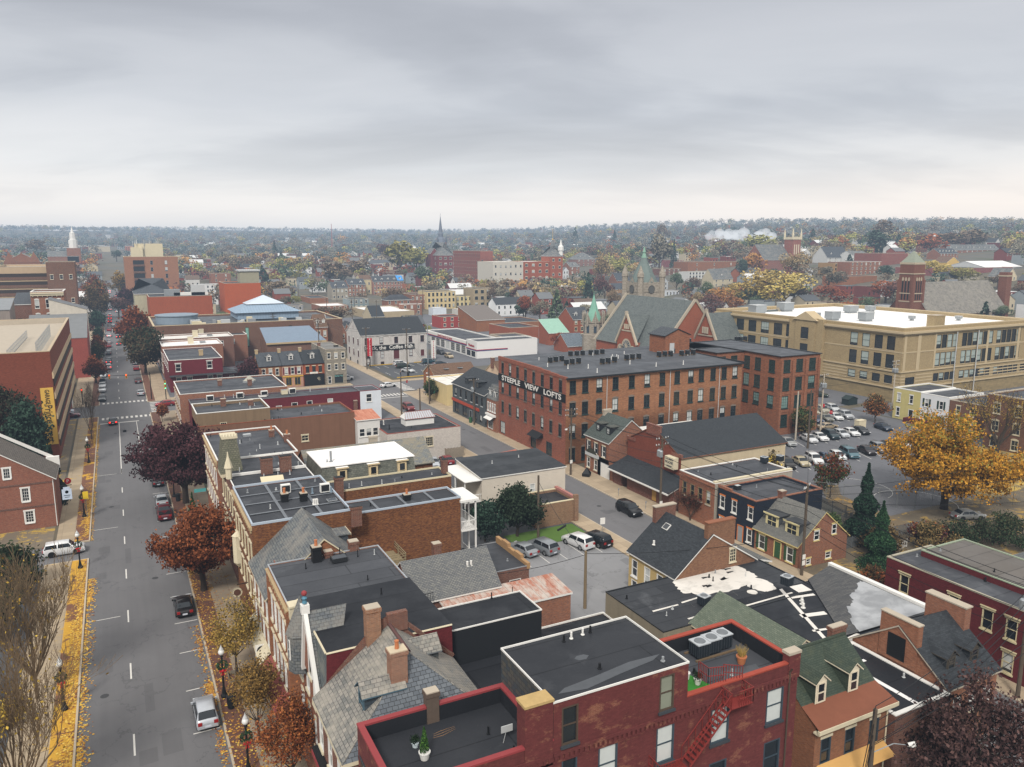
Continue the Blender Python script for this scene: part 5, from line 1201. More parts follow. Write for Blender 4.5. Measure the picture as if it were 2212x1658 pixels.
# side street row beyond the lofts
B=Bld('brick_house','narrow brick house with slate mansard, arched dormers and white shop cornice beside the loft wall',69.2,143.7,14.,4.6,6.9,BR_RED)
B.win('l',[.7,1.8,2.9,4.],4.3,.7,1.7,'sa',M_white,M_white,M_white); B.win('l',[1.8],.5,2.4,2.3,'',M_white,None,None,M_glassdk,3,1)
b=MB(); b.poly([(-.1,0,6.9),(1.2,0,9.8),(1.2,4.6,9.8),(-.1,4.6,6.9)][::-1],0); b.poly([(1.2,0,9.8),(14,0,8.9),(14,4.6,8.9),(1.2,4.6,9.8)],1); b.poly([(-.1,0,6.9),(14,0,6.9),(14,0,8.9),(1.2,0,9.8)],0); b.poly([(14,4.6,6.9),(-.1,4.6,6.9),(1.2,4.6,9.8),(14,4.6,8.9)],0); b.build('roof',[SL_GREY,MEM2],B.root); B.walls()
for y in (1.2,3.4): B.dormer(.25,y,7.3,'l',1.,1.5,1.4,SL_GREY,SL_GREY,M_white,True)
b=MB(); b.box(-.5,-.02,.1,4.5,3.4,3.8); b.poly([(-1.2,.6,2.8),(-.02,.6,3.5),(-.02,4,3.5),(-1.2,4,2.8)][::-1]); b.build('shop_cornice',[M_white],B.root)
B=Bld('painted_building','charcoal painted building with dormers, skylit shopfront and orange red fascia band',69.2,149.2,11.,18.2,7.2,plain('4b5052',.8,.15))
B.win('l',[2.,5.,8.,11.,14.,16.6],4.5,.95,1.9,'s',M_dkmetal,M_lgrey); B.win('l',[2.6,7.2],.5,2.6,2.3,'',M_dkmetal,None,None,M_glassdk,2,1); B.win('l',[13.2,16.],.8,1.4,1.7,'',M_dkmetal,None,None,M_glassdk); B.door('l',10.6,1.,2.2,M_black,.2,M_grey)
b=MB(); b.box(-.25,-.01,3.,18.2,3.1,3.7); b.build('fascia_band',[plain('a8452e',.7)],B.root); B.gable('y',3.2,SH_DK,.3,M_white); B.walls()
for y in (6.,12.): B.dormer(.9,y,7.8,'l',1.8,1.3,2.,SH_DK,SH_DK,plain('3a3f42'),False)
B=Bld('yellow_restaurant','pale yellow restaurant with green shell canopies, white roof and brick rear gable',70.6,174.4,12.,14.,5.3,stucco('d2bd8b',.25,.25))
B.win('f',[3.,7.],1.2,1.2,1.5,'s',M_ltrim); B.flat(whiteroof('dcd8d0',.5),.3,M_white,.25,.1); B.walls()
for y in (6.4,11.2):
 b=MB(); n=10
 for k in range(n):
  a0,a1=math.pi*k/n,math.pi*(k+1)/n
  for q in range(4):
   p=[(math.sin(math.pi/2*(q+e)/4),math.cos(math.pi/2*(q+e)/4)) for e in (0,1)]
   b.poly([(-1.3*p[0][0],-1.5*math.cos(a0)*p[0][0]*.999,2.5+1.2*p[0][1]*math.sin(a0) if 0 else 2.5+1.25*p[0][1]),(-1.3*p[1][0],-1.5*math.cos(a0)*p[1][0],2.5+1.25*p[1][1]),(-1.3*p[1][0],-1.5*math.cos(a1)*p[1][0],2.5+1.25*p[1][1]),(-1.3*p[0][0],-1.5*math.cos(a1)*p[0][0],2.5+1.25*p[0][1])])
 b.build('canopy',[plain('2f6a50',.7)],B.root,(0,y,0))
sub=W(73.,188.5,12.,8.5,5.2,BR_ORG); sub.gable('x',2.4,SH_BRN,.3,M_ltrim); sub.skylight(4,2,6.6,1.2,1,.2); sub.skylight(8,2,6.6,1.2,1,.2); sub.walls(); absorb(B,sub)
B=Bld('brown_roof_house','long house with chocolate brown shingle roofs divided by a pale parapet wall',84.,170.,26.,12.,6.,plain('c2a98f',.85)); B.win('f',[3,8,14,20],2.6,1.2,1.7,'s',M_white); B.gable('x',4.,SH_BRN,.3,M_tan); B.walls()
b=MB(); b.poly([(12,-.3,5.8),(12,12.3,5.8),(12,6.,10.6)],0); b.box(12,12.5,5.6,6.4,6,10.8); b.build('parapet',[M_tan],B.root); B.chimney(-.2,6,9.5,1.5,.8,.8,BR_CHIM,0); B.chimney(22,5,9.5,1.5,.8,.8,BR_CHIM,0)
B=Bld('brick_house','small brick house with hazy blue slate roof and big black dormer behind the lofts',99.,150.,12.,9.,5.5,BR_CH); B.gable('x',3.4,slate('5b656d','6d7880'),.3,M_ltrim); B.walls(); B.dormer(9.5,1.4,6.4,'f',2.4,1.7,2.5,M_black,M_black,M_black,False)
B=Bld('brown_roof_house','low brick house with tan brown shingle gable roof behind the loft parapet',82.,152.,12.,10.,5.,BR_CH); B.gable('x',3.4,SH_BRN,.3,M_ltrim); B.walls(); B.dormer(7.,1.6,6.,'f',1.6,1.2,2.2,SH_BRN,SH_BRN,M_black,True); B.chimney(1.,5.,8.,1.2,.7,.7,BR_CHIM,0)
# north of the cross street
B=Bld('maroon_house','maroon brick corner house in two storeys with white framed windows beside purple tree',11.3,224.8,13.6,26.,8.6,BR_MAROON)
for u,zz in ((2.3,(1.9,5.6)),(5.,(1.9,)),(10.2,(2.,5.9)),(13.0,(1.9,))): B.win('f',[min(u,12.6)],list(zz),1.35,2.0,'sh',M_white,M_white,M_white)
B.win('l',[3,7,11,15,19,23],[5.4],1.2,2.,'sh',M_white,M_white,M_white); B.flat(MEM2,.2,M_white,.2,.12); B.walls(); B.chimney(9,9,8.6,1.4,1.1,.7,M_tan,0)
b=MB(); b.box(-.02,19.,-1.2,-.02,4.3,4.6); b.build('pent_roof',[MEM2],B.root)
sub=W(24.9,225.,6.,10.,4.6,BR_MAROON); sub.win('f',[2.2],1.8,1.2,1.8,'s',M_white); sub.flat(MEM2,.1,M_dkmetal,.2,.1); sub.walls(); absorb(B,sub)
for k,(x,y,w_,d_,h_,m_,rf,lb) in enumerate(((11.2,251.,17,14,9.4,BR_RED,WH_ROOF,'brick row building with white coated roof and broad chimney block on the main street'),(11.2,265.2,22,12,10.,BR_DK,whiteroof('d5d2cc',.5),'second brick row building with white roof and roof hatch behind the maroon house'),(11.2,277.4,28,14,9.,BR_RED,MEM4,'brick row building with sloping dark seamed roof in front of the museum'))):
 B=Bld('brick_building',lb,x,y,w_,d_,h_,m_); B.win('l',B.row(4,'l'),[1.4,4.8],1.2,2.,'sh',M_white,M_white,M_white); B.win('f',B.row(3,'f'),[h_-3],1.1,1.7,'s',M_white); B.flat(rf,.3,M_white,.25,.12); B.walls(); B.chimney(w_*.5,d_*.5,h_-.2,2.0,1.6,.9,M_ltrim,0); B.skylight(w_*.7,d_*.5,h_-.2,1.6,1.2,.5)
B=Bld('brick_museum','long brown brick museum with pale coping, slit windows and rooftop equipment',39.5-29,286.,64,40.,12.2,BR_BRN)
for u in (30.,45.): B.win('f',[u],3.5,1.2,7.,'',M_greenfr,None,None,glass(.3,'1c2b2b','8fc0b0'),1,6)
B.flat(membrane('5d6063',3.,10.,.8,'8f9194'),.6,plain('c2b091',.8),.6,.15); B.walls()
b=MB(); b.box(29,51,14,34,12.,14.5,0); b.poly([(28,13,14.5),(52,13,14.5),(46,20,17.2),(34,20,17.2)],0); b.poly([(52,13,14.5),(52,35,14.5),(46,28,17.2),(46,20,17.2)],0); b.poly([(28,35,14.5),(28,13,14.5),(34,20,17.2),(34,28,17.2)],0); b.poly([(52,35,14.5),(28,35,14.5),(34,28,17.2),(46,28,17.2)],0)
b.poly([(33,19,17.2),(47,19,17.2),(40,24,20.3)],1); b.poly([(47,19,17.2),(47,29,17.2),(40,24,20.3)],1); b.poly([(33,29,17.2),(33,19,17.2),(40,24,20.3)],1); b.poly([(47,29,17.2),(33,29,17.2),(40,24,20.3)],1)
b.build('glass_pyramid',[seamed('8fa3b5',None,1.,.2),plain('c2ccd6',.3,.1)],B.root)
b=MB(); b.rev([(7.,11.5),(7.,14.2),(7.3,14.3),(7.3,14.6),(6.8,14.65)],(8.6,17,0),28,0); b.build('rotunda',[plain('7f8d99',.6,.1)],B.root)
for i in range(16): 
 x,y=rnd.uniform(14,60),rnd.uniform(3,11); b=MB(); w_=rnd.uniform(1,3.4); b.box(-w_/2,w_/2,-.8,.8,0,rnd.uniform(.8,1.8)); b.build('roof_unit',[rnd.choice([M_lgrey,M_grey,M_cream])],B.root,(x,y,11.65))
sub=W(43.5,264.,19.,14.,7.2,BR_BRN); sub.walls('flr'); b=MB(); b.poly([(-.4,-.6,7.2),(19.4,-.6,7.2),(17.,14,11.),(0,14,11.)],0); b.poly([(19.4,-.6,7.2),(19.4,14,7.2),(17.,14,11)],0); b.box(-.4,19.4,-.7,-.5,6.7,7.25,1); b.build('roof',[STSEAM,M_tan],sub.root); absorb(B,sub)
# row of shops with dormers
rowspec=[(33.4,6.,'orange','tan doors and dark awning',BR_ORG,SL_DK),(39.5,5.7,'rose','burgundy shutters, flower boxes and yellow trim',stucco('b58a76'),SL_DK),(45.3,5.9,'brick','black shopfront under charcoal roof',BR_BRIGHT,SH_BLK)]
for x,w_,cn,ds,m_,rf in rowspec:
 B=Bld('row_shop',f'{cn} coloured dormer row shop with {ds}',x,218.2,w_,10.5,6.4,m_)
 B.win('f',[w_*.2,w_*.5,w_*.8],3.7,.95,1.9,'s',M_white if cn!='brick' else M_dkmetal,M_ltrim,M_ltrim); 
 B.win('f',[w_*.3,w_*.72],.5,1.7,2.3,'',M_dkmetal if cn!='rose' else plain('c9a03a'),None,None,M_glassdk,2,1)
 B.gable('x',3.,rf,.3,M_dkmetal); B.walls(); B.dormer(w_*.5,1.7,7.5,'f',1.2,1.35,2.4,rf,rf,M_white,True); B.chimney(.3,5.,9.2,1.2,.8,.6,M_tan,0)
 if cn=='rose':
  b=MB()
  for u in (.2,.5,.8):
   for s_ in (-.72,.72): b.box(w_*u+s_-.18,w_*u+s_+.18,-.05,-.01,3.7,5.6)
  b.build('shutter',[plain('6a2a30')],B.root); b=MB(); b.box(0.02,w_-.02,-.2,-.01,3.0,3.25); b.build('fascia_band',[plain('cda53a')],B.root)
 elif cn=='orange': b=MB(); b.poly([(2.4,-1.1,2.6),(5.8,-1.1,2.6),(5.8,-.02,3.3),(2.4,-.02,3.3)]); b.build('awning',[M_black],B.root)
 else: b=MB(); b.box(.1,w_-.1,-.12,-.01,.1,3.3); o=b.build('shopfront',[M_black],B.root); put_text(o,'C',.9,M_ltrim,(4.1,-.13,2.),0,depth=.003); put_text(o,'C',.9,M_ltrim,(4.35,-.13,1.75),0,depth=.003); put_text(o,'COLLECTIVE' if 0 else '- - - -',.3,M_ltrim,(4.2,-.13,1.15),0,depth=.003); b=MB(); b.box(1.8,4.,-.08,-.02,3.4,3.9); b.build('signboard',[M_white],B.root)
B=Bld('stone_building','three storey grey stone corner building with flat roof at end of the dormer shops',51.2,216.6,5.9,17.,10.2,stone('a39b8c','7f786c'))
B.win('f',[1.,3.,5.],[7.5,4.3],.95,1.7,'s',M_white,M_ltrim,M_ltrim); B.win('f',[3.6],.5,2.4,2.4,'',M_greenfr,None,None,M_glassdk); put_text(B.root,'Bubble Tea',.5,plain('8fd0c8'),(3.6,-.03,2.5),0,depth=.003); B.win('f',[1.],.5,1.,2.1,'s',M_white); B.win('r',[3,7,11,15],[4.4,7.5],.95,1.7,'s',M_white,M_ltrim)
B.flat(membrane('7d7b76',2.,8.),.1,M_conc,.2,.1); B.walls(); B.chimney(.4,9,10,1.2,.8,.7,BR_CHIM,0); B.chimney(4.6,6.,10,.6,1.2,.7,M_dkmetal,0)
# white coffee warehouse
B=Bld('white_warehouse','white painted brick warehouse with dark shingle gable roof and black lettered band',70.2,247.5,22.8,17.,10.,brick('cfcac0','dbd6cc','b9b3a8',.25,.5,.11,paint='d2cec6',streak=.35))
M_mar=plain('5c2b2e',.7)
for u in (2.,7.,12.1,17.1,21.3): B.win('f',[u],6.8,1.3,2.3,'sa',M_mar,M_lgrey,M_white,M_glassdk,2,1)
for u in (2.2,7.2,17.2): B.win('f',[u],2.2,1.3,2.3,'sa',M_mar,M_lgrey,M_white,M_glass,2,1)
B.win('f',[12.1],1.6,1.9,3.2,'a',M_mar,M_lgrey,M_white,plain('5c2b2e',.7)); B.win('f',[21.3],2.,1.2,2.2,'',M_mar,M_lgrey,None,plain('5c2b2e',.7)); B.win('f',[2.2,7.2],-.2,1.2,1.2,'s',M_mar)
B.win('l',[3.,8.5,14.],[6.4,2.6],1.2,2.2,'sa',M_mar,M_lgrey,M_white,M_glass); B.win('l',[4.,13],[-.6],1.5,2.,'',M_dkmetal)
B.gable('x',4.6,SH_BLK,.35,M_white,.5); B.walls(z0=-1.5)
b=MB()
for u in (0,4.6,9.6,14.6,19.4,22.3): b.box(u,u+.5,-.18,-.01,-1.,9.5)
b.box(.52,22.28,-.2,-.02,9.5,9.98); b.build('pilaster',[brick('cfcac0','dbd6cc','b9b3a8',.25,.5,.11,paint='d2cec6')],B.root)
b=MB(); b.box(1.2,18.4,-.27,-.19,4.75,6.45); sg=b.build('sign_band',[plain('15161a',.7)],B.root); put_text(sg,'Mack, the  Coffee Man',1.75,plain('dcd9d2'),(9.7,-.29,5.62),0,bold=.025,width=16.4,depth=.01)
b=MB(); b.rev([(.55,0),(.55,.06)],(-.05,8.5,12.),16,0,'x'); b.build('round_vent',[M_mar],B.root)
# tyre and auto shop
M_blu=plain('2f4a80',.6); M_rd=plain('a83038',.6)
B=Bld('auto_shop','white single storey auto service shop with bay doors and red and blue stripes',111.,254.,14.,42.,5.2,plain('d6d4d0',.7,.08))
B.win('l',[3.2+5.*i for i in range(8)],.3,3.9,3.,'',M_white,None,None,M_glass,4,4)
B.flat(MEM2,.25,M_white,.4,.12); B.walls()
b=MB(); b.box(-.22,-.02,0.05,41.95,3.6,3.85,0); b.box(-.22,-.02,0.05,41.95,3.86,4.15,1); b.box(-.2,-.02,.05,41.95,4.16,5.2,2); sg=b.build('fascia_band',[M_blu,M_rd,M_white],B.root); put_text(sg,"America's Home for Car Service",1.1,M_rd,(-.24,21.,4.65),R(-90),bold=.02)
sub=W(110.8,245.5,24.,9.,5.9,plain('dcdad6',.7,.06)); sub.win('l',[2.,6.],.4,3.2,1.9,'',M_dkmetal,None,None,M_glassdk,3,1); sub.flat(MEM2,.25,M_white,.35,.1); sub.walls()
b=MB(); b.box(-.1,-.01,0.,9,2.6,2.85,0); b.box(-.1,-.01,0.,9,2.86,3.1,1); b.box(0.02,12,-.1,-.01,2.6,2.85,0); b.box(.02,12,-.1,-.01,2.86,3.1,1); sg=b.build('fascia_band',[M_blu,M_rd],sub.root); put_text(sg,'Firestone',1.35,M_rd,(-.1,4.5,4.2),R(-90),bold=.03); absorb(B,sub)
# ------------------------------------------------------------------ west side of the main street
B=Bld('parking_garage','tall brown brick parking garage with plain end wall, cream bands and yellow street name pilaster',-60.,163.,48.6,74.,20.,BR_GAR)
b=MB()
for k,z in enumerate((3.6,7.4,11.2,15.0)): b.box(.02,73.,-.25,-.01,z,z+1.1,0); b.box(2.,73.,-.12,-.01,z-1.7,z-.002,1)
o=b.build('band',[plain('c2ab8a',.8,.15),plain('3a2f2a',.9)],B.root,(48.6,0,0),R(90))
b=MB(); b.box(46.5,48.55,-.2,-.01,2.8,13.4); sg=b.build('sign_pilaster',[plain('d2a94f',.8)],B.root)
for tx,sz,z,wd in (('Prince Street',1.7,6.7,6.9),('GARAGE',1.,11.7,2.7)): o=put_text(sg,tx,sz,plain('2a2622'),(47.5,-.22,z),0,width=wd,depth=.01,bold=.02); o.rotation_euler=(R(90),R(90),0)
B.flat(M_conc,1.2,plain('b8a68c',.85),.5,.15,M_conc); B.walls('flrb')
b=MB()
for yy in (0,4.5): 
 for k in range(26): b.tube((46.4-yy,1.5+k*1.5,18.8),(46.4-yy,1.5+k*1.5,21.6-yy*.25),.05,n=4)
 for z in (20.,20.8,21.5): b.tube((46.4-yy,1.5,z-yy*.25),(46.4-yy,39.,z-yy*.25),.05,n=4)
b.build('railing',[M_galv],B.root,uv=False)
B=Bld('old_brick_house','old colonial brick house with wood shingle roof, white small paned windows and brick band courses',-26.,122.5,16.4,8.,6.9,brick('8a4a37','9c5a42','8a7a6c',.2))
B.gable('y',5.6,slate('5f5850','756d63',.25,.22,'37332f'),.25,M_white,.5)
for u,z,w_,h_ in ((12.8,4.1,.9,1.9),(13.0,1.0,1.05,1.7)): B.win('f',[u],z,w_,h_,'c',M_white,M_white,M_white,M_glassdk,3,4)
add_window(B.root,(10.9,0,7.6),0,.85,1.5,'pc',M_white,M_white,M_white,M_glassdk,3,3)
B.walls(); b=MB()
for z in (3.1,6.4): b.box(.0,16.4,-.06,-.005,z,z+.22)
b.build('band_course',[brick('5d3328','6a3d30')],B.root); b=MB(); b.box(15.,16.7,7.7,8.2,6.4,8.2); b.poly([(8.2,8.1,12.8),(16.7,8.1,7.2),(16.7,8.1,7.8),(8.2,8.1,13.3)]); b.build('parapet',[M_white],B.root); B.downpipe('f',16.2)
sg=empty('hanging_sign',(-9.0,121.6,0)); tag(sg,'pale blue museum style sign board hanging from bracket at old brick house corner','sign')
b=MB(); b.box(-.05,1.5,-.04,.04,5.9,5.98); b.build('bracket',[M_black],sg,uv=False); b=MB(); b.box(.2,1.4,-.04,.04,3.9,5.4); b.prism([(.4,-.04),(1.2,-.04),(1.2,.04),(.4,.04)],5.4,5.7); o=b.build('board',[plain('b9c6d6',.6)],sg,uv=False)
b=MB(); b.rev([(.22,-.01),(.22,.01)],(.8,-.05,5.0),10,0,'y'); b.box(.4,1.2,-.055,-.045,4.45,4.55); b.box(.5,1.1,-.055,-.045,4.2,4.28); b.build('emblem',[M_bluegr],o,uv=False)
B=Bld('stucco_building','narrow cream stucco corner shop with black side roof and white cornice north of the garage',-26.,220.,14.6,19.,7.,stucco('b59f7c',.2,.3)); B.win('f',[4,8,12.5],[4.2],1.1,1.7,'s',M_white); B.flat(MEM2,.2,M_white,.3,.15); B.walls()
sub=W(-24,214.,12.6,6.,4.2,M_white); sub.flat(MEM3,.3,M_white,.3,.2); sub.walls(); absorb(B,sub)
B=Bld('red_building','red painted brick wall building with grey slope roof and purple awning on the main street',-24.,262.,15.6,20.,12.,brick('9a4a3f','a85548','8a4a3f',.2)); B.win('f',[9.7,],[8.5,4.5],1.1,1.8,'s',plain('5a2a2a')); B.shed(5.5,plain('77797a',.9,.2),'b',.1,M_grey); B.walls()
sub=W(-18.6,282.,10.2,9.,19.,stucco('c9c1b2',.2,.3)); sub.shed(3.4,plain('6d6f72'),'l',.2,M_grey); sub.walls(); absorb(B,sub)
B=Bld('victorian_building','three storey red brick italianate building with white arched windows and bracketed cornice',-24.4,296.,9.4,14.,24.,BR_RED)
B.win('f',[1.6,4.7,7.8],[18.8,14.2,9.6],1.3,2.8,'sa',M_white,M_white,M_white); B.flat(MEM2,.3,M_white,.4,.2); B.cornice('f',22.8,1.,.5,M_ltrim,0,None,1.2); B.walls()
B=Bld('red_building','lower red brick wing with dark windows beside the italianate building',-29.4,297.,5.,14.,20.,BR_DK); B.win('f',[1.4,3.6],[13.,8.6],1.3,2.6,'s',M_dkmetal); B.shed(3,SL_DK,'b',.2); B.walls()
B=Bld('stucco_building','weathered grey stucco wall building at far left behind the garage',-38.,275.,9.6,14.,20.,stucco('9a8f86',.6,.7)); B.shed(2.5,plain('85888a'),'b',.2,M_grey); B.walls()
def fb(name,label,tile,pW,pSW,pSE,pyb,pyt,wall,roof='flat',rm=None,rise=3.,d=None,nf=0,nw=0,style='s',fm=None,cop=None,ax='x',wr=None,grp=None,dorm=0,chim=0,hgt=None,dist=None,cat='building',wl=0,par=.3,lm=None,ww=None):
 """a building further off, surveyed from its foot line: pW/pSW/pSE bearings of the west, south-west and south-east corners"""
 x0=553*tile; R1=449.3
 cx=lambda q:x0+q/4
 if dist is None: gx,gy,gz=ground_at(cx(pSW),R1+pyb/4)
 else:
  dd=ray(cx(pSW),R1+pyb/4); k=dist/math.hypot(dd[0],dd[1]); gx,gy=dd[0]*k,dd[1]*k; gz=terrain(gx,gy)
 dd=ray(cx(pSW),R1+pyt/4); h=CAM_H+dd[2]*math.hypot(gx,gy)/math.hypot(dd[0],dd[1])-gz
 if hgt: h=hgt
 r=ray(cx(pSE),R1+pyb/4); w_=gy*r[0]/r[1]-gx
 if d is None:
  r=ray(cx(pW),R1+pyb/4); d=gx*r[1]/r[0]-gy if pW is not None else 10
 d=max(3,min(d,80)); w_=max(3,w_); h=max(2.5,h)
 B=Bld(name,label,gx,gy,w_,d,h,wall,gz,cat,grp)
 if nf and nw:
  fh=h/nf; ws=min(ww or 1.3,w_/nw*.5); hs=min(2.,fh*.55)
  B.win('f',B.row(nw,'f'),[fh*i+fh*.28 for i in range(nf)],ws,hs,style,fm or M_white,fm or M_ltrim,lm or M_ltrim)
  if wl: B.win('l',B.row(wl,'l'),[fh*i+fh*.28 for i in range(nf)],ws,hs,style,fm or M_white,fm or M_ltrim,lm or M_ltrim)
 rm=rm or MEM4
 if roof=='flat': B.flat(rm,par,cop or M_conc,.35,.15)
 elif roof=='gable': B.gable(ax,rise,rm,.35,M_white)
 elif roof=='hip': B.hip(rise,rm,.4,ax=ax)
 elif roof=='shed': B.shed(rise,rm,'b',.3,M_white)
 B.walls(z0=-2)
 for i in range(dorm): B.dormer(w_*(i+.5)/dorm,d*.14,h+rise*.22,'f',min(1.5,w_/dorm*.5),1.4,2.4,rm,rm,M_white,True)
 for i in range(chim): B.chimney(w_*(.1+.8*i/max(1,chim-1)),d*.55,h+(rise*.85 if roof!='flat' else 0),1.3,.9,.7,None,0)
 return B
M_beige=brick('b39a72','c2a981','a89a80',.2,.5,.15,streak=.1); BR_WH=brick('8a4c3e','985648','8a7a70',.25,.6,.16,streak=.2)
# r1c0
B=fb('apartment_tower','tall tan brick apartment tower with dark balconies and white rooftop penthouse',0,None,1100,1562,790,425,brick('9c6b4c','a9785a','8a7060',.2,.5,.15,streak=.1),d=30,nf=0,cop=M_cream,dist=600,par=.4)
H=B.h
b=MB(); 
for i in range(7): z=H-5.2-4.6*i; b.box(.16*B.w,.36*B.w,-.4,-.05,z,z+2.9,0); b.box(.16*B.w,.36*B.w,-.9,-.02,z-1.1,z-.01,1)
b.build('balcony',[M_black,BR_BRN],B.root)
B.win('f',[.5*B.w,.77*B.w],[H-5.4-4.6*i for i in range(6)],1.6,2.8,'ps',M_grey)
b=MB(); b.box(B.w*.22,B.w*.74,6,20,H,H+9.); b.box(B.w*.14,B.w*.36,4,14,H,H+6.5); b.build('penthouse',[M_cream],B.root)
b=MB()
for k in range(9): x=B.w*(.12+.62*rnd.random()); y=5+rnd.random()*12; b.tube((x,y,H+5),(x,y,H+11+3*rnd.random()),.12,n=4); b.box(x-.15,x+.15,y-.4,y-.1,H+8.,H+10.5)
b.build('antenna',[M_lgrey],B.root,uv=False)
B=fb('theatre','cream theatre building with dark hip roof in front of the apartment tower',0,1165,1180,1500,960,745,stucco('b9b59a'),'hip',SL_DK,7.,d=30,dist=430)
B=fb('brick_hall','orange red brick hall with white ventilation ducts along its roof',0,1290,1300,1845,960,772,BR_BRIGHT,'flat',MEM4,d=26,dist=405,cop=M_conc)
for x0,x1,z,m_ in ((.25,.5,3.2,M_galv),(.4,.95,1.6,M_white),(.68,.9,5.2,M_lgrey)):
 b=MB(); b.box(B.w*x0,B.w*x1,3,6,.2,z); b.build('roof_unit',[m_],B.root,(0,0,B.h))
B=fb('orange_building','bright orange brick box building with grey penthouse and flat white edge',0,1910,1950,2262,850,655,brick('b8552f','c2623a','9d6348',.15,.3,.1),'flat',MEM4,d=22,dist=400)
b=MB(); b.box(8,17,5,14,0,5.5,0); b.box(7.4,17.6,4.4,14.6,5.5,6.2,1); b.build('penthouse',[plain('9a957f'),M_lgrey],B.root,(0,0,B.h))
fb('brick_building','brick apartment house with white stair panel far behind the orange building',0,1785,1830,2000,690,570,BR_RED,'flat',MEM4,d=16,nf=3,nw=2)
fb('parking_garage','beige and brick banded parking garage at far left edge',0,None,-60,430,650,515,plain('b8a183'),'flat',M_conc,d=50,dist=420,par=.8)
b=MB(); _w=FOOT[-1][2]; _h=FOOT[-1][4]
for k in range(5): z=_h-4.4-3.6*k; b.box(.1,_w,-.3,-.02,z,z+1.5,0); b.box(.1,_w,-.25,-.02,z-1.4,z-.01,1)  # dark strips paint the shaded deck openings, brick bands under them
b.build('band',[plain('3a302c',.9),BR_BRN],B.root if 0 else bpy.data.objects[[o.name for o in COL.objects if o.name.startswith('parking_garage') and o.type=='EMPTY'][-1]])
B=fb('corner_tower','brick stair tower of the far beige garage with ribbed top',0,None,412,660,660,470,BR_BRN,d=16,dist=405,nf=3,nw=3)
B=fb('gabled_row','red brick row with three steep gables at the far left horizon',0,None,40,360,560,470,BR_RED,'gable',SL_GREY,6,d=14,dist=640,ax='y')
for k in range(3): 
 b=MB(); w3=B.w/3; b.poly([(k*w3,-.2,B.h-.5),((k+1)*w3,-.2,B.h-.5),((k+.5)*w3,-.2,B.h+7)]); b.build('gable',[BR_RED],B.root)
B=fb('church','distant brick church with tall white stepped steeple at left horizon',0,None,420,690,520,420,BR_RED,'gable',SL_GREY,5,d=20,dist=900)
b=MB(); b.box(-6,6,-6,6,0,14,1); b.rev([(4,14),(4,22),(2.8,22.2),(2.6,29),(1.5,29.2),(.2,35)],(0,0,0),8,0); b.build('steeple',[M_white,BR_RED],B.root,(B.w*.85,6,B.h-6))
# r1c1
fb('grey_warehouse','long low grey flat roofed warehouse block near the museum corner',1,170,200,410,905,848,plain('8d8e90'),'flat',MEM4,nf=1,nw=4,fm=M_white)
fb('brick_warehouse','long narrow brick warehouse with low stepped flat roofs beside a car lot',1,388,470,625,832,782,BR_ORG,'flat',MEM4)
fb('white_roof_shop','brick shop block with bright white flat roof in middle distance',1,540,560,800,905,852,BR_RED,'flat',WH_ROOF,d=24,nf=1,nw=5)
fb('grey_house','blue grey upper storey over brick shopfront with four white blinds',1,715,805,975,895,792,siding('7f8b8d'),'flat',MEM4,nf=2,nw=4,d=14)
fb('brick_building','brick building with low grey hip roof and two white framed windows',1,1090,1130,1345,895,800,BR_RED,'hip',MEM4,3,nf=2,nw=4)
fb('porch_house','red brick back building with white two level wooden porch',1,1235,1262,1435,940,838,BR_RED,'flat',MEM4,nf=2,nw=3,cop=M_white)
fb('stone_house','pale grey stone house with charcoal roof and two dormers',1,638,660,800,800,695,stone('b0a898','9a9284'),'gable',SL_DK,4,nf=2,nw=4,dorm=2,d=14)
fb('brick_house','red brick three storey house with dormers and rows of white windows',1,775,800,950,768,665,BR_RED,'gable',SL_DK,4,nf=3,nw=5,dorm=2,d=14)
fb('cream_house','narrow cream stucco house between red brick houses in middle distance',1,895,905,1005,755,620,stucco('cdbf98'),'gable',SH_BRN,3,nf=2,nw=2,d=14)
B=fb('row_house','pinkish brick dormer row with blue tarpaulin on the last roof section',1,995,1015,1280,755,640,brick('9c6656','ad7868','9a8a80'),'gable',SL_DK,4,nf=3,nw=9,dorm=5,d=12)
b=MB(); C=B.d*.5; b.poly([(B.w*.8,0.4,B.h+.55),(B.w,0.4,B.h+.55),(B.w,C,B.h+4.3),(B.w*.8,C,B.h+4.3)]); b.build('tarpaulin',[plain('3f8fd0',.6)],B.root)
fb('yellow_block','pale yellow three storey commercial block with bracketed cornice and dark windows',1,None,1480,1725,880,728,stucco('cdb98a',.1,.1),'flat',MEM4,d=16,nf=3,nw=7,fm=plain('4a4a48'))
fb('yellow_shop','lower pale yellow shop with curved parapet next to the commercial block',1,None,1727,1868,865,765,stucco('d0c08f',.1,.1),'flat',MEM4,d=14,nf=2,nw=4,fm=plain('5a5a58'))
fb('red_shop','red brick shop building with white sash windows left of the yellow block',1,None,1342,1478,880,752,BR_RED,'flat',MEM4,d=16,nf=2,nw=4)
fb('bay_front_building','tan bay fronted building with green cornice right of the yellow shop',1,None,1880,2032,865,700,stucco('a8977a'),'flat',MEM4,d=16,nf=3,nw=3,fm=plain('3f4a44'),ww=2.2)
B=fb('brick_warehouse','big plain dark brick warehouse with rows of small bricked windows',1,1708,1940,2048,700,375,BR_WH,'flat',MEM4,nf=0)
B.win('l',B.row(12,'l'),[B.h*(.08+.19*i) for i in range(5)],1.5,2.6,'pa',plain('7a5a50'),M_conc,M_conc,plain('6a4a42')); B.win('f',[B.w*.15],[B.h*(.1+.2*i) for i in range(4)],1.3,2.2,'p',M_grey,None,None,M_glassdk)
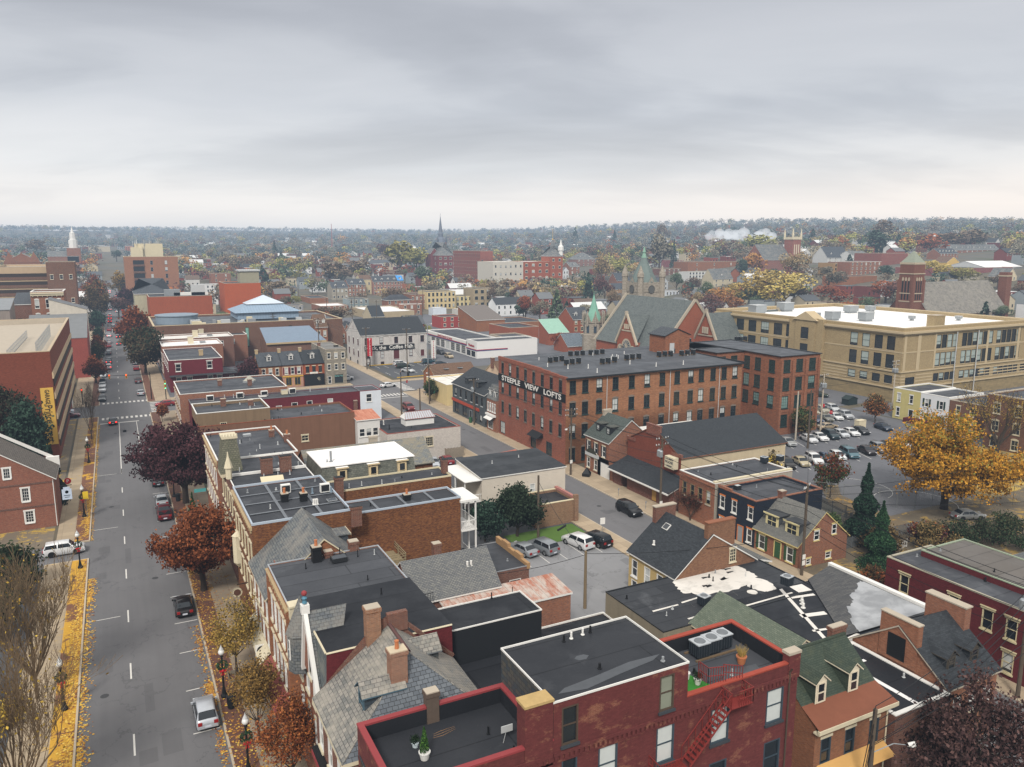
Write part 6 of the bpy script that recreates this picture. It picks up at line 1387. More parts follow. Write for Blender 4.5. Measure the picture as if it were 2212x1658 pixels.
B=fb('victorian_school','dark red brick victorian school with grey mansard roof and white trimmed windows',1,1513,1575,1705,610,410,brick('7a3034','8a3a3c','7a5a55'),'hip',SL_GREY,12,nf=4,nw=3,d=26,wl=2,ww=2.6)
fb('school_gable','tall dark red brick gabled wing on the left of the victorian school',1,None,1512,1580,600,395,brick('7a3034','8a3a3c','7a5a55'),'gable',SL_GREY,5,d=14,ax='y',nf=4,nw=1)
gx,gy,gz=ground_at(553+1600/4,449.3+560/4)
dist=math.hypot(gx,gy); s_=dist/1709*.25
C=empty('church_spire',(gx,gy,gz)); tag(C,'tall thin grey church spire rising above the horizon over a brick belfry','church')
zz=lambda q:CAM_H-(449.3+q/4-530)*dist/1709-gz
b=MB(); b.box(-38*s_,38*s_,-38*s_,38*s_,-3,zz(300)); b.build('tower',[brick('7a3a34','8a4a40')],C)
b=MB(); b.rev([(46*s_,zz(300)),(36*s_,zz(270)),(24*s_,zz(255)),(24*s_,zz(225)),(19*s_,zz(215)),(1*s_,zz(75))],(0,0,0),8,0); b.tube((0,0,zz(80)),(0,0,zz(55)),1.2*s_,n=4); b.build('spire',[plain('6d7480',.8)],C)
for sx in (-1,1):
 b=MB(); b.rev([(8*s_,zz(310)),(9*s_,zz(275)),(.5*s_,zz(245))],(sx*40*s_,-30*s_,0),6,0); b.build('pinnacle',[plain('5f6670')],C)
fb('white_roof_hall','long brick hall with big white membrane roof behind the coffee warehouse',1,985,1010,1370,975,905,stucco('b3a283'),'flat',WH_ROOF,d=40)
fb('slate_hall','low dark shingle gabled hall with skylights behind the coffee warehouse',1,800,1000,1110,985,960,stucco('c2b496'),'gable',SH_BLK,5,d=16)
fb('red_shed','small bright red painted brick building standing alone in the car lot',1,1555,1600,1790,1045,945,brick('a33f3c','b04a44','a3504a',.15,streak=.1),'flat',MEM4,nf=2,nw=3,d=12)
fb('site_trailer','white site trailer with light blue door panels',1,1500,1530,1645,935,868,plain('d0d6dc'),'flat',plain('d9dcdf'),d=7,nf=0,cat='trailer')
fb('ribbed_roof_building','brick building with ribbed brown metal roof and tan parapet behind the auto shop',1,1900,1910,2150,1075,975,BR_ORG,'shed',seamed('6f665f',None,1.2,.1),5,d=22)
fb('brick_depot','long low orange brick depot wall with dark flat roof beyond the auto shop',1,None,2060,2500,1060,1000,BR_ORG,'flat',MEM4,d=26)
fb('low_white_shop','low white roofed shop row near the parking area in middle distance',1,None,1790,1990,940,890,plain('c9c5bb'),'flat',WH_ROOF,d=16)
for k in range(5): fb('row_house','dormered brick row house in the line beyond the museum corner',1,638,655+34*k,689+34*k,1195-6*k,1105-9*k,BR_RED,'gable',SL_DK,3.5,d=9,ax='y',nf=2,nw=1,grp='dormered row houses beyond the museum',dorm=1)
fb('brick_house','small red house with tan dormers at the corner beside the museum roof',1,470,520,622,1130,1030,BR_RED,'gable',SH_BRN,4,d=10,dist=290,dorm=2,nf=2,nw=2)
# r1c2
fb('brewery_wing','pale concrete silo like brewery block with small windows',1,None,2050,2308,735,470,plain('c3bdb0',.85,.12),'flat',WH_ROOF,d=30,nf=4,nw=6,fm=M_grey)
B=fb('brewery','bright red brick brewery with arched white trimmed windows and white roof',2,None,95,328,690,468,BR_BRIGHT,'flat',WH_ROOF,d=34,nf=4,nw=4,style='sa',ww=2.6)
B=fb('brewery_tower','square red brick brewery tower with slate cap, dormers and gold finial',2,None,330,436,668,418,BR_BRIGHT,'hip',SL_GREY,9,d=16,nf=4,nw=2,style='sa',ww=2.2)
b=MB(); b.rev([(2.6,0),(2.9,3.4),(.3,9.)],(B.w*.5,7,B.h+5),6,0); b.tube((B.w*.5,7,B.h+13.5),(B.w*.5,7,B.h+23),.16,n=4,m=1); b.ball((B.w*.5,7,B.h+14),.8,6,1); b.build('finial',[SL_GREY,plain('c9a860')],B.root)
b=MB(); b.rev([(2.,-2),(2.,4.5),(2.6,4.6),(2.4,8),(1.3,9),(.2,14)],(B.w*.93,2,B.h),8,0); b.build('turret',[M_white],B.root)
fb('victorian_house','grey roofed victorian house row with gabled dormers right of the brewery tower',2,545,560,715,510,445,brick('8a5a4c','9a6a5c'),'hip',SL_GREY,7,d=18,nf=2,nw=4,dorm=2)
fb('brick_house','small brick house with pale grey gable roof below the victorian row',2,470,500,582,580,510,BR_RED,'gable',SL_GREY,4,d=14,nf=2,nw=2,dorm=1)
fb('white_house','tiny white clapboard house beside the brewery',2,428,440,488,615,545,siding('d5d8da'),'gable',SL_GREY,3,d=10,ax='y',nf=2,nw=2)
fb('brick_house','red brick house with dark blue slate roof and chimneys near the church tower',2,850,905,1022,665,630,BR_RED,'gable',SL_DK,6,d=12,chim=2)
fb('tan_house','weathered tan house with dark slate roof left of the stone tower',2,860,880,985,770,705,stucco('b08a68'),'gable',SL_DK,4,d=10,nf=1,nw=2)
fb('red_row','red rowhouse block with white flat roof and white framed penthouse',2,1288,1438,1480,520,455,brick('8a3540','984048'),'flat',WH_ROOF,nf=2,nw=2)
fb('brick_row','long plain tan brick row with flat roofs in right middle distance',2,1510,1520,1960,560,470,BR_ORG,'flat',MEM4,d=20,nf=2,nw=3)
fb('brick_row','dark red brick row with white bay windows behind stone tower',2,1285,1300,1455,590,530,BR_DK,'flat',MEM4,d=14,nf=2,nw=4)
fb('white_row','white fronted mansard row with small dormer windows',2,None,1525,1715,640,555,plain('c9c9c5'),'flat',MEM4,d=12,nf=3,nw=7,fm=plain('4a4f55'))
fb('cream_house','cream gabled house with grey slate roof and single dormer, right of the stone tower',2,1715,1735,1905,690,615,stucco('c2b79c'),'gable',SL_GREY,7,d=12,nf=2,nw=3,dorm=1)
fb('white_house','pale grey little house close behind the stone tower',2,1262,1275,1345,720,640,plain('b3b7ba'),'gable',SL_DK,3,d=10,ax='y',nf=2,nw=2)
fb('white_row','low pale blue white row house beside the big evergreen',2,None,1300,1440,770,720,plain('c3c9cf'),'flat',MEM4,d=8,nf=1,nw=5)
B=fb('brick_house','tall brown brick house with three storeys, dormers and plain west gable wall',2,400,525,682,1145,965,BR_CH,'gable',SL_DK,4.4,nf=3,nw=3,dorm=2,lm=M_ltrim,fm=M_ltrim,chim=1)
B=fb('copper_roof_house','small brick building with bright green copper slope roof',2,232,320,486,1190,1085,BR_CH,'shed',COPPER,4.5,nf=0)
fb('slate_house','low brick house with worn blue slate roof just behind the loft parapet',2,370,480,640,1260,1205,BR_CH,'gable',slate('66717a','7d8890'),4,d=10)
fb('flat_building','brown brick flat roofed building with rooftop unit left of copper roof',2,None,-20,230,1150,1040,BR_CH,'flat',MEM4,d=20)
fb('concrete_building','grey block building with dark flat roof behind brown shingle house',2,None,-60,165,1210,1125,stucco('a89a88'),'flat',MEM2,d=14)
# r1c3
B=fb('church','grey slate roofed brick church with square pinnacled tower in right distance',3,None,-40,196,560,450,brick('8a4a3c','985848'),'gable',SL_GREY,12,d=22)
b=MB(); b.box(0,9,0,9,-4,26,0); b.box(-.3,9.3,-.3,9.3,26,28,1)
for q in ((0,0),(9,0),(0,9),(9,9)): b.rev([(.8,26),(.8,30),(.1,35)],(q[0],q[1],0),6,1)
for u in (2.2,4.5,6.8): b.box(u-.5,u+.5,-.1,-.01,14,22,1)
b.build('tower',[brick('9a4a38','a85844'),M_ltrim],B.root,(B.w+.3,0,0))
fb('corner_block','red brick three storey corner block with white side and grey roof',3,690,705,972,590,470,BR_RED,'flat',SL_GREY,d=20,nf=3,nw=7,cop=M_white)
fb('brick_hall','plain brown brick hall block behind the red sandstone church tower',3,None,975,1200,500,395,BR_WH,'flat',MEM4,d=26)
fb('brick_wall_building','long low red brick building with flat roof beside the yellow willow',3,None,635,935,680,595,BR_ORG,'flat',MEM4,d=16)
fb('white_house','white gabled house among trees at right middle distance',3,None,720,860,470,405,siding('d0d0cc'),'gable',SL_GREY,3,d=12,nf=2,nw=3)
fb('dormer_block','pale house block with large dark roof and dormer near the church tower',3,None,510,700,480,430,siding('c3c3c0'),'gable',SL_DK,9,d=16,dorm=2,nf=2,nw=4)
fb('tan_block','tan brick corner apartment building with black windows',3,None,560,690,585,478,plain('9c7c54'),'flat',MEM4,d=14,nf=3,nw=3,fm=M_dkmetal)
fb('long_red_building','long low red market building with grey roof at right',3,None,1545,2105,600,525,brick('8a3a3c','984448'),'flat',MEM4,d=40)
fb('white_roof_hall','large low white roofed hall at far right',3,None,1870,2190,548,515,plain('c9c9c5'),'gable',WH_ROOF,4,d=30)
fb('yellow_house','little yellow gable house with tan roof at right',3,None,1545,1650,500,470,plain('c9a860'),'gable',SH_BRN,4,d=12,ax='y')
fb('cream_house','cream gable end house at far right beyond sandstone church',3,None,2060,2145,640,595,plain('d0c2a4'),'gable',SL_GREY,5,d=12,ax='y',nf=1,nw=2)
fb('long_row','long dark roofed terrace with many small dormers on the far right hillside',3,None,1480,1640,450,395,BR_RED,'gable',SL_DK,4,d=12,nf=2,nw=6,dorm=6)
fb('long_row','long far terrace of brick houses with pale dormers below the right ridge',3,None,1560,2000,400,365,BR_RED,'gable',SL_GREY,5,d=12,nf=1,nw=10,dorm=9)
# ------------------------------------------------------------------ school
B=Bld('school_building','large tan brick school with white flat roof, stone cornice and long rows of tall windows',173.,127.,54.,68.,18.6,BR_SCHOOL)
M_lst=plain('b8a685',.8,.1); M_sfr=plain('23272a',.6); gs=glass(.6,'1c2226','a9b5ae')
for z,hh in ((13.,3.5),(8.4,3.5),(4.5,2.1)):
 B.win('l',[53.5,57.2,61.,64.6] ,z,2.3,hh,'s',M_sfr,M_lst,None,gs,1,1); B.win('l',[6.,11.2,16.4,21.6,26.8,31.6],z,3.2,hh,'s',M_sfr,M_lst,None,gs,3,1)
 B.win('l',[38.],z,3.4,hh,'',M_sfr,M_lst,None,M_glass,2,3)
 B.win('f',[13.6+2.2*i for i in range(4)]+[24.+2.2*i for i in range(6)]+[38.6+2.2*i for i in range(5)],z,1.95,hh,'s',M_sfr,M_lst,None,gs)
B.win('f',[3.6],4.4,3.4,1.9,'s',M_sfr,M_lst,None,M_glass,3,1); B.win('f',[51.],4.6,2.6,1.9,'s',M_sfr,M_lst,None,M_glass,2,1)
B.flat(whiteroof('f0eeea',.12),.9,M_lst,.5,.25,BR_SCHOOL)
B.walls(z0=3.6)
b=MB()
for z0,z1,o in ((17.,17.35,.35),(17.35,17.9,.7),(12.5,12.8,.08),(7.6,7.95,.25),(3.4,3.7,.3)):
 b.box(-o,54+o,-o,-.01,z0,z1); b.box(-o,-.01,-.005,68,z0,z1)
for z in (4.2,5.,5.8,6.6): 
 for x0,x1 in ((.02,1.7),(5.6,12.2),(31,54)): b.box(x0,x1,-.06,-.01,z,z+.28)
 for u0,u1 in ((43.,52.),(66,67.9),(33.2,36.)): b.box(-.06,-.01,68-u1,68-u0,z,z+.28)
b.build('cornice',[M_lst],B.root)
b=MB(); b.box(.05,54,.05,68,-1,3.4); b.build('basement',[stone('a08c66','8a7a5a',1.2,.5)],B.root)
b=MB(); b.box(-1.,-.02,24,36.,3.6,18.9,0); b.box(-1.3,-.02,26.5,33.5,3.6,19.,0); b.poly([(-1.6,25.6,18.4),(-1.6,34.4,18.4),(-1.6,30,20.8)][::-1],1); b.poly([(-1.6,25.6,18.4),(2,25.6,18.4),(2,30,20.8),(-1.6,30,20.8)],1); b.poly([(-1.6,34.4,18.4),(-1.6,30,20.8),(2,30,20.8),(2,34.4,18.4)],1)
b.box(-2.6,-.9,26,33.,4.2,4.7,2); b.build('entrance_bay',[BR_SCHOOL,M_lst,M_dkmetal],B.root)
for z in (4.8,8.6,13.2): add_window(B.root,(-1.33,30,z),R(-90),2.6,3.2 if z>5 else 2.2,'p',M_sfr,M_lst,None,M_glassdk,1,2)
b=MB()
for x0,x1,y0,y1 in ((-.3,9,-.5,3),(46,54.4,-.5,3),(-.5,3,-.3,14),(-.5,3,58,68.4)): b.box(x0,x1,y0,y1,3.6,19.4)
bb=b
for f_,u0,u1 in (('f',.4,1.2),('f',5.4,6.6),('f',12.,12.6),('f',33.4,34.2),('f',47.,48.)):
 b2=MB(); b2.box(u0,u1,-.12,-.02,8.,16.9); b2.build('pilaster',[M_lst],B.root)
for i,(x,y,w_,d_,h_) in enumerate(((6,56,4.4,3.4,2.8),(22,60,4.2,3.4,2.8),(9,36,2.4,2.2,1.8),(10.5,31,3.4,2.8,2.5),(17,25,3.4,2.8,2.5),(36,46,4,2.6,2.2),(45,46,2.6,2.2,1.8),(30,20,1.4,1.4,1.3),(42,14,1.4,1.4,1.2))):
 b=MB(); b.box(-w_/2,w_/2,-d_/2,d_/2,.5,h_,0); b.box(-w_/2+.3,w_/2-.3,-d_/2+.3,d_/2-.3,-.1,.5,0); b.box(-w_/2-.1,w_/2+.1,-d_/2-.1,d_/2+.1,h_,h_+.12,1); b.build('roof_unit',[M_galv,M_lgrey],B.root,(x,y,17.75))
B.chimney(16,3.,17.8,3.4,3.6,2.6,BR_SCHOOL,0)
for x in (20.,28.8):
 b=MB(); b.tube((x,-.6,1),(x,-.6,17),.12,n=5); b.build('downpipe',[M_lgrey],B.root,uv=False)
# ------------------------------------------------------------------ gothic church
B=Bld('gothic_church','big gothic church with steep grey green slate roofs, red brick gables and rose window',150.,193.,25.,37.,7.,BR_CH)
SLC=slate('5a605e','6d7370',.6,.4,'3f4443',patch='666c69')
B.gable('y',14.6,SLC,.5,plain('8f8a80'),.5)
B.walls()
b=MB()
# gable copings
for y in (0,37): 
 for sx in (-1,1): b.tube((12.5+sx*13.4,y,6.2),(12.5,y,22.2),.5,n=4,m=0)
b.build('coping',[plain('a59a88')],B.root)
b=MB(); # west cross gable
b.poly([(-1.2,11.5,0),(-1.2,11.5,8),(-1.2,17.,16.5),(-1.2,22.5,8),(-1.2,22.5,0)],0); 
b.poly([(-1.2,11.5,8),(8.,17-.01,16.5),(-1.2,17,16.5)],1); b.poly([(-1.2,22.5,8),(-1.2,17,16.5),(8.,17,16.5)],1); b.poly([(-1.2,11.5,0),(0.2,11.5,0),(0.2,11.5,8),(-1.2,11.5,8)],0)
for sy in (-1,1): b.tube((-1.4,17+sy*6.,7.2),(-1.4,17,17.),.45,n=4,m=2)
b.box(-1.9,-1.1,16.6,17.4,16.4,17.8,2)
for k in range(3): b.tube((-1.35,16+k,12.),(-1.35,16+k,13.6),.3,n=6,m=2)
b.box(-1.4,-1.2,14.2,19.8,11.2,11.6,2)
b.build('transept',[BR_CH,SLC,plain('b5a893')],B.root)
b=MB()
for cy,r,z in ((17,2.0,6.2),(13.6,1.2,5.2),(20.4,1.2,5.2)):
 for k in range(20):
  a0,a1=2*math.pi*k/20,2*math.pi*(k+1)/20
  b.poly([(-1.35,cy+r*math.cos(a0),z+r*math.sin(a0)),(-1.35,cy+r*math.cos(a1),z+r*math.sin(a1)),(-1.35,cy+r*1.3*math.cos(a1),z+r*1.3*math.sin(a1)),(-1.35,cy+r*1.3*math.cos(a0),z+r*1.3*math.sin(a0))],1)
  b.poly([(-1.3,cy,z),(-1.3,cy+r*math.cos(a0),z+r*math.sin(a0)),(-1.3,cy+r*math.cos(a1),z+r*math.sin(a1))],0)
 for k in range(6): a=math.pi*k/6; b.tube((-1.34,cy+r*math.cos(a),z+r*math.sin(a)),(-1.34,cy-r*math.cos(a),z-r*math.sin(a)),.1,n=4,m=1)
b.build('rose_window',[plain('4a5a66',.3),plain('b5a893')],B.root,uv=False)
sub=W(163.,181.,30.,14.,7.,BR_CH); sub.gable('x',11.2,SLC,.5,plain('8f8a80'),.5); sub.walls()
b=MB()
for sy in (-1,1): b.tube((-.2,7+sy*7.4,6.2),(-.2,7,18.9),.45,n=4,m=0); b.tube((30.,7+sy*7.4,6.2),(30.,7,18.9),.45,n=4,m=0)
for k in range(3): b.tube((-.3,6+k,12.),(-.3,6+k,14.),.35,n=6,m=0)
b.box(-.3,-.1,3.6,10.4,11.2,11.6,0); b.box(-.6,.2,6.6,7.4,18.2,19.6,0)
b.build('coping',[plain('a59a88')],sub.root); absorb(B,sub)
b=MB(); b.poly([(4.,4.,8.4),(5.6,4.9,11.8),(4.,5.8,8.4)][::-1],0); b.poly([(4,4,8.4),(8,4.9,11.8),(5.6,4.9,11.8)],0); b.poly([(4,5.8,8.4),(5.6,4.9,11.8),(8,4.9,11.8)],0); b.build('dormer',[SLC],B.root)
# stone turret with copper spire (north-west) and square stone tower
gx,gy=154.2,238.5
C=empty('stone_turret',(gx,gy,0)); C.scale=(1,1,.79); tag(C,'slim octagonal stone turret with pointed bright green copper spire beside the church','church')
STN=stone('b3a99a','8f8678',.7,.35)
b=MB(); b.rev([(4.1,0),(4.1,9),(3.7,9.2),(3.7,14.4),(4.,14.6),(4.,15.)],(0,0,0),8,0); b.build('tower',[STN],C)
b=MB()
for k in range(8):
 a=math.pi*(k+.5)/4; 
 b.rev([(.35,13),(.4,18.5),(.05,20.)],(3.9*math.cos(a),3.9*math.sin(a),0),5,0)
 a0,a1=math.pi*(k-.5+.5)/4,math.pi*(k+1)/4; b.poly([(3.8*math.cos(a0),3.8*math.sin(a0),14.9),(3.8*math.cos(a1),3.8*math.sin(a1),14.9),(3.5*math.cos((a0+a1)/2),3.5*math.sin((a0+a1)/2),18.6)],0)
b.build('gablet',[STN],C); b=MB(); b.rev([(3.3,15),(1.5,20.5),(.12,27.)],(0,0,0),8,0); b.tube((0,0,27),(0,0,28.6),.09,n=4); b.build('spire',[plain('78a692',.7,.15)],C)
for k in range(8):
 a=math.pi*k/4+math.pi/8
 b=MB(); b.box(-.5,.5,-.1,.05,10,13.4); b.build('louvre',[plain('3d4a55')],C,(3.5*math.cos(a),3.5*math.sin(a),0),a+R(90))
C=empty('church_tower',(180.4,244.7,0)); tag(C,'square stone church tower with corner pinnacles and slate spire tipped in green copper','church')
b=MB(); b.box(-5.,5.,-5.,5.,0,25.2); b.build('tower',[STN],C)
for sx in (-1,1):
 for sy in (-1,1):
  b=MB(); b.rev([(1.15,6),(1.1,27),(1.35,27.2),(1.25,28.4),(.1,31.5)],(sx*5,sy*5,0),8,0); b.build('pinnacle',[STN],C)
for f_ in range(4):
 b=MB(); b.poly([(-3.6,-5.15,21.5),(3.6,-5.15,21.5),(0,-5.15,27.4)],0); b.box(-2.,-.5,-5.12,-5.02,14,17.5,1); b.box(.5,2.,-5.12,-5.02,14,17.5,1); b.rev([(1.5,-.1),(1.5,.05)],(0,-5.25,22.6),12,1,'y'); o=b.build('gablet',[STN,plain('5a5a58')],C,(0,0,0),R(90)*f_)
b=MB(); b.rev([(5.4,25.2),(1.9,32.),(1.,34.4)],(0,0,0),8,0); b.rev([(1.1,34.3),(.5,36.),(.7,36.4),(.12,38.4)],(0,0,0),8,1); b.build('spire',[plain('6a7672',.8),plain('7fa08e')],C)
# sandstone church behind the school
gx,gy,gz=ground_at(1659+1235/4,449.3+960/4); dist=400.
dd=ray(1659+1235/4,620); k=dist/math.hypot(dd[0],dd[1]); gx,gy=dd[0]*k,dd[1]*k
C=Bld('sandstone_church','red sandstone church with massive square tower, pale band courses and grey tiled nave roof',gx-8,gy-8,18.,18.,10.,brick('7a4232','86503e','8a6a58',.3))
TB=brick('74402f','84503c','8a6a58',.3)
b=MB(); b.box(-8,8,-8,8,-2,29.,0); 
for z in (17.,21.,30.8): b.box(-8.25,8.25,-8.25,8.25,z,z+.5,1)
b.box(-7.7,7.7,-7.7,7.7,29.,36.5,0); b.box(-8.,8.,-8,8.,35.6,36.6,1)
for f_ in ('x','y'):
 for u in (-3.2,0,3.2):
  if f_=='x': b.box(u-.85,u+.85,-8.06,-7.95,18.,27.5,2); b.rev([(1.1,-.1),(1.1,.05)],(u,-8.1,28.3),10,1,'y')
  else: b.box(-8.06,-7.95,u-.85,u+.85,18.,27.5,2); b.rev([(1.1,-.1),(1.1,.05)],(-8.1,u,28.3),10,1,'x')
for q in ((-7.4,-7.4),(7.4,-7.4),(-7.4,7.4),(7.4,7.4)): b.prism([(q[0]-1.3,q[1]-1.3),(q[0]+1.3,q[1]-1.3),(q[0]+1.3,q[1]+1.3),(q[0]-1.3,q[1]+1.3)],-2,28,0)
b.poly([(-7.5,-7.5,36.6),(7.5,-7.5,36.6),(0,0,42.4)],3); b.poly([(7.5,-7.5,36.6),(7.5,7.5,36.6),(0,0,42.4)],3); b.poly([(7.5,7.5,36.6),(-7.5,7.5,36.6),(0,0,42.4)],3); b.poly([(-7.5,7.5,36.6),(-7.5,-7.5,36.6),(0,0,42.4)],3)
tt=[(v[0]*.47,v[1]*.47,v[2]*.9-1.6) for v in b.v]; b.v=tt
b.build('tower',[TB,plain('b5a58c'),M_black,plain('8a9080',.8,.3,2.)],C.root,(8,8,0))
TILE=slate('736f67','8c877e',.9,.6,'5f5d57',patch='938d80')
sub=W(gx+3,gy-8,58,22,8.,TB); sub.gable('x',14,TILE,.4,plain('8a7a68'),.5); sub.walls(); 
b=MB(); b.box(60.,64.,3,7,0,26,0); b.box(59.8,64.2,2.8,7.2,24,24.6,1); b.build('chimney',[TB,plain('b5a58c')],sub.root); absorb(C,sub); bpy.context.view_layer.update()
# houses by the lot at right
B=Bld('yellow_house','pale yellow brick row house with white windows joined to the white one near the school',157.2,110.,12.,6.6,6.9,stucco('c2b67a',.15,.15))
B.win('l',[1.3,4.4],4.,.95,1.9,'s',M_white,M_white,M_white); B.win('l',[1.3],.7,.95,1.9,'s',M_white,M_white,M_white); B.door('l',4.6,1.,2.3,M_dkmetal,.3,M_white); B.flat(MEM2,.1,M_white,.3,.2); B.walls()
B=Bld('white_house','white brick row house with dark green shutters beside the yellow house',157.2,103.4,12.,6.55,6.8,plain('d5d6d6',.7,.08))
B.win('l',[1.5,4.9],4.,.95,1.8,'s',M_white,M_white); B.win('l',[4.9],.8,.95,1.8,'s',M_white,M_white); B.door('l',1.7,1.,2.3,plain('22403a'),.3,M_white)
b=MB()
for u,zs in ((1.5,(4.,)),(4.9,(4.,.8))):
 for z in zs:
  for s_ in (-.75,.75): b.box(-.05,-.01,6.55-u-s_-.2,6.55-u-s_+.2,z,z+1.8)
b.build('shutter',[plain('223630')],B.root); B.flat(MEM2,.1,M_white,.3,.15); B.walls()
b=MB(); b.box(-2.,0,2.5,9.,0,1.0); o=b.build('steps',[BR_DRED],B.root)
B=Bld('brick_house','plain brick row house right of the white house, half hidden by orange tree',157.4,91.,12.,12.3,6.4,BR_BRN); B.win('l',[2,5,8.5],[3.7,.8],1.,1.8,'s',M_ltrim,M_ltrim,M_ltrim); B.flat(MEM2,.2,M_conc,.3,.15); B.walls()
B=Bld('brick_building','three storey brick mill building with pale arched windows at the right edge',150.,66.,16.,24.9,10.5,BR_BRN); B.win('l',[2.,6.,10.5,15,19.5,23],[7.,3.6,.5],1.4,2.0,'sa',M_ltrim,M_ltrim,M_ltrim,M_glass,2,2); B.flat(MEM2,.2,M_conc,.4,.2); B.walls()
# ------------------------------------------------------------------ vehicles
CARS={}
def car_proto(kind):
 """shared meshes of one body type; car points to +y, centred, wheels on z=0"""
 if kind in CARS: return CARS[kind]
 #        L    W   roof  belt hood  stations of the glass house: hood end, roof start, roof end, tail deck start
 spec={'sedan':(4.7,1.8,1.44,.92,.86,1.15,.35,-1.15,-1.75,.93),'hatch':(4.4,1.75,1.49,.95,.9,1.35,.55,-1.3,-2.05,.98),'suv':(4.7,1.88,1.74,1.08,1.05,1.2,.6,-1.95,-2.25,1.08),
          'minivan':(5.0,1.95,1.75,1.02,.98,1.6,.85,-2.1,-2.42,1.02),'pickup':(5.4,1.95,1.78,1.1,1.1,1.25,.6,-.7,-.95,1.1)}[kind]
 Lc,Wc,zr,zb,zh,yh,yr0,yr1,yt,zt=spec; a=Wc/2; Lh=Lc/2
 st=[] # y, half width, z bottom, belt z, roof half width, roof z
 st.append((Lh,a*.72,.42,.66,a*.6,.68)); st.append((Lh-.12,a*.9,.26,zh*.86,a*.75,zh*.88)); st.append((Lh-.55,a*.98,.22,zh*.96,a*.82,zh*.985))
 st.append((yh,a,.2,zb*.99,a*.86,zb+.02)); st.append((yr0,a,.2,zb,a*.74,zr-.03)); st.append(((yr0+yr1)/2,a,.2,zb,a*.76,zr)); st.append((yr1,a,.2,zb,a*.73,zr-.05))
 st.append((yt,a*.99,.22,zt,a*.84,zt+.03))
 if kind in('sedan','pickup'): st.append((-Lh+.4,a*.97,.24,zt-.01,a*.84,zt+.02))
 st.append((-Lh+.1,a*.92,.28,zt*.9,a*.8,zt*.93)); st.append((-Lh,a*.8,.42,.72,a*.7,.76))
 b=MB(); g=MB(); n=len(st); N=13
 for (y,h,z0,zbl,rw,rz) in st:
  half=[(h*.86,z0),(h*.99,z0+.16),(h,z0+(zbl-z0)*.62),(h*.955,zbl),(rw,rz-.04 if rz-zbl>.1 else rz-.012),(rw*.82,rz)]
  for x,z in half: b.v.append((x,y,z))
  b.v.append((0,y,rz+ (.02 if rz-zbl>.1 else .015)))
  for x,z in half[::-1]: b.v.append((-x,y,z))
 gi=3 # hood-to-roof segment
 for i in range(n-1):
  for j in range(N-1):
   q=(i*N+j,i*N+j+1,(i+1)*N+j+1,(i+1)*N+j)
   b.f.append(q); b.m.append(0)
 b.f.append(tuple(range(N))[::-1]); b.m.append(0); b.f.append(tuple((n-1)*N+k for k in range(N))); b.m.append(0)
 # dark underside / wheel arch discs
 wy=(Lc*.30,-Lc*.285); wr=.33 if kind in('sedan','hatch') else .37
 for y in wy:
  for s in (-1,1):
   b.rev([(wr*1.2,-.012),(wr*1.2,.012)],(s*(a+.0),y,wr),14,1,'x')
 b.box(-a*.8,a*.8,-Lh+.25,Lh-.25,.16,.3,1)
 b.box(-a*.86,a*.86,-Lh-.04,-Lh+.12,.38,.58,0); b.box(-a*.84,a*.84,Lh-.14,Lh+.03,.34,.54,0); b.box(-a*.45,a*.45,Lh-.1,Lh+.036,.56,.66,1)
 for s in (-1,1): b.box(min(s*a,s*(a+.17)),max(s*a,s*(a+.17)),yh-.45,yh-.3,zb+.0,zb+.16,0)
 def lerp(p,q,t): return tuple(p[k]+(q[k]-p[k])*t for k in range(3))
 def V(i,j): return b.v[i*N+j]
 def quad(mb,i,j,i2,j2,s0,s1,t0,t1,off):
  A,Bq,Cq,D=V(i,j),V(i,j2),V(i2,j2),V(i2,j)
  def bl(s,t): return lerp(lerp(A,D,s),lerp(Bq,Cq,s),t)
  ps=[bl(s0,t0),bl(s1,t0),bl(s1,t1),bl(s0,t1)]
  mb.poly([tuple(p[k]+off[k] for k in range(3)) for p in ps])
 glass_parts={}
 w_=MB(); 
 for j in range(4,8): 
  t0=.12 if j==4 else 0; t1=.88 if j==7 else 1
  quad(w_,3,j,4,j+1,.08,.94,t0,t1,(0,.012,.012))
 glass_parts['windshield']=w_
 rw_=MB(); i0=6
 for j in range(4,8):
  t0=.12 if j==4 else 0; t1=.88 if j==7 else 1
  quad(rw_,i0,j,i0+1,j+1,.08,.9,t0,t1,(0,-.012,.012))
 glass_parts['rear_window']=rw_
 for s,j in ((1,3),(-1,8)):
  m=MB()
  for i,(s0,s1) in ((4,(.0,.94)),(5,(.03,1.))):
   t=(.1,.86) if j==3 else (.14,.9)
   quad(m,i,j,i+1,j+1,s0,s1,t[0],t[1],(s*.014,0,.004))
  A=V(3,j if j==3 else j+1); Bp=V(4,j if j==3 else j+1); Cp=V(4,j+1 if j==3 else j)
  m.poly([lerp(A,Bp,.35),lerp(A,Bp,.98),lerp(Bp,Cp,.84)] if 1 else [])
  m.v=[(v[0]+(s*.014 if k>=len(m.v)-3 else 0),v[1],v[2]) for k,v in enumerate(m.v)]
  if kind!='pickup':
   D=V(6,j if j==3 else j+1); E_=V(7,j if j==3 else j+1); F_=V(6,j+1 if j==3 else j)
   m.poly([lerp(D,E_,.06),lerp(D,E_,.62),lerp(D,F_,.82)]); m.v=[(v[0]+(s*.014 if k>=len(m.v)-3 else 0),v[1],v[2]) for k,v in enumerate(m.v)]
  glass_parts['side_window'+str(s)]=m
 gm=plain('1b2126',.08,.2,1,0,.6)
 P={'body':b.mesh('body',[M_white,M_rubber],uv=False,smooth=False)}
 me=P['body']; me.polygons.foreach_set('use_smooth',np.array([i< (n-1)*(N-1) for i in range(len(me.polygons))]))
 for k,m in glass_parts.items(): P[k]=m.mesh('car_glass',[gm],uv=False)
